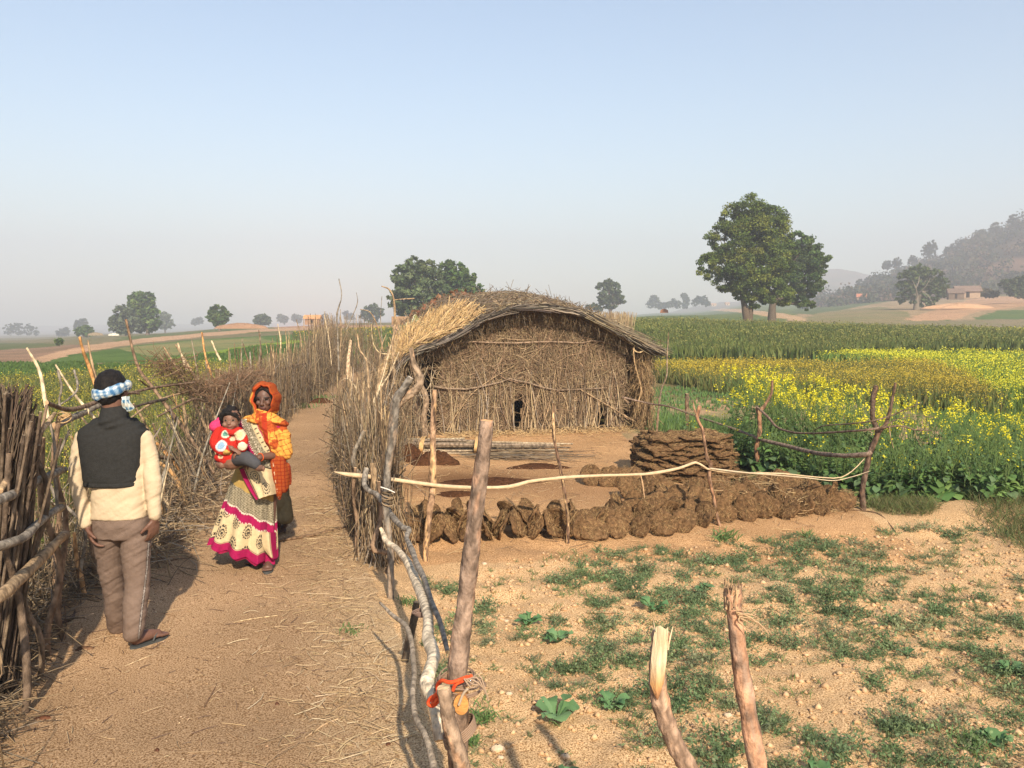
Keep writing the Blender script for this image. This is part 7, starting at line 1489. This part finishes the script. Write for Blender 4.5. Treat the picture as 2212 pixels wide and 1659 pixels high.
    limb(t, [q(535, 918), q(522, 950), q(519, 975, -.02)], [.062, .055, .05])
    A0, A1 = q(520, 905), q(590, 1030); dv = A1 - A0; dv[1] = 0; dv /= np.linalg.norm(dv); pv = np.array([dv[2] * -1, 0, dv[0]]); pv = pv if pv[0] > 0 else -pv
    def scol(V, N_):
        d = (V - A0) @ pv; L_ = (V - A0) @ dv; C = np.tile(YEL, (len(V), 1)); m1 = (d > -.06) & (d < .002); C[m1] = MAG; m1 = (d >= .002) & (d < .014); C[m1] = (.55, .48, .38); m1 = (d >= .002) & (d < .014) & (np.sin(L_ * 420) > 0); C[m1] = MAG * .6; m1 = (d >= .014) & (d < .085); C[m1] = OLI; m2 = m1 & (np.sin(L_ * 330 + 2 * np.sin(d * 500)) > .35); C[m2] = (.36, .32, .23); m2 = (np.abs(d - .050) < .004) & (np.sin(L_ * 300) > 0); C[m2] = (.6, .52, .4)
        m1 = (d >= .085) & (d < .125); C[m1] = CRE; m2 = m1 & (np.sin(L_ * 160) > .6) & (np.abs(d - .105) < .01); C[m2] = (.08, .07, .05); m1 = (d >= .125); C[m1] = MAG; return C
    mobj('sari_wrap', remesh(t, .006, 2, post=lambda V: .012 * (fbm(V[:, 0] * 9 + V[:, 2] * 9, V[:, 2] * 3 - V[:, 0] * 3, .8, 3) - .5), col=scol), mCloth, wo)
    # the printed end panel hanging over the hip
    g = gridof([[q(516, 1012, -.16), q(540, 1004, -.21), q(570, 1008, -.19), q(600, 1014, -.06)], [q(526, 1035, -.19), q(550, 1030, -.235), q(575, 1030, -.20), q(600, 1035, -.06)], [q(540, 1060, -.22), q(560, 1055, -.24), q(580, 1052, -.21), q(600, 1052, -.07)], [q(553, 1080, -.24), q(566, 1075, -.245), q(582, 1070, -.22), q(600, 1066, -.08)]], 90, 110)
    u = np.linspace(0, 1, 90)[:, None] + np.zeros((90, 110)); w_ = np.linspace(0, 1, 110)[None] + np.zeros((90, 110)); Cg = np.tile(CRE, (90, 110, 1)); 
    for (cu, cw, r0) in [(.30, .36, .17), (.66, .58, .19)]:
        dx, dy = (w_ - cw) * 1.25, (u - cu); r = np.hypot(dx, dy * (1 - .3 * np.sign(dy))); th_ = np.arctan2(dy, dx); Cg[((r > r0 * .78) & (r < r0) & (np.sin(th_ * 16) < .6)) | ((r > r0 * .38) & (r < r0 * .52)) | (r < r0 * .16)] = (.045, .04, .035)
    Cg[(np.abs(w_ - .165) < .012)] = (.05, .04, .03); Cg[w_ < .13] = MAG; Cg[(u < .04)] = (.05, .04, .03); g[..., 1] += .006 * np.sin(w_ * 22); mb = MB(); sheet(mb, g, Cg); sheet(mb, g + [0, .008, 0], Cg); mb.build('sari_panel', mCloth, wo)
    # shawl: hood, neck folds, wrap over her left shoulder, hanging end
    OR, YO_, RD = np.array([.42, .085, .02]), np.array([.66, .32, .06]), np.array([.34, .035, .014])
    def shc(V, N_=None, lower=0.0):
        x, z = V[..., 0] - hc[0], V[..., 2] - hc[2]; k = fbm(x * 6 + 3, z * 6, .6); C = np.where((k > .66)[..., None], OR, YO_); C = np.where(((z > .06) | (k > .74) | ((z > -.10) & (x > .03)))[..., None], OR * .8, C)
        wb = (fbm(x * 5, z * 5, .4) - .5) * .05; ch = (np.abs(((x * 1 + z * .35 + wb) / .042) % 1 - .5) < .05) | (np.abs(((z - x * .25 + wb) / .046) % 1 - .5) < .05); C = np.where(ch[..., None], RD * .45 + C * .25, C); C = np.where(((np.abs(x - .02 + (z + .12) * .12) < .020) & (z < -.10) & (z > -.42))[..., None], RD, C); return C
    rows = []; n3 = 72; a3 = np.linspace(0, 2 * math.pi, n3, endpoint=False)
    for dy, rx, rz, cz, dx in [(-.062, .070, .098, .008, .0), (-.076, .080, .110, .010, -.004), (-.060, .094, .122, .010, -.006), (-.01, .108, .134, .008, -.008), (.05, .112, .138, .0, -.006), (.10, .095, .125, -.01, 0), (.135, .05, .08, -.02, 0), (.145, .004, .006, -.02, 0)]:
        lw = 1 + .16 * np.clip(-np.sin(a3), 0, 1); rows.append(hc + np.stack([dx + np.cos(a3) * rx * (1 + .08 * np.clip(-np.sin(a3), 0, 1)), np.full(n3, dy) + .006 * np.sin(5 * a3), cz + np.sin(a3) * rz * lw], 1))
    mbh = MB(); Rr = np.stack([catmull(np.array(rows)[:, j], 40) for j in range(n3)], 1); Rr += .005 * np.sin(a3 * 7 + 1)[None, :, None]; idx = np.arange(40 * n3).reshape(40, n3); qd = np.stack([idx[:-1], np.roll(idx[:-1], -1, 1), np.roll(idx[1:], -1, 1), idx[1:]], -1).reshape(-1, 4)
    Ch = shc(Rr); Ch = np.where((np.arange(40) < 7)[:, None, None], RD * .5 + OR * .55, Ch); mbh.add(Rr.reshape(-1, 3), qd, c=Ch.reshape(-1, 3)); shw = mbh.build('shawl', mCloth, wo)
    s = MB()
    for k in range(4):
        zz = -.128 - .022 * k; aa = np.linspace(0, 2 * math.pi, 26); limb(s, [hc + [math.cos(t_) * (.080 + .022 * k) + .004 * k, math.sin(t_) * (.078 + .014 * k) + .005, zz + .020 * math.cos(t_ + 2.2) + .012 * math.sin(t_) * -1] for t_ in aa], [.021] * 26, n=10, res=60)
    limb(s, [q(573, 920), q(573, 905)], [.11, .085], n=20); limb(s, [q(588, 920, -.01), q(601, 932, -.01), q(609, 955, -.02), q(612, 978, -.03)], [.080, .083, .078, .066], n=20, res=16)
    limb(s, [q(578, 920, -.07), q(590, 950, -.09), q(602, 978, -.08)], [.075, .070, .05], n=18, res=14); limb(s, [q(560, 915, -.06), q(575, 945, -.11), q(590, 972, -.12)], [.030, .030, .022], n=10, res=14)
    limb(s, [q(548, 906, .0), q(535, 907, .0), q(528, 912, 0)], [.045, .036, .025], n=12)
    wrap = remesh(s, .006, 2, post=lambda V: .034 * (fbm(V[:, 0] * 5 + 3, V[:, 2] * 20 + V[:, 0] * 9, .8, 3) - .5), col=shc); mobj('shawl_wrap', wrap, mCloth, shw)
    s = MB(); limb(s, [q(596, 975, -.06), q(602, 1000, -.07), q(608, 1030, -.05), q(611, 1050, -.04)], [.060, .060, .066, .050], n=18, res=14); limb(s, [q(598, 1030, -.08), q(602, 1062, -.08), q(603, 1078, -.07)], [.042, .028, .008], n=14, res=12); limb(s, [q(616, 1010, -.03), q(624, 1032, -.02), q(628, 1046, -.02)], [.045, .024, .007], n=14, res=12); limb(s, [q(590, 975, -.1), q(590, 1010, -.11), q(596, 1040, -.11)], [.030, .026, .02], n=12, res=12)
    def lowc(V, N_):
        x, z = V[:, 0] - hc[0], V[:, 2]; C = np.tile(OR * .72, (len(V), 1)); ch = (np.abs((x / .026) % 1 - .5) < .09) | (np.abs((z / .03) % 1 - .5) < .08); C[ch] = RD * .6; C[(np.abs(x - .085 + (z - .9) * .1) < .002) & (np.sin(z * 90) > .2)] = (.55, .38, .24); return C
    mobj('shawl_end', remesh(s, .006, 2, post=lambda V: .022 * (fbm(V[:, 0] * 16, V[:, 2] * 3, .8, 3) - .5), col=lowc), mCloth, shw)
    for hh, tt in ((hA, ta), (hB, tb)): sandal(wo, hh - [0, 0, .018], tt - [0, 0, .018])
    # bangles
    mb = MB(); c = LA[-1] + (LA[-2] - LA[-1]) * .06; ax = unit(LA[-1] - LA[-2]); u_ = unit(np.cross(ax, [0, 0, 1])); v_ = np.cross(ax, u_); aa = np.linspace(0, 6.3, 24); tube(mb, [c + (u_ * math.cos(t_) + v_ * math.sin(t_)) * .030 for t_ in aa], .004, n=6, col=(.55, .10, .03)); mb.build('bangle', mCloth, wo)
make_woman()

# ---- the child on her hip
def make_toddler():
    Y = 6.44; q = lambda x, y, dy=0.0: P(x, y, Y + dy); ch = empty('person', q(500, 985), 'small child with dark hair in a red patterned jacket, carried on the woman\'s hip', 'person', 'people on the path')
    b = MB(); hc = q(500, 906); sk = np.array([.20, .105, .07])
    ell(b, hc + [0, 0, .012], [.066, .076, .074], n=24); ell(b, hc + [.004, -.025, -.035], [.052, .05, .045], n=20); ell(b, hc + [.006, -.078, -.022], [.012, .012, .011]); ell(b, hc + [.006, -.070, -.046], [.018, .009, .008]); ell(b, hc + [.006, -.058, -.065], [.018, .014, .012])
    for sx in (-1, 1): ell(b, hc + [.034 * sx, -.052, -.034], [.020, .02, .02])
    ell(b, hc + [-.062, .0, -.01], [.01, .018, .022])
    limb(b, [q(496, 940), q(499, 922)], [.05, .035]); limb(b, [q(500, 990), q(497, 940)], [.09, .075], n=18)
    limb(b, [q(478, 938), q(480, 965, -.05), q(500, 968, -.12)], [.035, .03, .02]); limb(b, [q(515, 938), q(527, 958, -.04), q(520, 972, -.10)], [.035, .03, .02])
    hand(b, q(502, 970, -.12), (.9, -.2, -.3), (0, .3, -1), side=1, L=.55, curl=.6); hand(b, q(519, 974, -.10), (-.8, -.2, -.5), (0, .3, -1), side=-1, L=.55, curl=.6)
    limb(b, [q(505, 990), q(535, 992, -.10), q(556, 1008, -.12), q(560, 1012, -.12)], [.06, .045, .03, .024]); limb(b, [q(490, 990, .05), q(478, 1000, .0), q(480, 1004, -.05)], [.06, .045, .03]); 
    limb(b, [q(560, 1010, -.12), q(566, 1012, -.16), q(569, 1012, -.19)], [.024, .022, .014])
    for k in range(5): p = q(568, 1012, -.185) + [.0, 0, (k - 2) * .009]; limb(b, [p, p + [.010, -.012, 0]], [.0065, .005], n=6, res=4)
    def fc(V, N_):
        C = np.tile(sk, (len(V), 1)); r = V - hc - [.006, 0, 0]; front = r[:, 1] < -.03; e = front & (((np.abs(r[:, 0]) - .027) / .013) ** 2 + ((r[:, 2] - .000) / .007) ** 2 < 1); C[e] = (.17, .13, .11); p = front & (((np.abs(r[:, 0]) - .027) / .007) ** 2 + ((r[:, 2]) / .0075) ** 2 < 1); C[p] = (.01, .008, .006); bw = front & (np.abs(np.abs(r[:, 0]) - .027) < .015) & (np.abs(r[:, 2] - .018) < .003); C[bw] = (.03, .018, .014); lp = front & (np.abs(r[:, 0]) < .018) & (np.abs(r[:, 2] + .046) < .007); C[lp] = (.16, .05, .04); return C
    mobj('body', remesh(b, .0045, 2, col=fc), mSkin, ch)
    h = MB(); ell(h, hc + [-.008, .018, .028], [.074, .078, .074], n=24); ell(h, hc + [-.030, .010, -.008], [.052, .06, .06]); limb(h, [hc + [-.062, -.040, .010], hc + [-.05, -.052, .040], hc + [0, -.066, .050], hc + [.045, -.052, .036], hc + [.064, -.03, .0]], [.018, .020, .020, .019, .016], n=8)
    mobj('hair', remesh(h, .005, 1, post=lambda V: .034 * (fbm(V[:, 0] * 22, V[:, 2] * 22 + V[:, 1] * 9, .5, 3) - .5)), mHair, ch)
    j = MB(); limb(j, [q(498, 985, .0), q(494, 962), q(494, 936)], [.096, .098, .078], n=20); limb(j, [q(476, 934), q(466, 955, -.02), q(478, 972, -.08), q(490, 972, -.11)], [.048, .048, .042, .034], n=16, res=14); limb(j, [q(514, 934, -.02), q(524, 950, -.06), q(524, 966, -.11)], [.044, .046, .038], n=16, res=12)
    ell(j, q(480, 988, -.03), [.062, .055, .045]); limb(j, [q(484, 929, -.04), q(500, 934, -.08), q(514, 929, -.05)], [.022, .024, .022], n=10)
    def jc(V, N_):
        x, z = V[:, 0] - hc[0], V[:, 2] - hc[2]; C = np.tile(np.array([.50, .030, .022]), (len(V), 1))
        for (cx, cz, r, col, inn) in [(484, 938, .032, (.55, .60, .48), (.12, .30, .24)), (478, 962, .044, (.55, .60, .60), (.25, .38, .50)), (500, 948, .020, (.66, .50, .34), (.66, .5, .34)), (516, 940, .040, (.66, .55, .36), (.62, .48, .26)), (525, 962, .034, (.62, .58, .42), (.55, .52, .38)), (492, 976, .026, (.66, .42, .12), (.66, .42, .12)), (475, 986, .02, (.66, .5, .34), (.6, .4, .2))]:
            p = q(cx, cz, -.1); dx, dz = V[:, 0] - p[0], V[:, 2] - p[2]; rr = np.hypot(dx, dz * 1.1 + .25 * np.abs(dx)); C[(rr < r) & (N_[:, 1] < .4)] = col; C[(rr < r * .62) & (N_[:, 1] < .4)] = inn
        return C
    jk = mobj('jacket', remesh(j, .006, 2, post=lambda V: .012 * (fbm(V[:, 0] * 12, V[:, 2] * 12, .6, 3) - .5), col=jc), M('fleece', (.85, .85, .85), (1.15, 1.15, 1.15), 90, .95, .5, 220, attr=True, spec=.03), ch)
    hd = MB(); ell(hd, q(470, 921, .05), [.062, .07, .052]); ell(hd, q(478, 916, .06), [.05, .06, .06]); mobj('hood', remesh(hd, .006, 1, col=(.66, .05, .15)), MATS['fleece'], jk)
    t = MB(); limb(t, [q(508, 988), q(532, 990, -.10), q(552, 1002, -.125)], [.072, .055, .042], n=16, res=12); limb(t, [q(492, 990, .05), q(480, 998, .0)], [.06, .05], n=14); mobj('trousers', remesh(t, .006, 2, col=(.065, .065, .070)), mCloth, ch)
make_toddler()

# ---- the second child, almost hidden behind the woman
def make_child():
    Y = 7.75; q = lambda x, y, dy=0.0: P(x, y, Y + dy); f0 = G(598, 1155); f1 = G(612, 1148); ch = empty('person', (f0[0], f0[1], 0), 'older child in khaki trousers mostly hidden behind the woman, one dark hand and leg showing', 'person', 'people on the path')
    b = MB(); sk = (.07, .036, .026); hc = q(588, 935)
    ell(b, hc, [.066, .078, .09], n=20); ell(b, hc + [0, -.02, -.05], [.045, .05, .045]); ell(b, hc + [0, -.078, -.02], [.010, .012, .012])
    for sx in (-1, 1): ell(b, hc + [.066 * sx, 0, -.015], [.01, .016, .022])
    limb(b, [q(592, 965), q(589, 950)], [.06, .038]); limb(b, [q(598, 1070), q(596, 1010), q(593, 970)], [.085, .08, .075], n=18); LA = [q(607, 978), q(616, 1015), q(620, 1045)]; limb(b, LA, [.036, .03, .021]); limb(b, [q(577, 978), q(572, 1015), q(574, 1045)], [.036, .03, .021])
    hand(b, LA[-1], (.0, -.2, -1), (-.6, -.4, 0), side=1, L=.8, curl=.6); hand(b, q(574, 1045), (.0, -.2, -1), (.6, -.4, 0), side=-1, L=.8, curl=.6)
    f0[2] = f1[2] = 0.012; limb(b, [q(592, 1070), q(596, 1110), f0 + [0, .06, .07]], [.06, .042, .027]); limb(b, [q(608, 1070), q(610, 1110), f1 + [0, .06, .07]], [.06, .042, .027])
    for f_ in (f0, f1): foot(b, f_ + [0, .08, 0], f_ + [.01, -.10, 0], L=.75); limb(b, [f_ + [0, .06, .07], f_ + [0, .065, .03]], [.027, .026])
    mobj('body', remesh(b, .0055, 2, col=sk), mSkin, ch); h = MB(); ell(h, hc + [0, .015, .02], [.072, .078, .082], n=20); mobj('hair', remesh(h, .007, 1), mHair, ch)
    t = MB(); limb(t, [q(600, 1060), q(600, 1082)], [.105, .108], n=20); limb(t, [q(592, 1080), q(596, 1112)], [.070, .062], n=16); limb(t, [q(610, 1080), q(616, 1116)], [.076, .074], n=16); mobj('trousers', remesh(t, .007, 2, post=lambda V: .016 * (fbm(V[:, 0] * 12, V[:, 2] * 5, .6, 3) - .5), col=(.20, .165, .09)), mCloth, ch)
    s = MB(); limb(s, [q(598, 1066), q(596, 1020), q(593, 975)], [.100, .095, .085], n=20); limb(s, [q(606, 978), q(614, 1010)], [.045, .042], n=14); limb(s, [q(578, 978), q(573, 1010)], [.045, .042], n=14); mobj('shirt', remesh(s, .007, 2, col=(.16, .12, .09)), mCloth, ch)
make_child()
# ------------------------------------------------------------------ haze
def haze():
    x0, x1, y0, y1, z0, z1 = -1600, 1600, -300, 1500, -32, 135
    v = [(x, y, z) for z in (z0, z1) for y in (y0, y1) for x in (x0, x1)]
    mb = MB(); mb.add(v, [(0, 2, 3, 1), (4, 5, 7, 6), (0, 1, 5, 4), (2, 6, 7, 3), (0, 4, 6, 2), (1, 3, 7, 5)])
    m = bpy.data.materials.new('haze'); m.use_nodes = True
    N = m.node_tree.nodes; L = m.node_tree.links; N.remove(N['Principled BSDF'])
    vo = N.new('ShaderNodeVolumePrincipled'); vo.inputs['Color'].default_value = (.70, .735, .82, 1)
    vo.inputs['Density'].default_value = .0014; vo.inputs['Anisotropy'].default_value = 0.0
    L.new(vo.outputs[0], N['Material Output'].inputs['Volume'])
    tag(mb.build('haze', m, smooth=False), kind='stuff')
haze()
